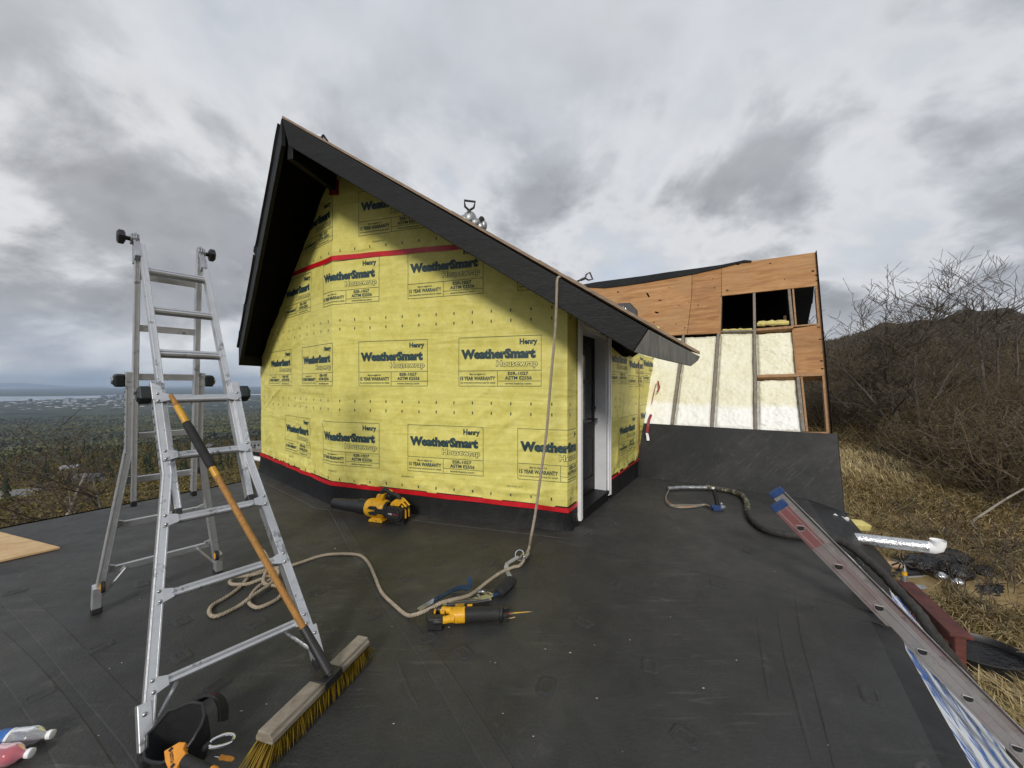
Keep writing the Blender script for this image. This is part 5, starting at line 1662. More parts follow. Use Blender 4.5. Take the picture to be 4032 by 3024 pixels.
# ------------------------------------------------------------------ reciprocating saw
def make_saw():
    a = G(1693, 2452, 0.0); b_ = G(1982, 2446, 0.0)
    org = V((a.x, a.y, 0.0)); d = (b_ - a); d.z = 0; L = d.length; d.normalize(); s = V((-d.y, d.x, 0))
    X = Matrix(((d.x, s.x, 0, org.x), (d.y, s.y, 0, org.y), (0, 0, 1, 0), (0, 0, 0, 1)))
    sw = thing('reciprocating_saw', 'yellow and black cordless reciprocating saw lying on its side', 'saw', org)
    k = L / 0.46
    zc = 0.047
    mb = MB(); mb.X = X
    # barrel: black boot from body to shoe
    sect = [(0.215, 0.044, 0.042), (0.235, 0.047, 0.044), (0.29, 0.043, 0.041), (0.36, 0.039, 0.039), (0.425, 0.037, 0.038), (0.435, 0.038, 0.038)]
    def loft(mb, sect, yc=0.0, n=16, p=2.6):
        vs = []; fs = []
        for x, ry, rz in sect:
            for i in range(n):
                w = 2 * math.pi * i / n
                c_, s_ = math.cos(w), math.sin(w)
                vs.append((x * k, yc + ry * math.copysign(abs(c_) ** (2 / p), c_), zc + rz * math.copysign(abs(s_) ** (2 / p), s_)))
        for i in range(len(sect) - 1):
            for j in range(n):
                j2 = (j + 1) % n
                fs.append((i * n + j, i * n + j2, (i + 1) * n + j2, (i + 1) * n + j))
        fs.append(tuple(range(n - 1, -1, -1))); fs.append(tuple((len(sect) - 1) * n + j for j in range(n)))
        mb.add(vs, fs)
    loft(mb, sect)
    mb.build('boot', M['black_rubber'], sw, smooth=True)
    mb = MB(); mb.X = X
    loft(mb, [(0.125, 0.030, 0.034), (0.14, 0.044, 0.040), (0.17, 0.049, 0.043), (0.205, 0.047, 0.043), (0.222, 0.045, 0.042)])
    # upper and lower arms of the D-handle
    for sg, x0 in ((1, 0.055), (-1, 0.075)):
        P = [V((0.15 * k, sg * 0.034, zc)), V((0.115 * k, sg * 0.046, zc)), V((x0 * k, sg * 0.058, zc))]
        mb.tube(P, [0.026, 0.022, 0.023], 10)
    body = mb.build('housing', M['yellow_plastic'], sw, smooth=True)
    mb = MB(); mb.X = X
    P = [V((0.07 * k, 0.060, zc)), V((0.03 * k, 0.058, zc)), V((0.006 * k, 0.03, zc)), V((0.002 * k, -0.005, zc)), V((0.012 * k, -0.04, zc)), V((0.035 * k, -0.060, zc)), V((0.09 * k, -0.060, zc))]
    mb.tube(catmull(P, 4), 0.026, 10)
    mb.box(V((0.045 * k, -0.055, zc - 0.012)), 0.045 * k, 0.028, 0.036)
    mb.build('grip', M['black_plastic'], sw, smooth=True, bevel=0.006)
    mb = MB(); mb.X = X; mb.box(V((0.078 * k, 0.012, zc)), 0.012, 0.010, 0.018); mb.box(V((0.03 * k, 0.008, zc + 0.02)), 0.006, 0.016, 0.008); mb.build('trigger', M['yellow_plastic'], sw, bevel=0.003)
    mb = MB(); mb.X = X
    mb.lathe((0.436 * k, 0, zc), (1, 0, 0), [(0, 0.038), (0.004, 0.046), (0.014, 0.046), (0.020, 0.042)], 20)
    mb.box((0.475 * k, -0.035, zc), 0.012, 0.016, 0.022); mb.box((0.475 * k, 0.035, zc), 0.016, 0.010, 0.020)
    mb.tube([V((0.46 * k, 0.05, zc)), V((0.485 * k, 0.055, zc)), V((0.505 * k, 0.025, zc + 0.01))], 0.006, 6)
    mb.build('shoe', M['black_plastic'], sw, smooth=True, bevel=0.002)
    mb = MB(); mb.X = X
    bl = [(0.46, -0.006), (0.62, 0.018), (0.655, 0.024), (0.62, 0.030), (0.46, 0.013)]
    mb.prism([V((x * k, y, zc - 0.006)) for x, y in bl], V((0, 0, 0.0015)))
    blade = mb.build('blade', M['steel'], sw)
    mb = MB(); mb.X = X; mb.prism([V((x * k, y, zc - 0.0043)) for x, y in ((0.462, -0.004), (0.50, 0.001), (0.50, 0.015), (0.462, 0.012))], V((0, 0, 0.001))); mb.build('blade_label', M['ink_red'], blade)
    mb = MB(); mb.X = X; mb.prism([V((x * k, y, zc - 0.0043)) for x, y in ((0.52, 0.008), (0.61, 0.020), (0.63, 0.025), (0.53, 0.020))], V((0, 0, 0.001))); mb.build('blade_label', M['ink_yellow'], blade)
    mb = MB(); mb.X = X; mb.prism([V((x * k, y, zc + 0.0425)) for x, y in ((0.155, 0.024), (0.21, 0.028), (0.21, 0.046), (0.155, 0.044))], V((0, 0, 0.0012))); mb.prism([V((x * k, y, zc + 0.0415)) for x, y in ((0.232, 0.018), (0.262, 0.020), (0.262, 0.040), (0.232, 0.038))], V((0, 0, 0.002)))
    mb.build('badge', M['yellow_plastic'], body)
    mb = MB()
    text_on(mb, 'DeWALT', X @ V((0.183 * k, 0.033, zc + 0.0445)), -d, -s, 0.052, 0.012, 0.03)
    mb.build('lettering', M['ink'], body)
    # thin splinter of wood next to the blade
    o = thing('wood_splinter', 'thin pale wood splinter beside the saw blade', 'splinter', G(2010, 2435))
    mb = MB(); mb.beam(G(2000, 2436, 0.003), G(2028, 2430, 0.003), 0.004, 0.004); mb.build('sliver', M['ply_new'], o)
make_saw()

# ------------------------------------------------------------------ leaf blower
def make_blower():
    a = V((-2.05, 4.42, 0)); b_ = V((-1.11, 4.12, 0))
    d = (b_ - a).normalized(); s = V((-d.y, d.x, 0))          # s points to the wall
    k = (b_ - a).length / 0.98
    X = Matrix(((d.x, s.x, 0, a.x), (d.y, s.y, 0, a.y), (0, 0, 1, 0), (0, 0, 0, 1)))
    bl = thing('leaf_blower', 'yellow and black cordless leaf blower standing against the black kerb', 'leaf blower', a.lerp(b_, 0.6))
    zc = 0.132
    def nw():
        m_ = MB(); m_.X = X @ Matrix.Scale(k, 4); return m_
    mb = nw(); mb.lathe((0, 0, zc), (1, 0, -0.0), [(0.0, 0.050), (0.006, 0.055), (0.20, 0.064), (0.35, 0.072), (0.36, 0.075)], 22, cap=False)
    mb.lathe((0.01, 0, zc), (1, 0, 0), [(0, 0.048), (0.002, 0.048)], 18)
    mb.build('nozzle', M['black_plastic'], bl, smooth=True)
    mb = nw(); mb.lathe((0, 0, zc), (1, 0, 0), [(0.355, 0.079), (0.365, 0.081), (0.38, 0.078), (0.485, 0.084)], 22, cap=False); mb.build('nozzle_collar', M['black_plastic'], bl, smooth=True)
    mb = nw(); mb.lathe((0, 0, zc), (1, 0, 0), [(0.470, 0.070), (0.475, 0.088), (0.50, 0.098), (0.55, 0.102), (0.64, 0.099), (0.70, 0.094), (0.712, 0.085), (0.712, 0.066)], 26)
    mb.prism([V((0.57, -0.025, 0.215)), V((0.575, 0.025, 0.215)), V((0.665, 0.025, 0.225)), V((0.665, -0.025, 0.225))], V((0.035, 0, 0.075)))
    mb.prism([V((x, -0.075, z)) for x, z in ((0.53, 0.002), (0.70, 0.002), (0.705, 0.018), (0.675, 0.05), (0.57, 0.05), (0.528, 0.018))], V((0, 0.15, 0)))
    body = mb.build('fan_housing', M['yellow_plastic'], bl, smooth=True, bevel=0.004)
    mb = nw(); mb.lathe((0.713, 0, zc), (1, 0, 0), [(0, 0.082), (0.012, 0.082), (0.020, 0.072)], 24)
    for r in (0.03, 0.045, 0.06, 0.073):
        mb.tube([V((0.737, r * math.cos(w), zc + r * math.sin(w))) for w in np.linspace(0, 2 * math.pi, 21)[:-1]], 0.0035, 6, closed=True)
    mb.build('intake_grille', M['black_plastic'], bl, smooth=True)
    # black side spine: two chamfered pads joined by a waist, towards the camera
    mb = nw()
    out = [(0.535, 0.125), (0.555, 0.085), (0.635, 0.083), (0.665, 0.105), (0.745, 0.102), (0.785, 0.062), (0.93, 0.055), (0.965, 0.090), (0.965, 0.165), (0.93, 0.195), (0.785, 0.195), (0.745, 0.160), (0.665, 0.158), (0.635, 0.180), (0.555, 0.178), (0.535, 0.150)]
    mb.prism([V((x, -0.100, z)) for x, z in out], V((0, 0.035, 0)))
    mb.prism([V((x, -0.118, z)) for x, z in ((0.80, 0.085), (0.92, 0.080), (0.945, 0.100), (0.945, 0.150), (0.92, 0.172), (0.80, 0.172), (0.785, 0.150), (0.785, 0.105))], V((0, 0.02, 0)))
    spine = mb.build('side_bumper', M['black_rubber'], bl, bevel=0.005)
    mb = nw(); mb.box((0.865, 0.0, 0.115), 0.095, 0.072, 0.068); mb.box((0.875, 0.0, 0.045), 0.075, 0.06, 0.028); mb.box((0.90, 0.0, 0.010), 0.055, 0.05, 0.010)
    mb.build('battery_pack', M['black_plastic'], bl, bevel=0.012)
    mb = nw()
    mb.prism([V((x, -0.055, z)) for x, z in ((0.79, 0.195), (0.90, 0.195), (0.925, 0.230), (0.89, 0.255), (0.85, 0.262), (0.80, 0.225))], V((0, 0.11, 0)))
    for x0, z0, x1, z1 in ((0.915, 0.20, 0.962, 0.155), (0.968, 0.15, 0.968, 0.07), (0.925, 0.235, 0.975, 0.19)):
        mb.beam((x0, -0.03, z0), (x1, -0.03, z1), 0.02, 0.012); mb.beam((x0, 0.03, z0), (x1, 0.03, z1), 0.02, 0.012)
    mb.build('battery_frame', M['yellow_plastic'], bl, bevel=0.003)
    mb = nw()
    P = catmull([(0.655, 0, 0.262), (0.650, 0, 0.305), (0.675, 0, 0.335), (0.715, 0, 0.335), (0.78, 0, 0.308), (0.845, 0, 0.288), (0.868, 0, 0.265), (0.872, 0, 0.225)], 4)
    mb.tube(P, [0.022] * 4 + [0.026] * 8 + [0.022] * (len(P) - 12), 12)
    hd = mb.build('handle', M['black_rubber'], bl, smooth=True)
    mb = nw(); mb.beam((0.70, -0.012, 0.292), (0.765, -0.012, 0.275), 0.02, 0.016); mb.build('trigger', M['black_plastic'], hd, bevel=0.003)
    mb = nw(); mb.beam((0.745, -0.0, 0.346), (0.785, -0.0, 0.332), 0.014, 0.004); mb.build('switch_mark', M['yellow_plastic'], hd)
    mb = MB(); text_on(mb, 'DeWALT', X @ (V((0.592, -0.1015, 0.137)) * k), d, V((0, 0, 1)), 0.075, 0.020, 0.03); mb.build('lettering', M['ink_yellow'], spine)
    mb = MB(); text_on(mb, 'FLEX', X @ (V((0.838, -0.1195, 0.130)) * k), d, V((0, 0, 1)), 0.05, 0.016, 0.03); mb.build('lettering', M['label_white'], spine)
    mb = MB(); text_on(mb, 'VOLT', X @ (V((0.895, -0.1195, 0.128)) * k), d, V((0, 0, 1)), 0.05, 0.016, 0.03); mb.build('lettering', M['ink_red'], spine)
make_blower()

# ------------------------------------------------------------------ plywood offcut, bottles
o = thing('plywood_sheet', 'pale new plywood offcut lying at the left edge of the deck', 'plywood', G(60, 2165))
mb = MB(); cnr = G(236, 2163, 0.0); e1 = (G(0, 2102) - cnr); e1.z = 0; e1.normalize(); e2 = V((e1.y, -e1.x, 0)) * 1
if e2.y > 0: e2 = -e2
e2 = (e2 + V((-0.35, 0, 0))).normalized()
mb.prism([cnr + V((0, 0, 0.004)), cnr + e1 * 1.2 + V((0, 0, 0.004)), cnr + e1 * 1.2 + e2 * 0.65 + V((0, 0, 0.004)), cnr + e2 * 0.65 + V((0, 0, 0.004))], V((0, 0, 0.018)))
mb.build('sheet', M['ply_new'], o, bevel=0.001)

def bottle(name, label, cap, ax, r, L, body_m, liquid, label_m, cap_m, band_m):
    ax = V(ax).normalized()                           # from cap to base
    t = thing(name, label, 'bottle', V((cap.x, cap.y, 0)))
    mb = MB(); mb.lathe(cap, ax, [(0.020, 0.012), (0.034, 0.014), (0.05, r * 0.75), (0.068, r * 0.97), (0.08, r), (0.10, r * 0.97), (0.11, r), (L - 0.02, r), (L - 0.006, r * 0.9), (L, r * 0.7)], 24)
    b_ = mb.build('body', body_m, t, smooth=True)
    if liquid is not None:
        # liquid pooled in the lower half of the lying bottle
        def fn(u, v):
            x = lerp(0.055, L - 0.008, u)
            rr = r * 0.93 * min(1, 0.6 + (x - 0.055) * 18)
            w = lerp(math.pi, 2 * math.pi, v)
            sx = V((0, 0, 1)).cross(ax).normalized()
            return cap + ax * x + sx * math.cos(w) * rr + V((0, 0, math.sin(w) * rr + 0.004))
        mb = MB(); mb.grid(fn, 14, 12)
        sx = V((0, 0, 1)).cross(ax).normalized()
        mb.add([cap + ax * 0.06 - sx * r * .9 + V((0, 0, .004)), cap + ax * (L - .01) - sx * r * .9 + V((0, 0, .004)), cap + ax * (L - .01) + sx * r * .9 + V((0, 0, .004)), cap + ax * 0.06 + sx * r * .9 + V((0, 0, .004))], [(0, 1, 2, 3)])
        mb.build('juice', liquid, b_, smooth=True)
    mb = MB(); mb.lathe(cap, ax, [(0.0, 0.013), (0.002, 0.0165), (0.017, 0.0165), (0.018, 0.013)], 20); mb.build('cap', cap_m, t, smooth=True)
    mb = MB(); mb.lathe(cap, ax, [(0.150, r * 1.012), (L * 0.90, r * 1.012)], 24, cap=False); lb = mb.build('label_sleeve', label_m, t, smooth=True)
    mb = MB(); mb.lathe(cap, ax, [(0.138, r * 1.014), (0.149, r * 1.016)], 24, cap=False); mb.build('label_band', band_m, t, smooth=True)
bottle('water_bottle', 'clear plastic water bottle with blue label lying at the left', G(210, 2890, 0.035), (-1, -0.16, 0), 0.037, 0.21, M['pet'], None, M['label_blue'], M['white_plastic'], M['label_white'])
bottle('juice_bottle', 'bottle of red drink lying below the clear water bottle', G(128, 2964, 0.035), (-1, -0.10, 0), 0.037, 0.21, M['pet_pink'], M['juice'], M['ink'], M['white_plastic'], M['ink_red'])

# ------------------------------------------------------------------ tool pouch with stapler hammer, harness bits
def make_pouch():
    c = G(700, 3010, 0.0)
    po = thing('tool_pouch', 'open black tool pouch at the foot of the ladder', 'tool pouch', c)
    ax = V((-0.10, -0.30, 0.95)).normalized()         # mouth leans towards the camera
    u = V((1, 0.25, 0)); u = (u - ax * u.dot(ax)).normalized(); w = ax.cross(u)
    mb = MB()
    lv = [(-0.02, 0.060, 0.052), (0.04, 0.085, 0.068), (0.10, 0.098, 0.078), (0.150, 0.106, 0.085)]
    n = 30
    def ringp(h, a, b_, sc=1.0):
        sc = sc * 1.0
        return [c + V((0.02, 0.03, 0.0)) + ax * (h + 0.030 * math.cos(t - 1.2) + 0.014 * noise.noise((3 * math.cos(t), 3 * math.sin(t), 1.0)) * (1 if h > 0.05 else 0)) + (u * a * sc * math.cos(t) + w * b_ * sc * math.sin(t)) * (1 + 0.10 * noise.noise((2 * math.cos(t), 2 * math.sin(t), h * 9))) for t in np.linspace(0, 2 * math.pi, n, endpoint=False)]
    vs = []; fs = []
    for h, a, b_ in lv: vs += ringp(h, a, b_)
    for h, a, b_ in reversed(lv): vs += ringp(h + (0.003 if h == 0.150 else 0), a, b_, 0.93)
    m_ = len(lv) * 2
    for i in range(m_ - 1):
        for k in range(n):
            fs.append((i * n + k, i * n + (k + 1) % n, (i + 1) * n + (k + 1) % n, (i + 1) * n + k))
    fs.append(tuple((m_ - 1) * n + k for k in range(n)))
    fs.append(tuple(range(n - 1, -1, -1)))
    mb.add(vs, fs)
    mb.build('bucket', M['nylon'], po, smooth=True)
    mb = MB(); rim = ringp(0.152, 0.103, 0.083)
    mb.tube(rim, 0.0065, 8, closed=True); mb.build('rim_binding', M['black_plastic'], po, smooth=True)
    mb = MB()
    q = [c + V((-0.02, 0.125, 0.150)), c + V((0.02, 0.135, 0.165)), c + V((0.06, 0.130, 0.158)), c + V((0.095, 0.110, 0.135)), c + V((0.115, 0.085, 0.10))]
    P = catmull(q, 5)
    for i in range(len(P) - 1): mb.beam(P[i], P[i + 1], 0.055, 0.012, V((0.4, 0.5, 0.7)), ext=0.002)
    mb.build('padded_belt', M['nylon'], po)
    mb = MB()
    for i in range(2, len(P) - 8): mb.beam(P[i] + V((0, -0.004, 0.008)), P[i + 1] + V((0, -0.004, 0.008)), 0.02, 0.004, V((0.4, 0.5, 0.7)), ext=0.002)
    mb.build('red_stripe', M['red_web'], po)
    # stapler hammer in the pouch
    hm = thing('hammer_tacker', 'orange and black hammer tacker sticking out of the tool pouch', 'hammer tacker', c + V((0.05, -0.02, 0.05)))
    o = c + V((0.058, -0.085, 0.125)); d = V((0.90, -0.42, 0.05)).normalized(); nrm = V((0.10, -0.55, 0.83)).normalized(); nrm = (nrm - d * nrm.dot(d)).normalized(); sd = nrm.cross(d)
    mb = MB()
    out = [(-0.055, -0.008), (-0.020, 0.030), (0.010, 0.038), (0.022, 0.022), (0.050, 0.018), (0.062, -0.022), (0.050, -0.040), (-0.010, -0.026)]
    mb.prism([o + d * x + sd * y for x, y in out], -nrm * 0.03)
    hd = mb.build('head', M['orange_plastic'], hm, bevel=0.004)
    mb = MB()
    for x, y in ((-0.026, 0.004), (0.042, -0.024)):
        mb.box(o + d * x + sd * y + nrm * 0.0006, 0.0075, 0.006, 0.001, d, sd, nrm)
    mb.build('recess', M['ink'], hd)
    mb = MB(); dd = (d * 0.92 - sd * 0.38).normalized(); text_on(mb, 'BOSTITCH', o + d * 0.008 - sd * 0.010, dd, nrm.cross(dd), 0.046, 0.0105, 0.03); mb.build('lettering', M['ink'], hd)
    mb = MB(); mb.tube([o + d * 0.055 - nrm * 0.018, o + d * 0.10 - nrm * 0.022 + sd * 0.004, o + d * 0.19 - nrm * 0.03 + sd * 0.012], [0.020, 0.019, 0.017], 12); mb.build('grip', M['black_rubber'], hm, smooth=True)
    mb = MB(); e = o + d * 0.205 - nrm * 0.032 + sd * 0.013; mb.tube([e - d * 0.016, e, e + d * 0.010], [0.0185, 0.0195, 0.015], 12); mb.build('butt_cap', M['orange_plastic'], hm, smooth=True)
    mb = MB(); mb.tube([e + d * 0.012 + (sd * math.cos(a) + nrm * math.sin(a)) * 0.012 for a in np.linspace(0, 5.6, 10)], 0.003, 6); mb.build('wire_loop', M['steel'], hm, smooth=True)
    # scratch awl and carabiner
    aw = thing('scratch_awl', 'small orange-handled awl behind the hammer tacker', 'awl', G(880, 2992))
    a0, a1 = G(845, 2978, 0.045), G(922, 2990, 0.04)
    mb = MB(); mb.tube([a0.lerp(a1, t) for t in (0.25, 0.3, 0.5, 0.7, 0.92, 1.0)], [0.004, 0.009, 0.0075, 0.0085, 0.007, 0.003], 10); mb.build('handle', M['orange_plastic'], aw, smooth=True)
    mb = MB(); mb.tube([a0, a0.lerp(a1, 0.27)], [0.001, 0.0025], 6); mb.build('spike', M['chrome'], aw)
    cb = thing('carabiner', 'large bright steel carabiner clipped to the tool pouch', 'carabiner', G(860, 2920))
    q = [G(826, 2925, 0.10), G(845, 2908, 0.105), G(885, 2893, 0.10), G(914, 2892, 0.09), G(921, 2903, 0.085), G(908, 2924, 0.085), G(870, 2938, 0.09), G(835, 2943, 0.095), G(824, 2938, 0.10)]
    mb = MB(); mb.tube(catmull(q, 4, closed=True), 0.0062, 8, closed=True); mb.build('ring', M['chrome'], cb, smooth=True)
    mb = MB(); mb.tube([G(824, 2930, 0.10), G(812, 2940, 0.10), G(806, 2955, 0.09)], 0.012, 8); mb.build('clip_strap', M['nylon'], cb)
    st = thing('harness_strap', 'red and black padded harness strap lying under the broom', 'strap', G(1060, 2990))
    P = catmull([G(985, 3030, 0.012), G(1030, 3000, 0.022), G(1075, 2968, 0.022), G(1108, 2935, 0.018), G(1122, 2910, 0.012)], 5)
    mb = MB()
    for i in range(len(P) - 1): mb.beam(P[i], P[i + 1], 0.050, 0.018, V((0.25, -0.3, 0.9)), ext=0.002)
    mb.build('pad', M['nylon'], st)
    mb = MB()
    for i in range(3, len(P) - 4): mb.beam(P[i] + V((0.003, -0.004, 0.0105)), P[i + 1] + V((0.003, -0.004, 0.0105)), 0.032, 0.006, V((0.25, -0.3, 0.9)), ext=0.002)
    mb.build('red_web', M['red_web'], st)
make_pouch()

# ------------------------------------------------------------------ spray-foam hose and gun
def make_hose():
    hs = thing('foam_hose', 'thick taped black spray-foam hose snaking across the deck', 'hose', G(2900, 2010))
    zz = 0.040
    pts = [(2628, 1924), (2690, 1920), (2750, 1920), (2800, 1921), (2840, 1926), (2885, 1936), (2920, 1950), (2938, 1975), (2944, 2005), (2955, 2035), (2978, 2062), (3015, 2085), (3070, 2100), (3130, 2109), (3200, 2113), (3270, 2117)]
    P = [G(x, y, zz) for x, y in pts]
    # over the edge and down the slope towards the camera
    tail = [U(3436, 2224, 3.30), U(3491, 2275, 3.14), U(3567, 2358, 2.97), U(3623, 2420, 2.87), U(3680, 2505, 2.78), V((3.25, 2.75, -0.6)), V((3.75, 2.9, -1.2)), V((4.3, 3.2, -2.2))]
    P[-1] = G(3297, 2127, 0.05); P.append(U(3366, 2165, 3.45))
    full = catmull(P + tail, 10)
    def rad(i): return 0.032 + 0.0035 * noise.noise((i * 0.35, 0, 0)) + 0.002 * math.sin(i * 1.3)
    n1, n2 = 26, 84
    mb = MB(); mb.tube(full[:n1 + 1], [rad(i) * 0.86 for i in range(n1 + 1)], 14); mb.build('foil_wrapped_end', M['foil_dull'], hs, smooth=True)
    mb = MB(); mb.tube(full[n1:n2 + 1], [rad(i) for i in range(n2 - n1 + 1)], 14); mb.build('foam_spattered_cover', M['hose_foamy'], hs, smooth=True)
    mb = MB(); mb.tube(full[n2:], [rad(i) * 1.12 for i in range(len(full) - n2)], 14); mb.build('hose_cover', M['hose'], hs, smooth=True)
    mb = MB()                                        # zip seam along the cover
    mb.tube([p + V((0.006, 0.022, 0.026)) for p in full[n2 - 6:n2 + 60]], 0.005, 6); mb.build('seam', M['black_rubber'], hs)
    gn = thing('spray_gun', 'foam spray gun with two thin lines ending on the deck', 'spray gun', G(2815, 2000))
    st = G(2632, 1932, 0.03)
    gun = G(2815, 1995, 0.045)
    for k, (m_, zo, yo) in enumerate((('line_grey', 0.012, 0), ('line_grey', 0.022, 10), ('line_orange', 0.014, 4))):
        px_ = [(2630, 1935), (2622, 1955), (2621 + k * 2, 1975 - k * 3), (2640, 1992 - k * 4), (2680, 1999 - yo), (2730, 1997 - yo * 0.8), (2775, 1990 - k * 2), (2805, 1988)]
        P = [st] + [G(x, y, zo) for x, y in px_[1:-1]] + [gun + V((-0.03, 0, -0.01))]
        mb = MB(); mb.tube(catmull(P, 6), 0.008, 7); mb.build('fluid_line', M[m_], gn, smooth=True)
    mb = MB(); mb.box(gun + V((0.02, 0, -0.012)), 0.05, 0.03, 0.03); mb.lathe(gun + V((-0.045, 0, 0)), (1, 0, 0), [(0, 0.02), (0.06, 0.024), (0.11, 0.02)], 12); mb.build('gun_body', M['blue_cap'], gn, bevel=0.006)
    mb = MB(); g0 = gun + V((0.03, 0, 0.01)); mb.tube([g0, g0 + V((-0.01, 0.01, 0.10)), g0 + V((-0.045, 0.015, 0.20))], [0.024, 0.026, 0.022], 10); mb.build('grip', M['black_rubber'], gn, smooth=True)
    mb = MB(); mb.lathe(g0 + V((-0.045, 0.015, 0.20)), (-0.15, 0.02, 1), [(0, 0.02), (0.012, 0.018), (0.02, 0.006)], 10); mb.build('grip_cap', M['label_white'], gn, smooth=True)
    mb = MB(); mb.lathe(gun + V((0.06, 0, -0.005)), (1, -0.2, 0), [(0, 0.034), (0.03, 0.03), (0.06, 0.014)], 12); mb.ball(gun + V((0.07, -0.01, 0.035)), 0.018); mb.build('nozzle', M['foil_dull'], gn, smooth=True)
make_hose()

# ------------------------------------------------------------------ extension ladder leaning on the right edge
def make_ext():
    P0 = V((1.93, 2.576, 0.54)); D = V((0.193, -0.074, -0.225)); d = D.normalized()
    e = EDIR; n = d.cross(e).normalized()
    if n.z < 0: n = -n
    ex = thing('extension_ladder', 'weathered extension ladder with blue end caps leaning on the deck edge', 'ladder', P0 + D * 13)
    W = 0.40
    for k, off in ((0, 0.0), (1, W)):
        a, b_ = P0 - D * 0.62 + e * off, P0 + D * 13.2 + e * off
        mb = MB()
        mb.beam(a, b_, 0.004, 0.094, n)
        sgn = 1 if k == 0 else -1
        for s_ in (-1, 1):                            # flanges of the channel
            mb.beam(a + n * s_ * 0.045 + e * sgn * 0.0125, b_ + n * s_ * 0.045 + e * sgn * 0.0125, 0.025, 0.0045, n)
        # shallow bulge along the web
        mb.beam(a - e * sgn * 0.003 + n * 0.026, b_ - e * sgn * 0.003 + n * 0.026, 0.004, 0.010, n); mb.beam(a - e * sgn * 0.003 - n * 0.026, b_ - e * sgn * 0.003 - n * 0.026, 0.004, 0.010, n)
        rl_ = mb.build('side_rail', M['alu_old'], ex, bevel=0.0015)
        mb = MB(); mb.beam(a + d * 0.045 - e * sgn * 0.0031, a + d * (0.34 if k == 0 else 0.24) - e * sgn * 0.0031, 0.002, 0.088, n); mb.build('red_paint', M['alu_red'], rl_, label='faded red paint near the rail top')
        mb = MB(); mb.beam(a - d * 0.010 + e * sgn * 0.011, a + d * 0.040 + e * sgn * 0.011, 0.032, 0.100, n); mb.build('end_cap', M['blue_cap'], ex, bevel=0.005)
    for k in range(0, 14):
        c = P0 + D * k
        mb = MB()
        dpr = [(0.019 * math.cos(t), 0.019 * math.sin(t) if math.sin(t) < 0.4 else 0.0095) for t in np.linspace(0, 2 * math.pi, 14, endpoint=False)]
        h = V((0, 0, 1)) - e * e.z; h = (h - e * h.dot(e)).normalized(); g = e.cross(h)
        mb.add([c + e * 0.004 + g * x + h * y for x, y in dpr] + [c + e * (W - 0.004) + g * x + h * y for x, y in dpr], [(i, (i + 1) % 14, (i + 1) % 14 + 14, i + 14) for i in range(14)])
        rg = mb.build('rung', M['alu_old'], ex, smooth=True)
        mb = MB()
        out = [c - e * 0.0062 + g * x * 1.30 + h * y * 1.30 for x, y in dpr]
        mb.tube(out, 0.0042, 6, closed=True)
        mb.build('rung_collar', M['alu_old'], rg, smooth=True)
        mb = MB(); mb.add([c - e * 0.0052 + g * x * 1.02 + h * y * 1.02 for x, y in dpr], [tuple(range(14))]); mb.build('rung_bore_shade', M['ink'], rg)  # flat black disc painted for the shade inside the hollow rung
    # bare scratches and a label on the far rail's inner face
    mb = MB()
    for k in range(0, 8):
        c = P0 + D * (k + 0.30) + e * (W - 0.0285) + n * 0.0475
        q0, q1 = c + n * 0.0015, c + d * 0.14 + n * 0.0015
        mb.beam(q0 + e * 0.012, q1 + e * 0.001, 0.004, 0.001, n)
        mb.beam(q0 + e * 0.012, q0 + e * 0.026, 0.004, 0.001, n)
    mb.build('bare_scratches', M['label_white'], ex, kind='stuff')
    c = P0 + D * 1.55 + e * (W - 0.0135) + n * 0.0483
    mb = MB(); mb.box(c, 0.055, 0.0105, 0.0006, d, e, n); lb = mb.build('warning_label', M['label_white'], ex)
    mb = MB(); cc = c + d * 0.032 + n * 0.001
    mb.prism([cc + d * x + e * y for x, y in ((-0.016, -0.003), (0.0, -0.003), (0.0, -0.008), (0.014, 0.0), (0.0, 0.008), (0.0, 0.003), (-0.016, 0.003))], n * 0.0005); mb.build('arrow', M['ink'], lb)
make_ext()

# ------------------------------------------------------------------ things on the gable roof
def roof_at(p, lift=0.03):
    return V((p[0], p[1], roof_z(p) + lift))
def make_shovel(name, label, base, tip, mat_shaft, s=1.0, bag=None):
    """shovel handle with D-grip; tip is the top of the grip"""
    base, tip = V(base), V(tip)
    t = thing(name, label, 'shovel', base)
    d = (tip - base).normalized()
    view = V((tip.x, tip.y, 0)).normalized()
    sx = d.cross(view).normalized()
    gl = 0.135 * s
    mb = MB(); mb.tube([base, tip - d * gl], 0.014 * s, 10); mb.build('shaft', mat_shaft, t, smooth=True)
    a = tip - d * gl
    mb = MB()
    P = [a, a + d * gl * 0.30, a + d * gl * 0.55 + sx * 0.045 * s, a + d * gl + sx * 0.055 * s, a + d * gl - sx * 0.055 * s, a + d * gl * 0.55 - sx * 0.045 * s, a + d * gl * 0.30]
    mb.tube([P[0] - d * 0.03, P[1]], 0.019 * s, 10); mb.tube([P[1], P[2], P[3], P[4], P[5], P[1]], 0.0125 * s, 8)
    mb.build('d_grip', M['black_plastic'], t, smooth=True)
    return t
b0 = U(1842, 905, 4.02)
bs = roof_at(b0)
t = make_shovel('roof_shovel', 'shovel with black D-grip standing in a bag on the gable roof', bs, U(1850, 792, 4.0), M['red_wood'], 1.0)
bg_ = thing('tool_bag', 'grey plastic bag of tools slumped on the gable roof', 'bag', bs + V((0.03, 0, 0)))
mb = MB()
for x, y, rx, rz in ((1832, 872, 0.07, 0.07), (1850, 866, 0.075, 0.085), (1870, 882, 0.07, 0.06), (1892, 895, 0.05, 0.055), (1905, 888, 0.035, 0.055)):
    c = U(x, y, 4.05); mb.ball(c, rx, rx, rz, 12, 8, 0.06)
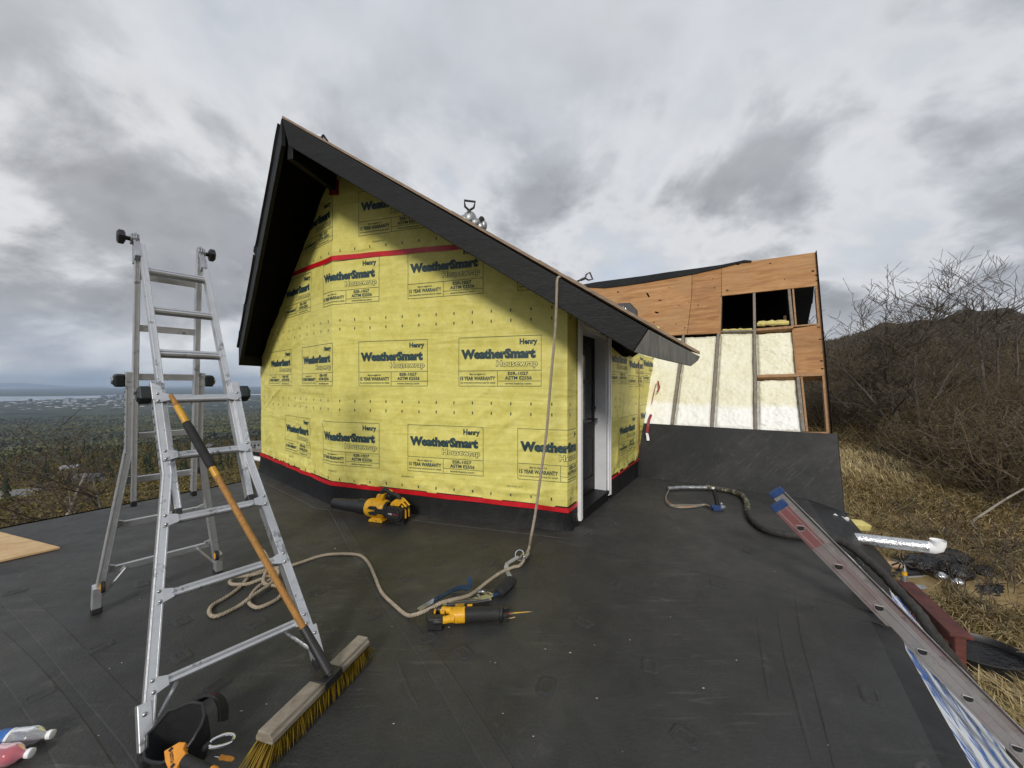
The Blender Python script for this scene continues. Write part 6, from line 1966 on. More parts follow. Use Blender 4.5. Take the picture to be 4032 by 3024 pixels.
mb.build('bag', M['foil_dull'], bg_, smooth=True)
mb = MB(); c = U(1896, 868, 4.05); mb.ball(c, 0.035, 0.035, 0.045, 10, 6, 0.05); mb.build('glove', M['nylon'], bg_, smooth=True)
bb = roof_at(U(2255, 1120, 6.0)); make_shovel('leaning_shovel', 'thin shovel lying beyond the roof with its black grip in the air', U(2262, 1112, 5.6), U(2328, 1086, 5.6), M['black_plastic'], 1.0)
# roof vent
vc = roof_at((1.15, 4.12, 0), 0.0)
vt = thing('roof_vent', 'black hooded roof vent near the lower end of the gable roof', 'roof vent', vc)
rd = (PR - V((0, 0, MR))).normalized()               # down the slope
rn = rd.cross(GR); rn = rn if rn.z > 0 else -rn
mb = MB()
out = [(-0.16, 0.0), (-0.12, 0.13), (-0.03, 0.20), (0.10, 0.20), (0.17, 0.12), (0.19, 0.0)]
front = [vc + PR * a + V((0, 0, 1)) * (h + roof_z(vc + PR * a) - vc.z * 1.0 if h == 0 else h) * 1.0 - GR * 0.17 for a, h in out]
front = []
for a, h in out:
    p = vc + PR * a - GR * 0.17
    front.append(V((p.x, p.y, (roof_z(p) + 0.01) if h == 0 else vc.z + 0.02 + h)))
mb.prism(front, GR * 0.36)
mb.build('hood', M['black_plastic'], vt, bevel=0.01)
mb = MB(); mb.prism([vc + PR * a - GR * 0.30 + V((0, 0, roof_z(vc + PR * a) - vc.z + 0.030)) for a in (-0.24, 0.26)] + [vc + PR * a + GR * 0.30 + V((0, 0, roof_z(vc + PR * a) - vc.z + 0.030)) for a in (0.26, -0.24)], V((0, 0, 0.006))); mb.build('flange', M['black_plastic'], vt)
mb = MB(); mb.prism([vc + PR * a - GR * 0.171 + V((0, 0, h)) for a, h in ((-0.075, 0.10), (-0.055, 0.165), (0.0, 0.185), (0.055, 0.165), (0.065, 0.10), (0.03, 0.055), (-0.03, 0.065))], -GR * 0.004); mb.build('inspection_sticker', M['foil'], vt)
rp = thing('insulation_scrap', 'scrap of yellow insulation caught on the lower gable roof', 'insulation', U(2580, 1292, 4.2))
mb = MB(); c = U(2578, 1294, 4.2); mb.ball(c, 0.06, 0.04, 0.03, 10, 6, 0.15); mb.ball(c + V((-0.05, 0, 0.01)), 0.04, 0.03, 0.025, 10, 6, 0.15); mb.build('tuft', M['insul'], rp, smooth=True)
rc = thing('ridge_cloth', 'scrap of pale cloth and strap on the roof ridge', 'cloth', roof_at(U(1265, 545, 4.3)))
mb = MB(); c = U(1258, 545, 4.35); mb.ball(c, 0.06, 0.05, 0.035, 10, 6, 0.1); mb.build('cloth', M['label_white'], rc, smooth=True)
mb = MB(); mb.tube(catmull([U(1262, 560, 4.3), U(1272, 533, 4.3), U(1282, 545, 4.3), U(1290, 556, 4.3)], 4), 0.012, 6); mb.build('strap', M['nylon'], rc)

# dangling red tape at the end of the wrapped wall
dt = thing('dangling_tape', 'loose red tape with a white end dangling beside the foam', 'tape', TP(2556, 1712, 0.06))
mb = MB()
def ribbon(mb, pts, w, depth_off=0.0):
    P = [TP(x, y, o) for x, y, o in pts]
    for i in range(len(P) - 1):
        q = (P[i + 1] - P[i]).normalized(); s = V((1, 0.1 * (-1) ** i, 0.0)); s = (s - q * s.dot(q)).normalized() * w / 2
        mb.add([P[i] - s, P[i] + s, P[i + 1] + s, P[i + 1] - s], [(0, 1, 2, 3)])
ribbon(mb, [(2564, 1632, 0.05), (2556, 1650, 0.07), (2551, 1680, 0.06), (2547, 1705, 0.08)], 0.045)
mb.build('red_ribbon', M['tape_shaded'], dt, solid=0.001)
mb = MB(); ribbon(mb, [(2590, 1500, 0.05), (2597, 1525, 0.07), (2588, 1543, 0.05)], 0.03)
mb.build('red_ribbon', M['tape_shaded'], dt, solid=0.001)
mb = MB()
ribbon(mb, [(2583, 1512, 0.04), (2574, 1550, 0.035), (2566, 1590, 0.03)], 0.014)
mb.build('red_ribbon', M['tape_shaded'], dt, solid=0.001)
mb = MB(); ribbon(mb, [(2547, 1705, 0.08), (2550, 1718, 0.075), (2552, 1735, 0.06)], 0.045); mb.build('white_backing', M['label_white'], dt, solid=0.001)

# ------------------------------------------------------------------ bits at the deck edges
o = thing('timber_end', 'short timber ends and white pipe beyond the far left wall corner', 'timber', A + V((-0.3, 0.35, 0.0)))
mb = MB(); mb.beam(U(985, 1770, 7.1), U(1040, 1776, 7.1), 0.12, 0.03); mb.build('board', M['lumber_grey'], o)
mb = MB(); mb.tube([U(990, 1802, 7.1), U(1045, 1812, 7.1)], 0.045, 10); mb.build('white_pipe', M['white_plastic'], o, smooth=True)
mb = MB(); mb.beam(U(992, 1785, 7.15), U(1045, 1790, 7.15), 0.10, 0.05); mb.build('board', M['black_wood'], o)

# foil-wrapped flue with white elbow out of the slope
fa, fb = V((3.86, 4.44, -0.27)), V((4.40, 4.07, -0.225))
fl_ = thing('vent_pipe', 'foil-wrapped vent pipe with white elbow sticking out of the slope', 'pipe', fa)
fd = (fb - fa).normalized()
mb = MB(); N_ = 22
mb.tube([fa.lerp(fb, i / N_) for i in range(N_ + 1)], [0.062 + 0.004 * noise.noise((i * 0.8, 0, 0)) for i in range(N_ + 1)], 18); mb.build('foil_sleeve', M['foil'], fl_, smooth=True)
mb = MB(); P = [fb - fd * 0.005, fb + fd * 0.04, fb + fd * 0.065 + V((0, 0, 0.012)), fb + fd * 0.075 + V((0, 0, 0.045)), fb + fd * 0.075 + V((0, 0, 0.085))]
mb.tube(P, [0.060, 0.062, 0.063, 0.062, 0.064], 20, cap=False); mb.lathe(P[-1] - V((0, 0, 0.02)), V((0, 0, 1)), [(0.0, 0.058), (0.001, 0.058)], 20)
mb.build('elbow', M['white_plastic'], fl_, smooth=True)

# scraps at the corner of the apron
sc_ = thing('foil_bag', 'crumpled white and blue wrapper caught at the deck corner', 'wrapper', G(3312, 2060, -0.1))
q0 = U(3312, 2045, 4.55)
mb = MB()
def fn(u, v):
    return q0 + V((lerp(-0.09, 0.10, u), lerp(0.0, 0.08, v), lerp(0.06, -0.10, v) + 0.03 * noise.noise((u * 4, v * 4, 0)) - 0.05 * u))
mb.grid(fn, 10, 8); mb.build('wrapper', M['label_white'], sc_, smooth='all', solid=0.002)
mb = MB(); mb.beam(q0 + V((0.0, -0.01, -0.08)), q0 + V((0.09, 0.0, -0.16)), 0.07, 0.01); mb.build('blue_corner', M['label_blue'], sc_)
ip = thing('insulation_piece', 'folded slab of yellow insulation on the ground by the corner', 'insulation', U(3385, 2075, 5.6))
mb = MB(); c = U(3380, 2072, 5.4); mb.beam(c + V((-0.16, 0, 0.03)), c + V((0.15, 0.05, -0.01)), 0.16, 0.10, V((0.1, -0.2, 1))); mb.build('slab', M['insul'], ip, bevel=0.02)
tr_ = thing('edge_trim', 'dark metal trim strip hanging off the deck corner', 'trim', U(3345, 2050, 4.7))
mb = MB(); mb.beam(U(3318, 2020, 4.7), U(3372, 2092, 4.6), 0.05, 0.012); mb.beam(U(3322, 2018, 4.72), U(3352, 2028, 4.9), 0.05, 0.01); mb.build('strip', M['dark_steel'], tr_)
# ------------------------------------------------------------------ lower deck rail, rubbish on the ground at the right
rl = thing('red_deck_rail', 'red-stained timber deck rail below the extension ladder', 'railing', V((5.4, 5.0, -2.4)))
ra, rb_ = G(3560, 2292, -1.40), G(3788, 2508, -1.40)
rd_ = (rb_ - ra).normalized(); rs = V((-rd_.y, rd_.x, 0))
mb = MB(); mb.beam(ra, rb_, 0.20, 0.04, V((0, 0, 1))); mb.build('cap_rail', M['red_wood'], rl, bevel=0.006)
mb = MB(); mb.beam(ra - V((0, 0, 0.09)) - rs * 0.03, rb_ - V((0, 0, 0.09)) - rs * 0.03 - rd_ * 0.02, 0.04, 0.13); mb.build('top_rail', M['red_wood'], rl, bevel=0.004)
mb = MB(); mb.beam(ra - V((0, 0, 0.85)), rb_ - V((0, 0, 0.85)) - rd_ * 0.02, 0.04, 0.10); mb.build('bottom_rail', M['red_wood'], rl, bevel=0.004)
for t in (0.0, 0.955):
    mb = MB(); p = ra.lerp(rb_, t); mb.beam(p - V((0, 0, 0.021)), p - V((0, 0, 1.25)), 0.09, 0.09, rd_); mb.build('post', M['red_wood'], rl, bevel=0.004)
Lr = (rb_ - ra).length
for i in range(1, int(Lr / 0.13)):
    p = ra + rd_ * (i * 0.13) - rs * 0.005
    if (p - rb_).length < 0.12: continue
    mb = MB(); mb.beam(p - V((0, 0, 0.15)), p - V((0, 0, 0.82)), 0.032, 0.032, rd_); mb.build('baluster', M['red_wood'], rl)
mb = MB(); mb.prism([ra - rs * 0.02 + V((0, 0, -1.02)), rb_ - rs * 0.02 + V((0, 0, -1.02)), rb_ - EOUT * 1.4 + V((0, 0, -1.02)), ra - EOUT * 1.4 + V((0, 0, -1.02))], V((0, 0, -0.06))); mb.build('deck_floor', M['red_wood'], rl)

def on_ground(x, y):
    """first hit of the pixel ray with the terrain"""
    d = ray(x, y); t = 2.0
    while t < 400:
        p = EYEP + d * t
        if p.z < ground_z(p.x, p.y): return p
        t *= 1.01
    return p
# pinwheel spinner on the rail post
pw = thing('garden_spinner', 'small dark pinwheel spinner on a banded stake by the red rail', 'spinner', ra)
hub = U(3550, 2212, ra.y)
mb = MB(); base_ = ra + V((0.0, 0.0, 0.02)); mb.lathe(base_, V((0, 0, 1)), [(0, 0.040), (0.05, 0.036), (0.10, 0.032), (0.17, 0.027), (0.21, 0.015), (0.24, 0.010)], 14); mb.build('cone', M['foil_dull'], pw, smooth=True)
mb = MB(); mb.lathe(base_, V((0, 0, 1)), [(0.085, 0.0345), (0.14, 0.031)], 14, cap=False); mb.build('yellow_band', M['yellow_plastic'], pw, smooth=True)
mb = MB(); mb.tube([base_ + V((0, 0, 0.2)), hub], 0.008, 6); mb.build('stem', M['dark_steel'], pw)
for k in range(9):
    w = 2 * math.pi * k / 9 + 0.2
    mb = MB(); u_ = V((math.cos(w), -0.35 * math.cos(w), math.sin(w))).normalized(); mb.beam(hub + u_ * 0.03, hub + u_ * 0.135, 0.026, 0.005, V((0.3, -0.9, 0.3))); mb.build('blade', M['black_plastic'], pw)
mb = MB(); mb.ball(hub, 0.02); mb.build('hub', M['dark_steel'], pw, smooth=True)
# rubbish
q = on_ground(3860 - 300, 2228)
def gobj(name, label, cat, p, builder):
    t = thing(name, label, cat, p); builder(t, p); return t
def tubeobj(x0, y0, x1, y1, r, m, lift=0.0):
    def f(t, p):
        a, b_ = on_ground(x0, y0) + V((0, 0, r + lift)), on_ground(x1, y1) + V((0, 0, r + lift))
        mb = MB(); mb.tube([a, a.lerp(b_, 0.5), b_], r, 14); mb.build('tube', M[m], t, smooth=True)
    return f
gobj('cardboard_tube', 'long tan cardboard tube on the straw behind the spinner', 'tube', on_ground(3520, 2232), tubeobj(3440, 2228, 3580, 2246, 0.07, 'cardboard'))
gobj('black_pipe', 'upper of two dark foam pipes lying on the straw', 'pipe', on_ground(3600, 2255), tubeobj(3540, 2262, 3640, 2248, 0.055, 'black_rubber'))
gobj('black_pipe', 'lower of two dark foam pipes lying on the straw', 'pipe', on_ground(3590, 2272), tubeobj(3500, 2276, 3630, 2264, 0.055, 'black_rubber'))
def bagf(balls, m):
    def f(t, p):
        mb = MB()
        for dx, dy, dz, r in balls:
            mb.ball(p + V((dx, dy, dz)), r * 1.2, r, r * 0.8, 14, 10, 0.09)
        mb.build('bag', M[m], t, smooth=True)
    return f
gobj('rubbish_bag', 'crumpled heap of black rubbish bags on the straw', 'bag', on_ground(3690, 2250), bagf([(-0.3, 0, 0.14, 0.24), (0.1, 0.05, 0.16, 0.26), (0.45, 0.1, 0.2, 0.24), (0.2, -0.2, 0.08, 0.2), (0.75, -0.15, 0.06, 0.16)], 'tarp'))
def flatf(pts, m, th=0.012):
    def f(t, p):
        P = [on_ground(x, y) + V((0, 0, 0.03)) for x, y in pts]
        mb = MB(); mb.prism(P, V((0, 0, th))); mb.build('sheet', M[m], t)
    return f
gobj('grey_board', 'flat grey board on the straw below the foam pipes', 'board', on_ground(3610, 2275), flatf([(3550, 2272), (3640, 2260), (3655, 2270), (3630, 2278), (3562, 2282)], 'grey_paper'))
gobj('grey_scrap', 'small grey sheet on the straw behind the red rail', 'scrap', on_ground(3620, 2318), flatf([(3602, 2310), (3640, 2312), (3650, 2324), (3618, 2328)], 'grey_paper'))
gobj('foil_scrap', 'crumpled silver foil on the straw', 'foil', on_ground(3705, 2285), bagf([(0, 0, 0.08, 0.10), (0.1, -0.2, 0.06, 0.09)], 'foil'))
gobj('cardboard_scrap', 'brown cardboard piece beside the black bags', 'cardboard', on_ground(3730, 2262), flatf([(3712, 2256), (3740, 2252), (3756, 2266), (3722, 2268)], 'cardboard'))
gobj('foam_scrap', 'small lump of pale yellow foam on the straw', 'foam', on_ground(3833, 2255), bagf([(0, 0, 0.05, 0.08), (0.05, -0.08, 0.03, 0.06)], 'insul'))
def tarpf(t, p):
    mb = MB()
    def fn(u, v):
        a = on_ground(lerp(3840, 3960, u), lerp(2300, 2352, v))
        e = math.sin(math.pi * u) * math.sin(math.pi * v)
        return a + V((0, 0, 0.02 + 0.10 * e * (0.6 + noise.noise((u * 5, v * 5, 0)))))
    mb.grid(fn, 14, 8); mb.build('sheet', M['tarp'], t, smooth='all')
gobj('black_sheet', 'crumpled black plastic sheet spread on the straw', 'plastic sheet', on_ground(3900, 2325), tarpf)
# black tub of water at the lower right and garden hose
tb = on_ground(3900, 2640)
tub = thing('water_tub', 'round black tub of dark water at the foot of the slope', 'tub', tb)
mb = MB(); nn_ = 36
cT = tb + V((0.05, 0.15, 0.0)); rx, ry = 0.50, 0.40
prof_ = [(0.0, 0.92), (0.18, 1.0), (0.20, 1.03), (0.21, 1.0), (0.18, 0.96), (0.10, 0.94)]
vs = []; fs = []
for h, s_ in prof_:
    for k in range(nn_):
        w = 2 * math.pi * k / nn_; vs.append(cT + V((rx * s_ * math.cos(w), ry * s_ * math.sin(w), h)))
for i in range(len(prof_) - 1):
    for k in range(nn_):
        fs.append((i * nn_ + k, i * nn_ + (k + 1) % nn_, (i + 1) * nn_ + (k + 1) % nn_, (i + 1) * nn_ + k))
mb.add(vs, fs); mb.build('shell', M['black_plastic'], tub, smooth=True)
mb = MB(); mb.add([cT + V((rx * 0.93 * math.cos(2 * math.pi * k / 36), ry * 0.93 * math.sin(2 * math.pi * k / 36), 0.12)) for k in range(36)], [tuple(range(36))]); mb.build('water_surface', plain('tub_water', (0.004, 0.004, 0.005), 0.10, var=0.2, bump=0.9, bs=9, bd=0.05, spec=0.35), tub)
gobj('garden_hose', 'black garden hose running across the straw beside the tub', 'hose', on_ground(3950, 2545), lambda t, p: MB().tube(catmull([on_ground(x, y) + V((0, 0, 0.04)) for x, y in ((3830, 2535), (3880, 2540), (3950, 2556), (4032, 2590), (4100, 2630))], 6), 0.035, 10).build('line', M['black_rubber'], t, smooth=True))

# ------------------------------------------------------------------ bare trees and scrub
def tree_segments(rg, base, h, r, lean, spread, levels, nbr, up=0.3, crook=0.42, t0=0.25):
    segs = []                                         # lists of (points, radii)
    def grow(p, d, L, r0, lev):
        n = 6 if lev == 0 else (5 if lev == 1 else 3)
        pts = [p.copy()]; rr = [r0]; dd = d.copy()
        for i in range(n):
            cr = crook * (0.45 if lev == 0 else 1.0)
            dd = (dd + V((rg.gauss(0, cr), rg.gauss(0, cr), rg.gauss(0, cr * 0.6) + up * 0.25)) * 0.5).normalized()
            p = p + dd * (L / n)
            pts.append(p.copy()); rr.append(r0 * (1 - 0.72 * (i + 1) / n))
        segs.append((lev, pts, rr))
        if lev < levels:
            k = nbr[lev]
            for j in range(k):
                t = rg.uniform(t0 if lev == 0 else 0.15, 1.0)
                i = min(n - 1, int(t * n)); q = pts[i].lerp(pts[i + 1], t * n - i)
                ax = (pts[i + 1] - pts[i]).normalized()
                a = rg.uniform(0, 2 * math.pi); s = V((math.cos(a), math.sin(a), rg.uniform(-0.1, 0.5)))
                nd = (ax * (1 - spread) + s * spread).normalized()
                grow(q, nd, L * rg.uniform(0.38, 0.62), rr[i] * 0.58, lev + 1)
    grow(V(base), V(lean).normalized(), h, r, 0)
    return segs
BARK = plain('grey_bark', (0.10, 0.088, 0.075), 0.9, var=0.35, vs=5, bump=0.5, bs=30)
BARK_PALE = plain('pale_birch_bark', (0.30, 0.265, 0.225), 0.85, var=0.35, vs=3, bump=0.4, bs=25, dirt=(0.07, 0.055, 0.045))
TWIG = plain('twig_bark', (0.075, 0.058, 0.043), 0.9, var=0.35, vs=3, bump=0)
BUD = mat_leaf('spring_buds', [(0.065, 0.060, 0.020), (0.10, 0.085, 0.03), (0.05, 0.04, 0.02)])
def bare_tree(name, label, stems, seed, bark, levels=3, nbr=(9, 6, 4), spread=0.55, buds=0.0, group=None, rmin=0.006, t0=0.25):
    rg = random.Random(seed)
    t = thing(name, label, 'tree', stems[0][0], group)
    mt, mc, mbud = MB(), MB(), MB()
    for base, lean, h, r in stems:
        for lev, pts, rr in tree_segments(rg, base, h, r, lean, spread, levels, nbr, t0=t0):
            rr = [max(x, rmin) for x in rr]
            (mt if lev == 0 else mc).tube(pts, rr, 7 if lev == 0 else (4 if lev == 1 else 3), cap=False)
            if lev == levels and buds:
                for p in pts[1:]:
                    for k in range(2):
                        o = V((rg.uniform(-1, 1), rg.uniform(-1, 1), rg.uniform(-1, 1))) * buds
                        a = V((rg.uniform(-1, 1), rg.uniform(-1, 1), rg.uniform(-1, 1))).normalized() * buds * 0.7
                        b_ = V((rg.uniform(-1, 1), rg.uniform(-1, 1), rg.uniform(-1, 1))).normalized() * buds * 0.45
                        mbud.add([p + o - a, p + o + b_, p + o + a, p + o - b_], [(0, 1, 2, 3)])
    mt.build('trunk', bark, t, smooth=True)
    c = mc.build('crown', TWIG, t)
    if buds: mbud.build('buds', BUD, c, kind='stuff')
    return t
def gp(x, y):
    return V((x, y, ground_z(x, y) - 0.1))
def gpx(px_, depth):
    x = (px_ - CX) / FPX * depth
    return gp(x, depth)
b1 = gpx(3560, 16.0)
bare_tree('bare_tree', 'spreading many-stemmed bare tree against the sky right of the tower', [(b1, (-0.55, 0, 0.85), 4.2, 0.075), (b1 + V((0.25, 0.1, 0)), (-0.15, 0.2, 1), 4.5, 0.085), (b1 + V((0.5, 0, 0)), (0.28, 0, 1), 4.4, 0.080), (b1 + V((0.1, 0.3, 0)), (-0.85, 0.1, 0.55), 4.6, 0.06), (b1 + V((0.5, 0.2, 0)), (0.55, 0.2, 0.75), 4.4, 0.06), (b1 + V((0.2, 0.2, 0)), (-0.35, 0.1, 0.95), 4.4, 0.07)], 5, BARK, 3, (12, 7, 5), 0.55, 0.03, rmin=0.008)
b2 = gpx(3890, 21.0)
bare_tree('bare_tree', 'tall thin bare tree at the right rising above the hill', [(b2, (-0.05, 0, 1), 6.2, 0.085), (b2 + V((0.3, 0, 0)), (0.22, 0, 1), 5.8, 0.07), (b2 + V((0.1, 0, 0)), (-0.22, 0, 1), 4.8, 0.055)], 9, BARK, 3, (10, 6, 4), 0.5, 0.0, rmin=0.010)
b3 = gpx(4010, 20.0)
bare_tree('bare_tree', 'short forked bare tree at the right edge of the view', [(b3, (0.1, 0, 1), 4.9, 0.05), (b3 + V((0.1, 0, 0)), (0.45, 0, 0.9), 4.6, 0.045)], 21, BARK, 2, (7, 5), 0.5, 0.0)
for i, (px_, dp_, h, r, lean, lb) in enumerate(((240, 14.0, 5.1, 0.11, (-0.05, 0, 1), 'gnarled pale birch with many branches beyond the left deck edge'), (430, 15.5, 4.9, 0.085, (-0.04, 0, 1), 'pale bent birch just left of the ladder'), (335, 15.0, 4.4, 0.055, (-0.20, 0, 1), 'slim leaning birch between two thicker birches'), (40, 13.0, 3.2, 0.05, (-0.22, 0, 1), 'dark bare sapling at the far left of the view'))):
    bb_ = gpx(px_, dp_)
    bare_tree('birch_tree', lb, [(bb_, lean, h, r)], 40 + i, BARK_PALE if i < 3 else BARK, 3, (8, 5, 3), 0.62, 0.0, 'birches beyond the left deck edge', rmin=0.009, t0=0.5)

# scrub thicket: a few shrub shapes repeated by hand into one mass
def scrub_template(seed, h, n):
    rg = random.Random(seed); mb = MB(); mq = MB()
    for i in range(n):
        a = rg.uniform(0, 2 * math.pi); sp = rg.uniform(0.15, 0.75)
        p = V((math.cos(a), math.sin(a), 0)) * rg.uniform(0, 0.55)
        d = V((math.cos(a) * sp, math.sin(a) * sp, 1)).normalized()
        L = h * rg.uniform(0.55, 1.05); m_ = 4; pts = [p]; rr = [0.016]
        for k in range(m_):
            d = (d + V((rg.gauss(0, .22), rg.gauss(0, .22), rg.gauss(0, .12) - 0.03 * k))).normalized()
            p = p + d * L / m_; pts.append(p.copy()); rr.append(0.016 * (1 - 0.62 * (k + 1) / m_))
        mb.tube(pts, rr, 3, cap=False)
        for k in range(6):
            j = rg.randint(1, m_ - 1); q = pts[j].lerp(pts[j + 1], rg.random())
            dd = (V((rg.uniform(-1, 1), rg.uniform(-1, 1), rg.uniform(-0.1, 1.0)))).normalized(); l2 = L * rg.uniform(0.15, 0.34)
            e1 = q + dd * l2 * 0.5; e2 = e1 + (dd + V((rg.gauss(0, .35), rg.gauss(0, .35), .2))).normalized() * l2 * 0.5
            mb.tube([q, e1, e2], [0.009, 0.007, 0.005], 3, cap=False)
            for z in range(2):
                c = e1.lerp(e2, rg.random()) + V((rg.uniform(-.04, .04), rg.uniform(-.04, .04), rg.uniform(-.04, .04)))
                u_ = V((rg.uniform(-1, 1), rg.uniform(-1, 1), rg.uniform(-1, 1))).normalized() * 0.045; v_ = V((rg.uniform(-1, 1), rg.uniform(-1, 1), rg.uniform(-1, 1))).normalized() * 0.028
                mq.add([c - u_, c + v_, c + u_, c - v_], [(0, 1, 2, 3)])
    return mb, mq
def repeat(templates, places, rg):
    """places: (x, y, scale) -> vertex and quad arrays of all copies"""
    VS, FS = [], []; o = 0
    for x, y, s in places:
        v, f = templates[rg.randrange(len(templates))]
        a = rg.uniform(0, 2 * math.pi); ca, sa = math.cos(a), math.sin(a)
        w = np.empty_like(v)
        sx = s * rg.uniform(0.85, 1.2)
        w[:, 0] = (v[:, 0] * ca - v[:, 1] * sa) * sx + x; w[:, 1] = (v[:, 0] * sa + v[:, 1] * ca) * sx + y; w[:, 2] = v[:, 2] * s + ground_z(x, y) - 0.12
        VS.append(w); FS.append(f + o); o += len(v)
    return np.concatenate(VS), np.concatenate(FS)
def np_object(name, v, f, mat_, label, kind='stuff'):
    me = bpy.data.meshes.new(name)
    n, k = len(f), f.shape[1]
    me.vertices.add(len(v)); me.vertices.foreach_set('co', v.astype(np.float32).ravel())
    me.loops.add(n * k); me.loops.foreach_set('vertex_index', f.astype(np.int32).ravel())
    me.polygons.add(n); me.polygons.foreach_set('loop_start', np.arange(0, n * k, k, dtype=np.int32))
    me.update(calc_edges=True)
    me.materials.append(mat_)
    o = bpy.data.objects.new(name, me); COL.objects.link(o)
    o['kind'] = kind; o['label'] = label
    return o
tw, tq = [], []
for sd_, h_, n_ in ((1, 2.6, 22), (2, 2.0, 26), (3, 3.1, 20), (4, 1.5, 24)):
    a_, b_ = scrub_template(sd_, h_, n_)
    tw.append((np.array(a_.v), np.array(a_.f))); tq.append((np.array(b_.v), np.array(b_.f)))
rg = random.Random(77)
places = []
while len(places) < 520:
    th_ = rg.uniform(37.5, 58); d_ = 16.0 * (95 / 16.0) ** (rg.random() ** 1.15)
    x_, y_ = d_ * math.sin(R(th_)), d_ * math.cos(R(th_))
    lim = lerp(24.0, 15.5, sstep(39, 52, th_))
    if d_ < lim * rg.uniform(0.93, 1.12): continue
    if (x_ - b1.x) ** 2 + (y_ - b1.y) ** 2 < 0.3: continue
    places.append((x_, y_, rg.uniform(0.55, 0.95) * (1.0 + 0.008 * max(0, d_ - 30))))
rs_ = random.Random(3); v_, f_ = repeat(tw, places, rs_)
SCRUB = mat_leaf('scrub_twigs', [(0.075, 0.054, 0.034), (0.13, 0.092, 0.055), (0.165, 0.128, 0.088), (0.105, 0.070, 0.038), (0.23, 0.19, 0.15), (0.115, 0.095, 0.046)])
np_object('scrub_thicket', v_, f_, SCRUB, 'dense leafless brown scrub covering the slope at the right')
rs_ = random.Random(3); v_, f_ = repeat(tq, places, rs_)
np_object('scrub_buds', v_, f_, BUD, 'sparse olive buds through the scrub')
# a few low bare shrubs in the straw nearer by
near = [(gpx(3700, 8.4), 0.55), (gpx(3900, 8.0), 0.62), (gpx(3780, 7.0), 0.45), (gpx(3960, 9.5), 0.6), (gpx(3480, 12.5), 0.5), (gpx(3640, 12.0), 0.55), (gpx(3820, 11.0), 0.7), (gpx(3560, 10.0), 0.4), (gpx(3850, 6.4), 0.4), (gpx(3980, 7.0), 0.5)]
spots = ['behind the black bags', 'over the black plastic sheet', 'near the rail end', 'at the right edge of the straw', 'near the tower on the straw', 'under the big bare tree', 'in the middle of the straw', 'beyond the vent pipe', 'just above the water tub', 'right of the water tub']
for i, ((p, s_), w_) in enumerate(zip(near, spots)):
    t = thing('bare_shrub', 'small bare twiggy shrub ' + w_, 'shrub', p, 'bare shrubs growing in the straw')
    v, f = tw[i % 4]
    a = i * 1.3; ca, sa = math.cos(a), math.sin(a)
    mb = MB(); sel = [tuple(q) for q in f[: int(len(f) * 0.6)]]
    mb.add([V(((q[0] * ca - q[1] * sa) * s_ + p.x, (q[0] * sa + q[1] * ca) * s_ + p.y, q[2] * s_ + p.z)) for q in v], sel)
    mb.build('stems', TWIG, t)
# pale dead branch across the scrub edge
bd = thing('dead_branch', 'long pale dead branch lying across the straw at the right', 'branch', on_ground(3900, 2070))
mb = MB(); mb.tube(catmull([on_ground(x, y) + V((0, 0, z)) for x, y, z in ((3845, 2106, 0.12), (3828, 2090, 0.2), (3880, 2068, 0.3), (3960, 2040, 0.45), (4050, 2012, 0.6))], 5), 0.022, 6); mb.build('limb', BARK_PALE, bd, smooth=True)

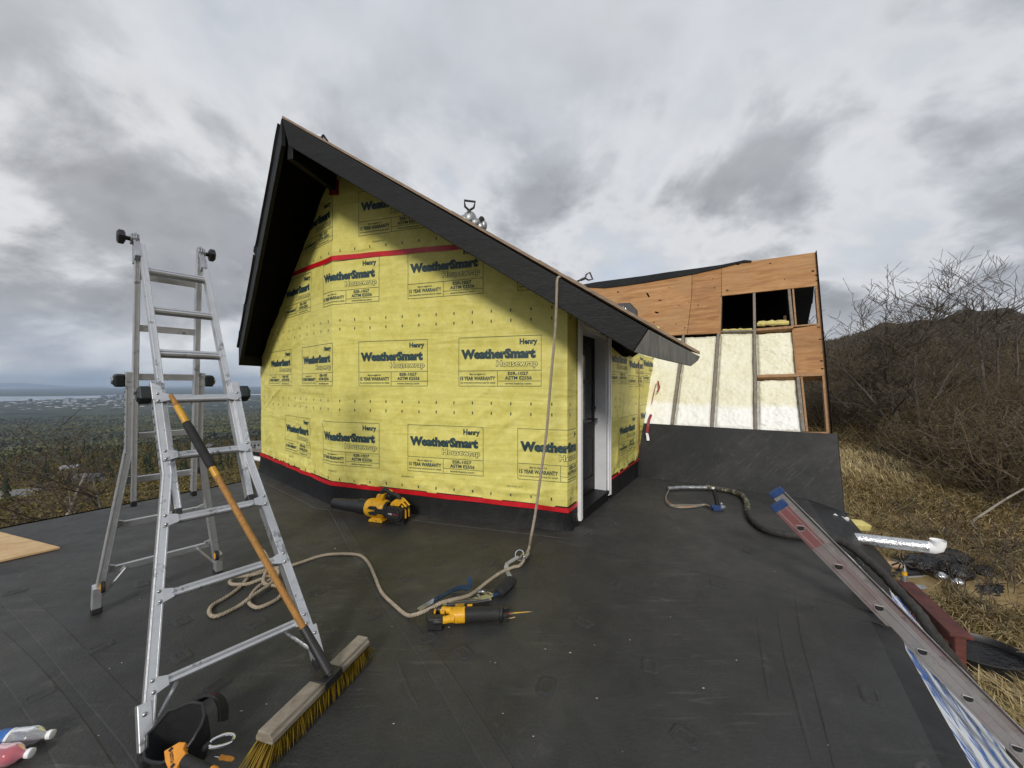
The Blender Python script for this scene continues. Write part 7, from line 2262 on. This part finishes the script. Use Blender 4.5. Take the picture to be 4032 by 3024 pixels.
# dry grass
CLEAR = []
for x_, y_, r_ in ((3690, 2250, 0.75), (3640, 2250, 0.6), (3730, 2256, 0.6), (3520, 2236, 0.5), (3470, 2232, 0.5), (3590, 2266, 0.55), (3610, 2275, 0.5), (3900, 2325, 0.8), (3850, 2315, 0.5), (3620, 2318, 0.4), (3705, 2285, 0.35), (3830, 2255, 0.25), (3900, 2620, 0.95), (3960, 2560, 0.3), (3860, 2540, 0.3)):
    q_ = on_ground(x_, y_); CLEAR.append((q_.x, q_.y, r_ * 0.68))
def make_grass():
    rg = np.random.default_rng(5)
    n = 52000
    th = rg.uniform(R(33), R(60), n); d = 5.6 * (26 / 5.6) ** (rg.random(n) ** 0.9)
    x, y = d * np.sin(th), d * np.cos(th)
    # tussocks: pull blades to clump centres
    cx = np.round(x / 0.45) * 0.45 + rg.normal(0, .10, n); cy = np.round(y / 0.45) * 0.45 + rg.normal(0, .10, n)
    k = rg.random(n) < 0.65
    x = np.where(k, cx, x); y = np.where(k, cy, y)
    z = np.array([ground_z(a, b) for a, b in zip(x, y)])
    # keep clear of the building
    keep = (x * EOUT.x + y * EOUT.y) > (EDGE0.dot(EOUT) + 0.9)
    for qx, qy, qr in CLEAR:
        keep &= ((x - qx) ** 2 + (y - qy) ** 2) > qr * qr
    x, y, z = x[keep], y[keep], z[keep]; n = len(x)
    L = rg.uniform(0.12, 0.36, n) * (1 + 0.02 * np.hypot(x, y)); ang = rg.uniform(0, 2 * np.pi, n) * 0.35 + 2.2 + np.sin(x * 0.9) * 1.1 + np.cos(y * 0.7) * 0.9
    bend = rg.uniform(0.7, 1.5, n); w = rg.uniform(0.004, 0.009, n) * (0.6 + 0.07 * np.hypot(x, y))
    dx, dy = np.cos(ang), np.sin(ang)
    sx, sy = -dy * w, dx * w
    def pt(t, side):
        h = L * t * np.cos(bend * t); r = L * t * np.sin(bend * t)
        return np.stack([x + dx * r + sx * side, y + dy * r + sy * side, z - 0.02 + h], 1)
    v = np.stack([pt(0, -1), pt(0, 1), pt(0.55, 0.8), pt(0.55, -0.8), pt(1.0, 0.15), pt(1.0, -0.15)], 1).reshape(-1, 3)
    b0 = np.arange(n)[:, None] * 6
    f = np.concatenate([b0 + np.array([[0, 1, 2, 3]]), b0 + np.array([[3, 2, 4, 5]])])
    np_object('dry_grass', v, f, mat_leaf('dry_straw', [(0.28, 0.205, 0.095), (0.43, 0.335, 0.175), (0.54, 0.44, 0.25), (0.34, 0.25, 0.115), (0.19, 0.16, 0.06)], 0.8), 'matted straw-coloured grass below the deck')
make_grass()

# ------------------------------------------------------------------ wooded slope on the left
def make_forest():
    rg = np.random.default_rng(8)
    def scatter(n, d0, d1, th0, th1, pw=1.0):
        th = rg.uniform(R(th0), R(th1), n); d = d0 * (d1 / d0) ** (rg.random(n) ** pw)
        x, y = d * np.sin(th), d * np.cos(th)
        return x, y, np.array([ground_z(a, b) for a, b in zip(x, y)]), d
    # leafing brush and birch: clumps of small quads
    n, q = 3600, 46
    x, y, z, d = scatter(n, 48, 1500, -58, -28, 0.95)
    h = rg.uniform(3.0, 7.0, n) * (0.55 + 0.45 * np.clip(d / 300, 0, 1)); r = h * rg.uniform(0.32, 0.5, n)
    u = rg.normal(size=(n, q, 3)); u /= np.linalg.norm(u, axis=2, keepdims=True); u *= rg.random((n, q, 1)) ** 0.45
    c = np.stack([x, y, z + h * 0.55], 1)[:, None, :] + u * np.stack([r, r, h * 0.5], 1)[:, None, :]
    s = (0.07 + 0.0013 * d)[:, None, None] * rg.uniform(0.6, 1.4, (n, q, 1)) * 0.9
    s = np.minimum(s, (r * 0.55)[:, None, None])
    a = rg.normal(size=(n, q, 3)); a /= np.linalg.norm(a, axis=2, keepdims=True)
    b = rg.normal(size=(n, q, 3)); b -= a * (a * b).sum(2, keepdims=True); b /= np.linalg.norm(b, axis=2, keepdims=True)
    v = np.stack([c - a * s, c + b * s * 0.7, c + a * s, c - b * s * 0.7], 2)
    def part(sel, name, mat_, lb):
        vv = v[sel].reshape(-1, 3)
        np_object(name, vv, np.arange(len(vv)).reshape(-1, 4), mat_, lb)
    k = rg.random(n)
    part(k < 0.62, 'olive_brushwood', mat_leaf('olive_foliage', [(0.10, 0.078, 0.022), (0.15, 0.118, 0.034), (0.19, 0.15, 0.05), (0.12, 0.088, 0.028), (0.085, 0.078, 0.024)]), 'olive and yellow spring brush covering the slope at the left')
    part(k >= 0.62, 'brown_brushwood', mat_leaf('brown_foliage', [(0.085, 0.066, 0.034), (0.13, 0.094, 0.046), (0.075, 0.065, 0.036), (0.115, 0.10, 0.07)]), 'brown leafless brush covering the slope at the left')
    # spruces: ragged stacked tiers
    n = 900
    x, y, z, d = scatter(n, 120, 2600, -58, -28, 0.6)
    keep = rg.random(n) < np.clip(np.interp(d, [120, 300, 500, 1200, 2600], [0.10, 0.35, 0.9, 1, 1]), 0, 1)
    x, y, z, d = x[keep], y[keep], z[keep], d[keep]; n = len(x)
    V_, F_ = [], []; o = 0
    for i in range(n):
        hh = rg.uniform(6, 13); rr = hh * rg.uniform(0.16, 0.24)
        tiers = 4; m_ = 7
        for t in range(tiers):
            zb = z[i] + hh * (0.06 + 0.24 * t); zt = z[i] + hh * min(1.0, 0.42 + 0.22 * t); rt = rr * (1 - 0.22 * t)
            ang = np.linspace(0, 2 * np.pi, m_, endpoint=False) + rg.random()
            jr = rt * rg.uniform(0.6, 1.2, m_)
            ring_ = np.stack([x[i] + np.cos(ang) * jr, y[i] + np.sin(ang) * jr, np.full(m_, zb) + rg.uniform(-.5, .4, m_)], 1)
            V_.append(np.concatenate([ring_, [[x[i], y[i], zt]]]))
            F_.append(np.array([[o + j, o + (j + 1) % m_, o + m_] for j in range(m_)])); o += m_ + 1
    np_object('spruce_wood', np.concatenate(V_), np.concatenate(F_), mat_leaf('spruce', [(0.010, 0.018, 0.008), (0.020, 0.030, 0.012), (0.030, 0.036, 0.014), (0.014, 0.020, 0.010)]), 'dark spruces scattered through the left-hand slope')
    # mixed lowland forest as rough canopy
    n, q = 17000, 4
    x, y, z, d = scatter(n, 1300, 7500, -58, -28, 1.0)
    r = rg.uniform(3.5, 7.5, n) * (1 + d / 5000)
    u = rg.normal(size=(n, q, 3)) * np.stack([r, r, np.full(n, 5.0)], 1)[:, None, :] * 0.6
    c = np.stack([x, y, z + 5], 1)[:, None, :] + u
    s = (r * 0.55)[:, None, None] * rg.uniform(0.6, 1.3, (n, q, 1))
    a = rg.normal(size=(n, q, 3)); a /= np.linalg.norm(a, axis=2, keepdims=True)
    b = rg.normal(size=(n, q, 3)); b -= a * (a * b).sum(2, keepdims=True); b /= np.linalg.norm(b, axis=2, keepdims=True)
    vv = np.stack([c - a * s, c + b * s, c + a * s, c - b * s], 2).reshape(-1, 3)
    np_object('lowland_forest', vv, np.arange(len(vv)).reshape(-1, 4), mat_leaf('lowland_canopy', [(0.045, 0.052, 0.034), (0.070, 0.078, 0.045), (0.095, 0.098, 0.054), (0.062, 0.068, 0.052), (0.082, 0.080, 0.062)], bands=[(0.36, (0.036, 0.046, 0.050)), (0.45, (0.075, 0.083, 0.064)), (0.53, (0.15, 0.152, 0.062)), (0.60, (0.095, 0.10, 0.056)), (0.68, (0.042, 0.052, 0.052))]), 'grey-green lowland forest reaching to the town')
make_forest()
def far_scrub():
    rg = np.random.default_rng(31)
    n, q = 5200, 14
    th = rg.uniform(R(35), R(60), n); d = 46 * (700 / 46) ** rg.random(n)
    x, y = d * np.sin(th), d * np.cos(th)
    z = np.array([ground_z(a, b) for a, b in zip(x, y)])
    h = rg.uniform(1.2, 3.2, n); r = h * rg.uniform(0.5, 0.9, n)
    u = rg.normal(size=(n, q, 3)) * np.stack([r, r, h * 0.5], 1)[:, None, :] * 0.5
    c = np.stack([x, y, z + h * 0.4], 1)[:, None, :] + u
    s = (0.10 + 0.0011 * d)[:, None, None] * rg.uniform(0.6, 1.5, (n, q, 1))
    a = rg.normal(size=(n, q, 3)); a /= np.linalg.norm(a, axis=2, keepdims=True)
    b = rg.normal(size=(n, q, 3)); b -= a * (a * b).sum(2, keepdims=True); b /= np.linalg.norm(b, axis=2, keepdims=True)
    vv = np.stack([c - a * s, c + b * s * 0.35, c + a * s, c - b * s * 0.35], 2).reshape(-1, 3)
    np_object('hill_scrub', vv, np.arange(len(vv)).reshape(-1, 4), mat_leaf('hill_scrub', [(0.060, 0.045, 0.030), (0.10, 0.074, 0.047), (0.13, 0.10, 0.066), (0.078, 0.068, 0.034)]), 'brown scrub further up the right-hand hill')
far_scrub()

# houses on the slope
WALLM = [plain('house_paint_%d' % i, c, 0.8, var=0.15, vs=0.5, bump=0) for i, c in enumerate(((0.22, 0.22, 0.21), (0.16, 0.13, 0.10), (0.24, 0.24, 0.25)))]
ROOFM = [plain('house_roof_%d' % i, c, 0.7, var=0.2, vs=0.4, bump=0) for i, c in enumerate(((0.20, 0.205, 0.21), (0.08, 0.08, 0.085), (0.13, 0.13, 0.13)))]
def small_house(px_, py_, depth, w, d_, h, rot, wi, ri, label, lift=0.0):
    p = U(px_, py_, depth); p.z = ground_z(p.x, p.y) + lift
    t = thing('hillside_house', label, 'house', p, 'houses on the wooded slope')
    ca, sa = math.cos(rot), math.sin(rot); ax, ay = V((ca, sa, 0)), V((-sa, ca, 0))
    mb = MB(); mb.box(p + V((0, 0, h / 2 - 1)), w / 2, d_ / 2, h / 2 + 1, ax, ay); wl_ = mb.build('wall', WALLM[wi], t)
    mb = MB(); rh = d_ * 0.32; e = 0.5
    tri = [p + ay * (-d_ / 2 - e) + V((0, 0, h)), p + ay * (d_ / 2 + e) + V((0, 0, h)), p + V((0, 0, h + rh))]
    mb.prism([q - ax * (w / 2 + e) for q in tri], ax * (w + 2 * e)); mb.build('roof', ROOFM[ri], t)
    for k in range(3):
        mb = MB(); mb.box(p + ax * (k - 1) * w * 0.3 - ay * (d_ / 2 + 0.02) + V((0, 0, h * 0.55)), w * 0.09, 0.06, h * 0.2, ax, ay); mb.build('window', M['glass_dark'], t)
small_house(275, 1872, 300, 9, 6, 3.5, 0.5, 0, 0, 'white-roofed house on the left slope beyond the birches', 2)
small_house(350, 1950, 210, 10, 7, 4, 0.3, 2, 1, 'dark-roofed house beside the bare earth patch', 2)
small_house(1010, 1768, 480, 14, 9, 5, 0.2, 2, 2, 'grey-roofed house among spruces behind the ladder', 6)
small_house(90, 2016, 130, 9, 6, 3.5, 0.4, 1, 2, 'brown house low on the slope at the far left', 1.5)
small_house(830, 1772, 520, 11, 8, 5, -0.3, 1, 1, 'dark brown house seen between the ladder rails', 6)
# bare earth
pe = U(300, 1912, 250); pe.z = ground_z(pe.x, pe.y)
ea = thing('earth_bank', 'bare orange earth bank on the slope between the birches', 'earth bank', pe)
mb = MB()
def fn(u, v):
    x = pe.x + lerp(-17, 17, u); y = pe.y + lerp(-14, 14, v)
    return V((x, y, ground_z(x, y) + 2.8 * (math.sin(math.pi * u) * math.sin(math.pi * v)) ** 0.6 - 0.3 + 0.5 * noise.noise((u * 5, v * 5, 0))))
mb.grid(fn, 16, 12); mb.build('earth', plain('bare_earth', (0.27, 0.135, 0.055), 0.95, var=0.3, vs=0.12, bump=0.3, bs=1.0), ea, smooth='all')

# town towers by the water
TWN = plain('town_concrete', (0.22, 0.23, 0.25), 0.7, var=0.3, vs=0.01, bump=0)
TWD = plain('town_glass', (0.05, 0.06, 0.08), 0.3, var=0.3, vs=0.01, bump=0)
town_px = [(418, 46, 22), (432, 40, 20), (447, 30, 30), (455, 62, 34), (466, 48, 18), (478, 58, 26), (487, 66, 22), (556, 52, 34), (405, 30, 40), (268, 52, 60), (120, 40, 26), (300, 34, 70)]
for i, (x, hh, w) in enumerate(town_px):
    dpt = 11500 + (i * 371) % 1500
    if x < 400: dpt = 9500
    p = U(x, 1560, dpt); p.z = PLAIN
    lbl = 'tiny distant town tower by the inlet, number %d from the left' % (1 + sorted(q[0] for q in town_px).index(x))
    words = ['first', 'second', 'third', 'fourth', 'fifth', 'sixth', 'seventh', 'eighth', 'ninth', 'tenth', 'eleventh', 'twelfth']
    lbl = words[sorted(q[0] for q in town_px).index(x)] + ' distant town block from the left beside the inlet'
    t = thing('town_block', lbl, 'building', p, 'distant town blocks by the inlet')
    mb = MB(); hw = w * 1.1; H_ = hh * 2.0
    mb.box(p + V((0, 0, H_ / 2)), hw, hw * 0.7, H_ / 2); mb.box(p + V((hw * 0.2, 0, H_ + 4)), hw * 0.4, hw * 0.3, 4)
    mb.build('block', TWN if i % 2 else TWD, t)

# low pale roofs of the town
def make_town():
    rg = np.random.default_rng(17)
    V_, F_ = [], []; o = 0
    for i in range(230):
        x_ = rg.uniform(-100, 1050); dep = 6500 + 5200 * rg.random() ** 0.7
        if rg.random() < 0.6: x_ = rg.choice([60, 130, 260, 300, 420, 470, 560, 700]) + rg.normal(0, 45)
        p = U(x_, 1570, dep); w, l, h = rg.uniform(12, 50), rg.uniform(10, 30), rg.uniform(5, 13)
        q = np.array([[p.x + a * w, p.y + b * l, PLAIN + c * h] for c in (0, 1) for b in (-1, 1) for a in (-1, 1)])
        V_.append(q); F_.append(np.array([[0, 1, 5, 4], [1, 3, 7, 5], [3, 2, 6, 7], [2, 0, 4, 6], [4, 5, 7, 6]]) + o); o += 8
    np_object('town_roofs', np.concatenate(V_), np.concatenate(F_), mat_leaf('town_roofs', [(0.30, 0.30, 0.30), (0.55, 0.55, 0.54), (0.18, 0.18, 0.20), (0.42, 0.38, 0.34), (0.70, 0.70, 0.70)]), 'pale low roofs of the distant town')
make_town()

# haze: even air round everything
hzm = bpy.data.materials.new('haze_air'); hzm.use_nodes = True
t_ = hzm.node_tree; t_.nodes.clear()
pv = t_.nodes.new('ShaderNodeVolumePrincipled'); pv.inputs['Density'].default_value = 0.000026; pv.inputs['Color'].default_value = (0.62, 0.78, 1.0, 1); pv.inputs['Anisotropy'].default_value = 0.2
ou = t_.nodes.new('ShaderNodeOutputMaterial'); t_.links.new(pv.outputs[0], ou.inputs['Volume'])
mb = MB(); mb.box((0, 0, 0), 66000, 66000, 1.0)
mb.v = [(x, y, PLAIN - 40 if z < 0 else 900) for x, y, z in mb.v]
o = mb.build('haze', hzm); o['kind'] = 'stuff'; o['label'] = 'thin blue air haze'
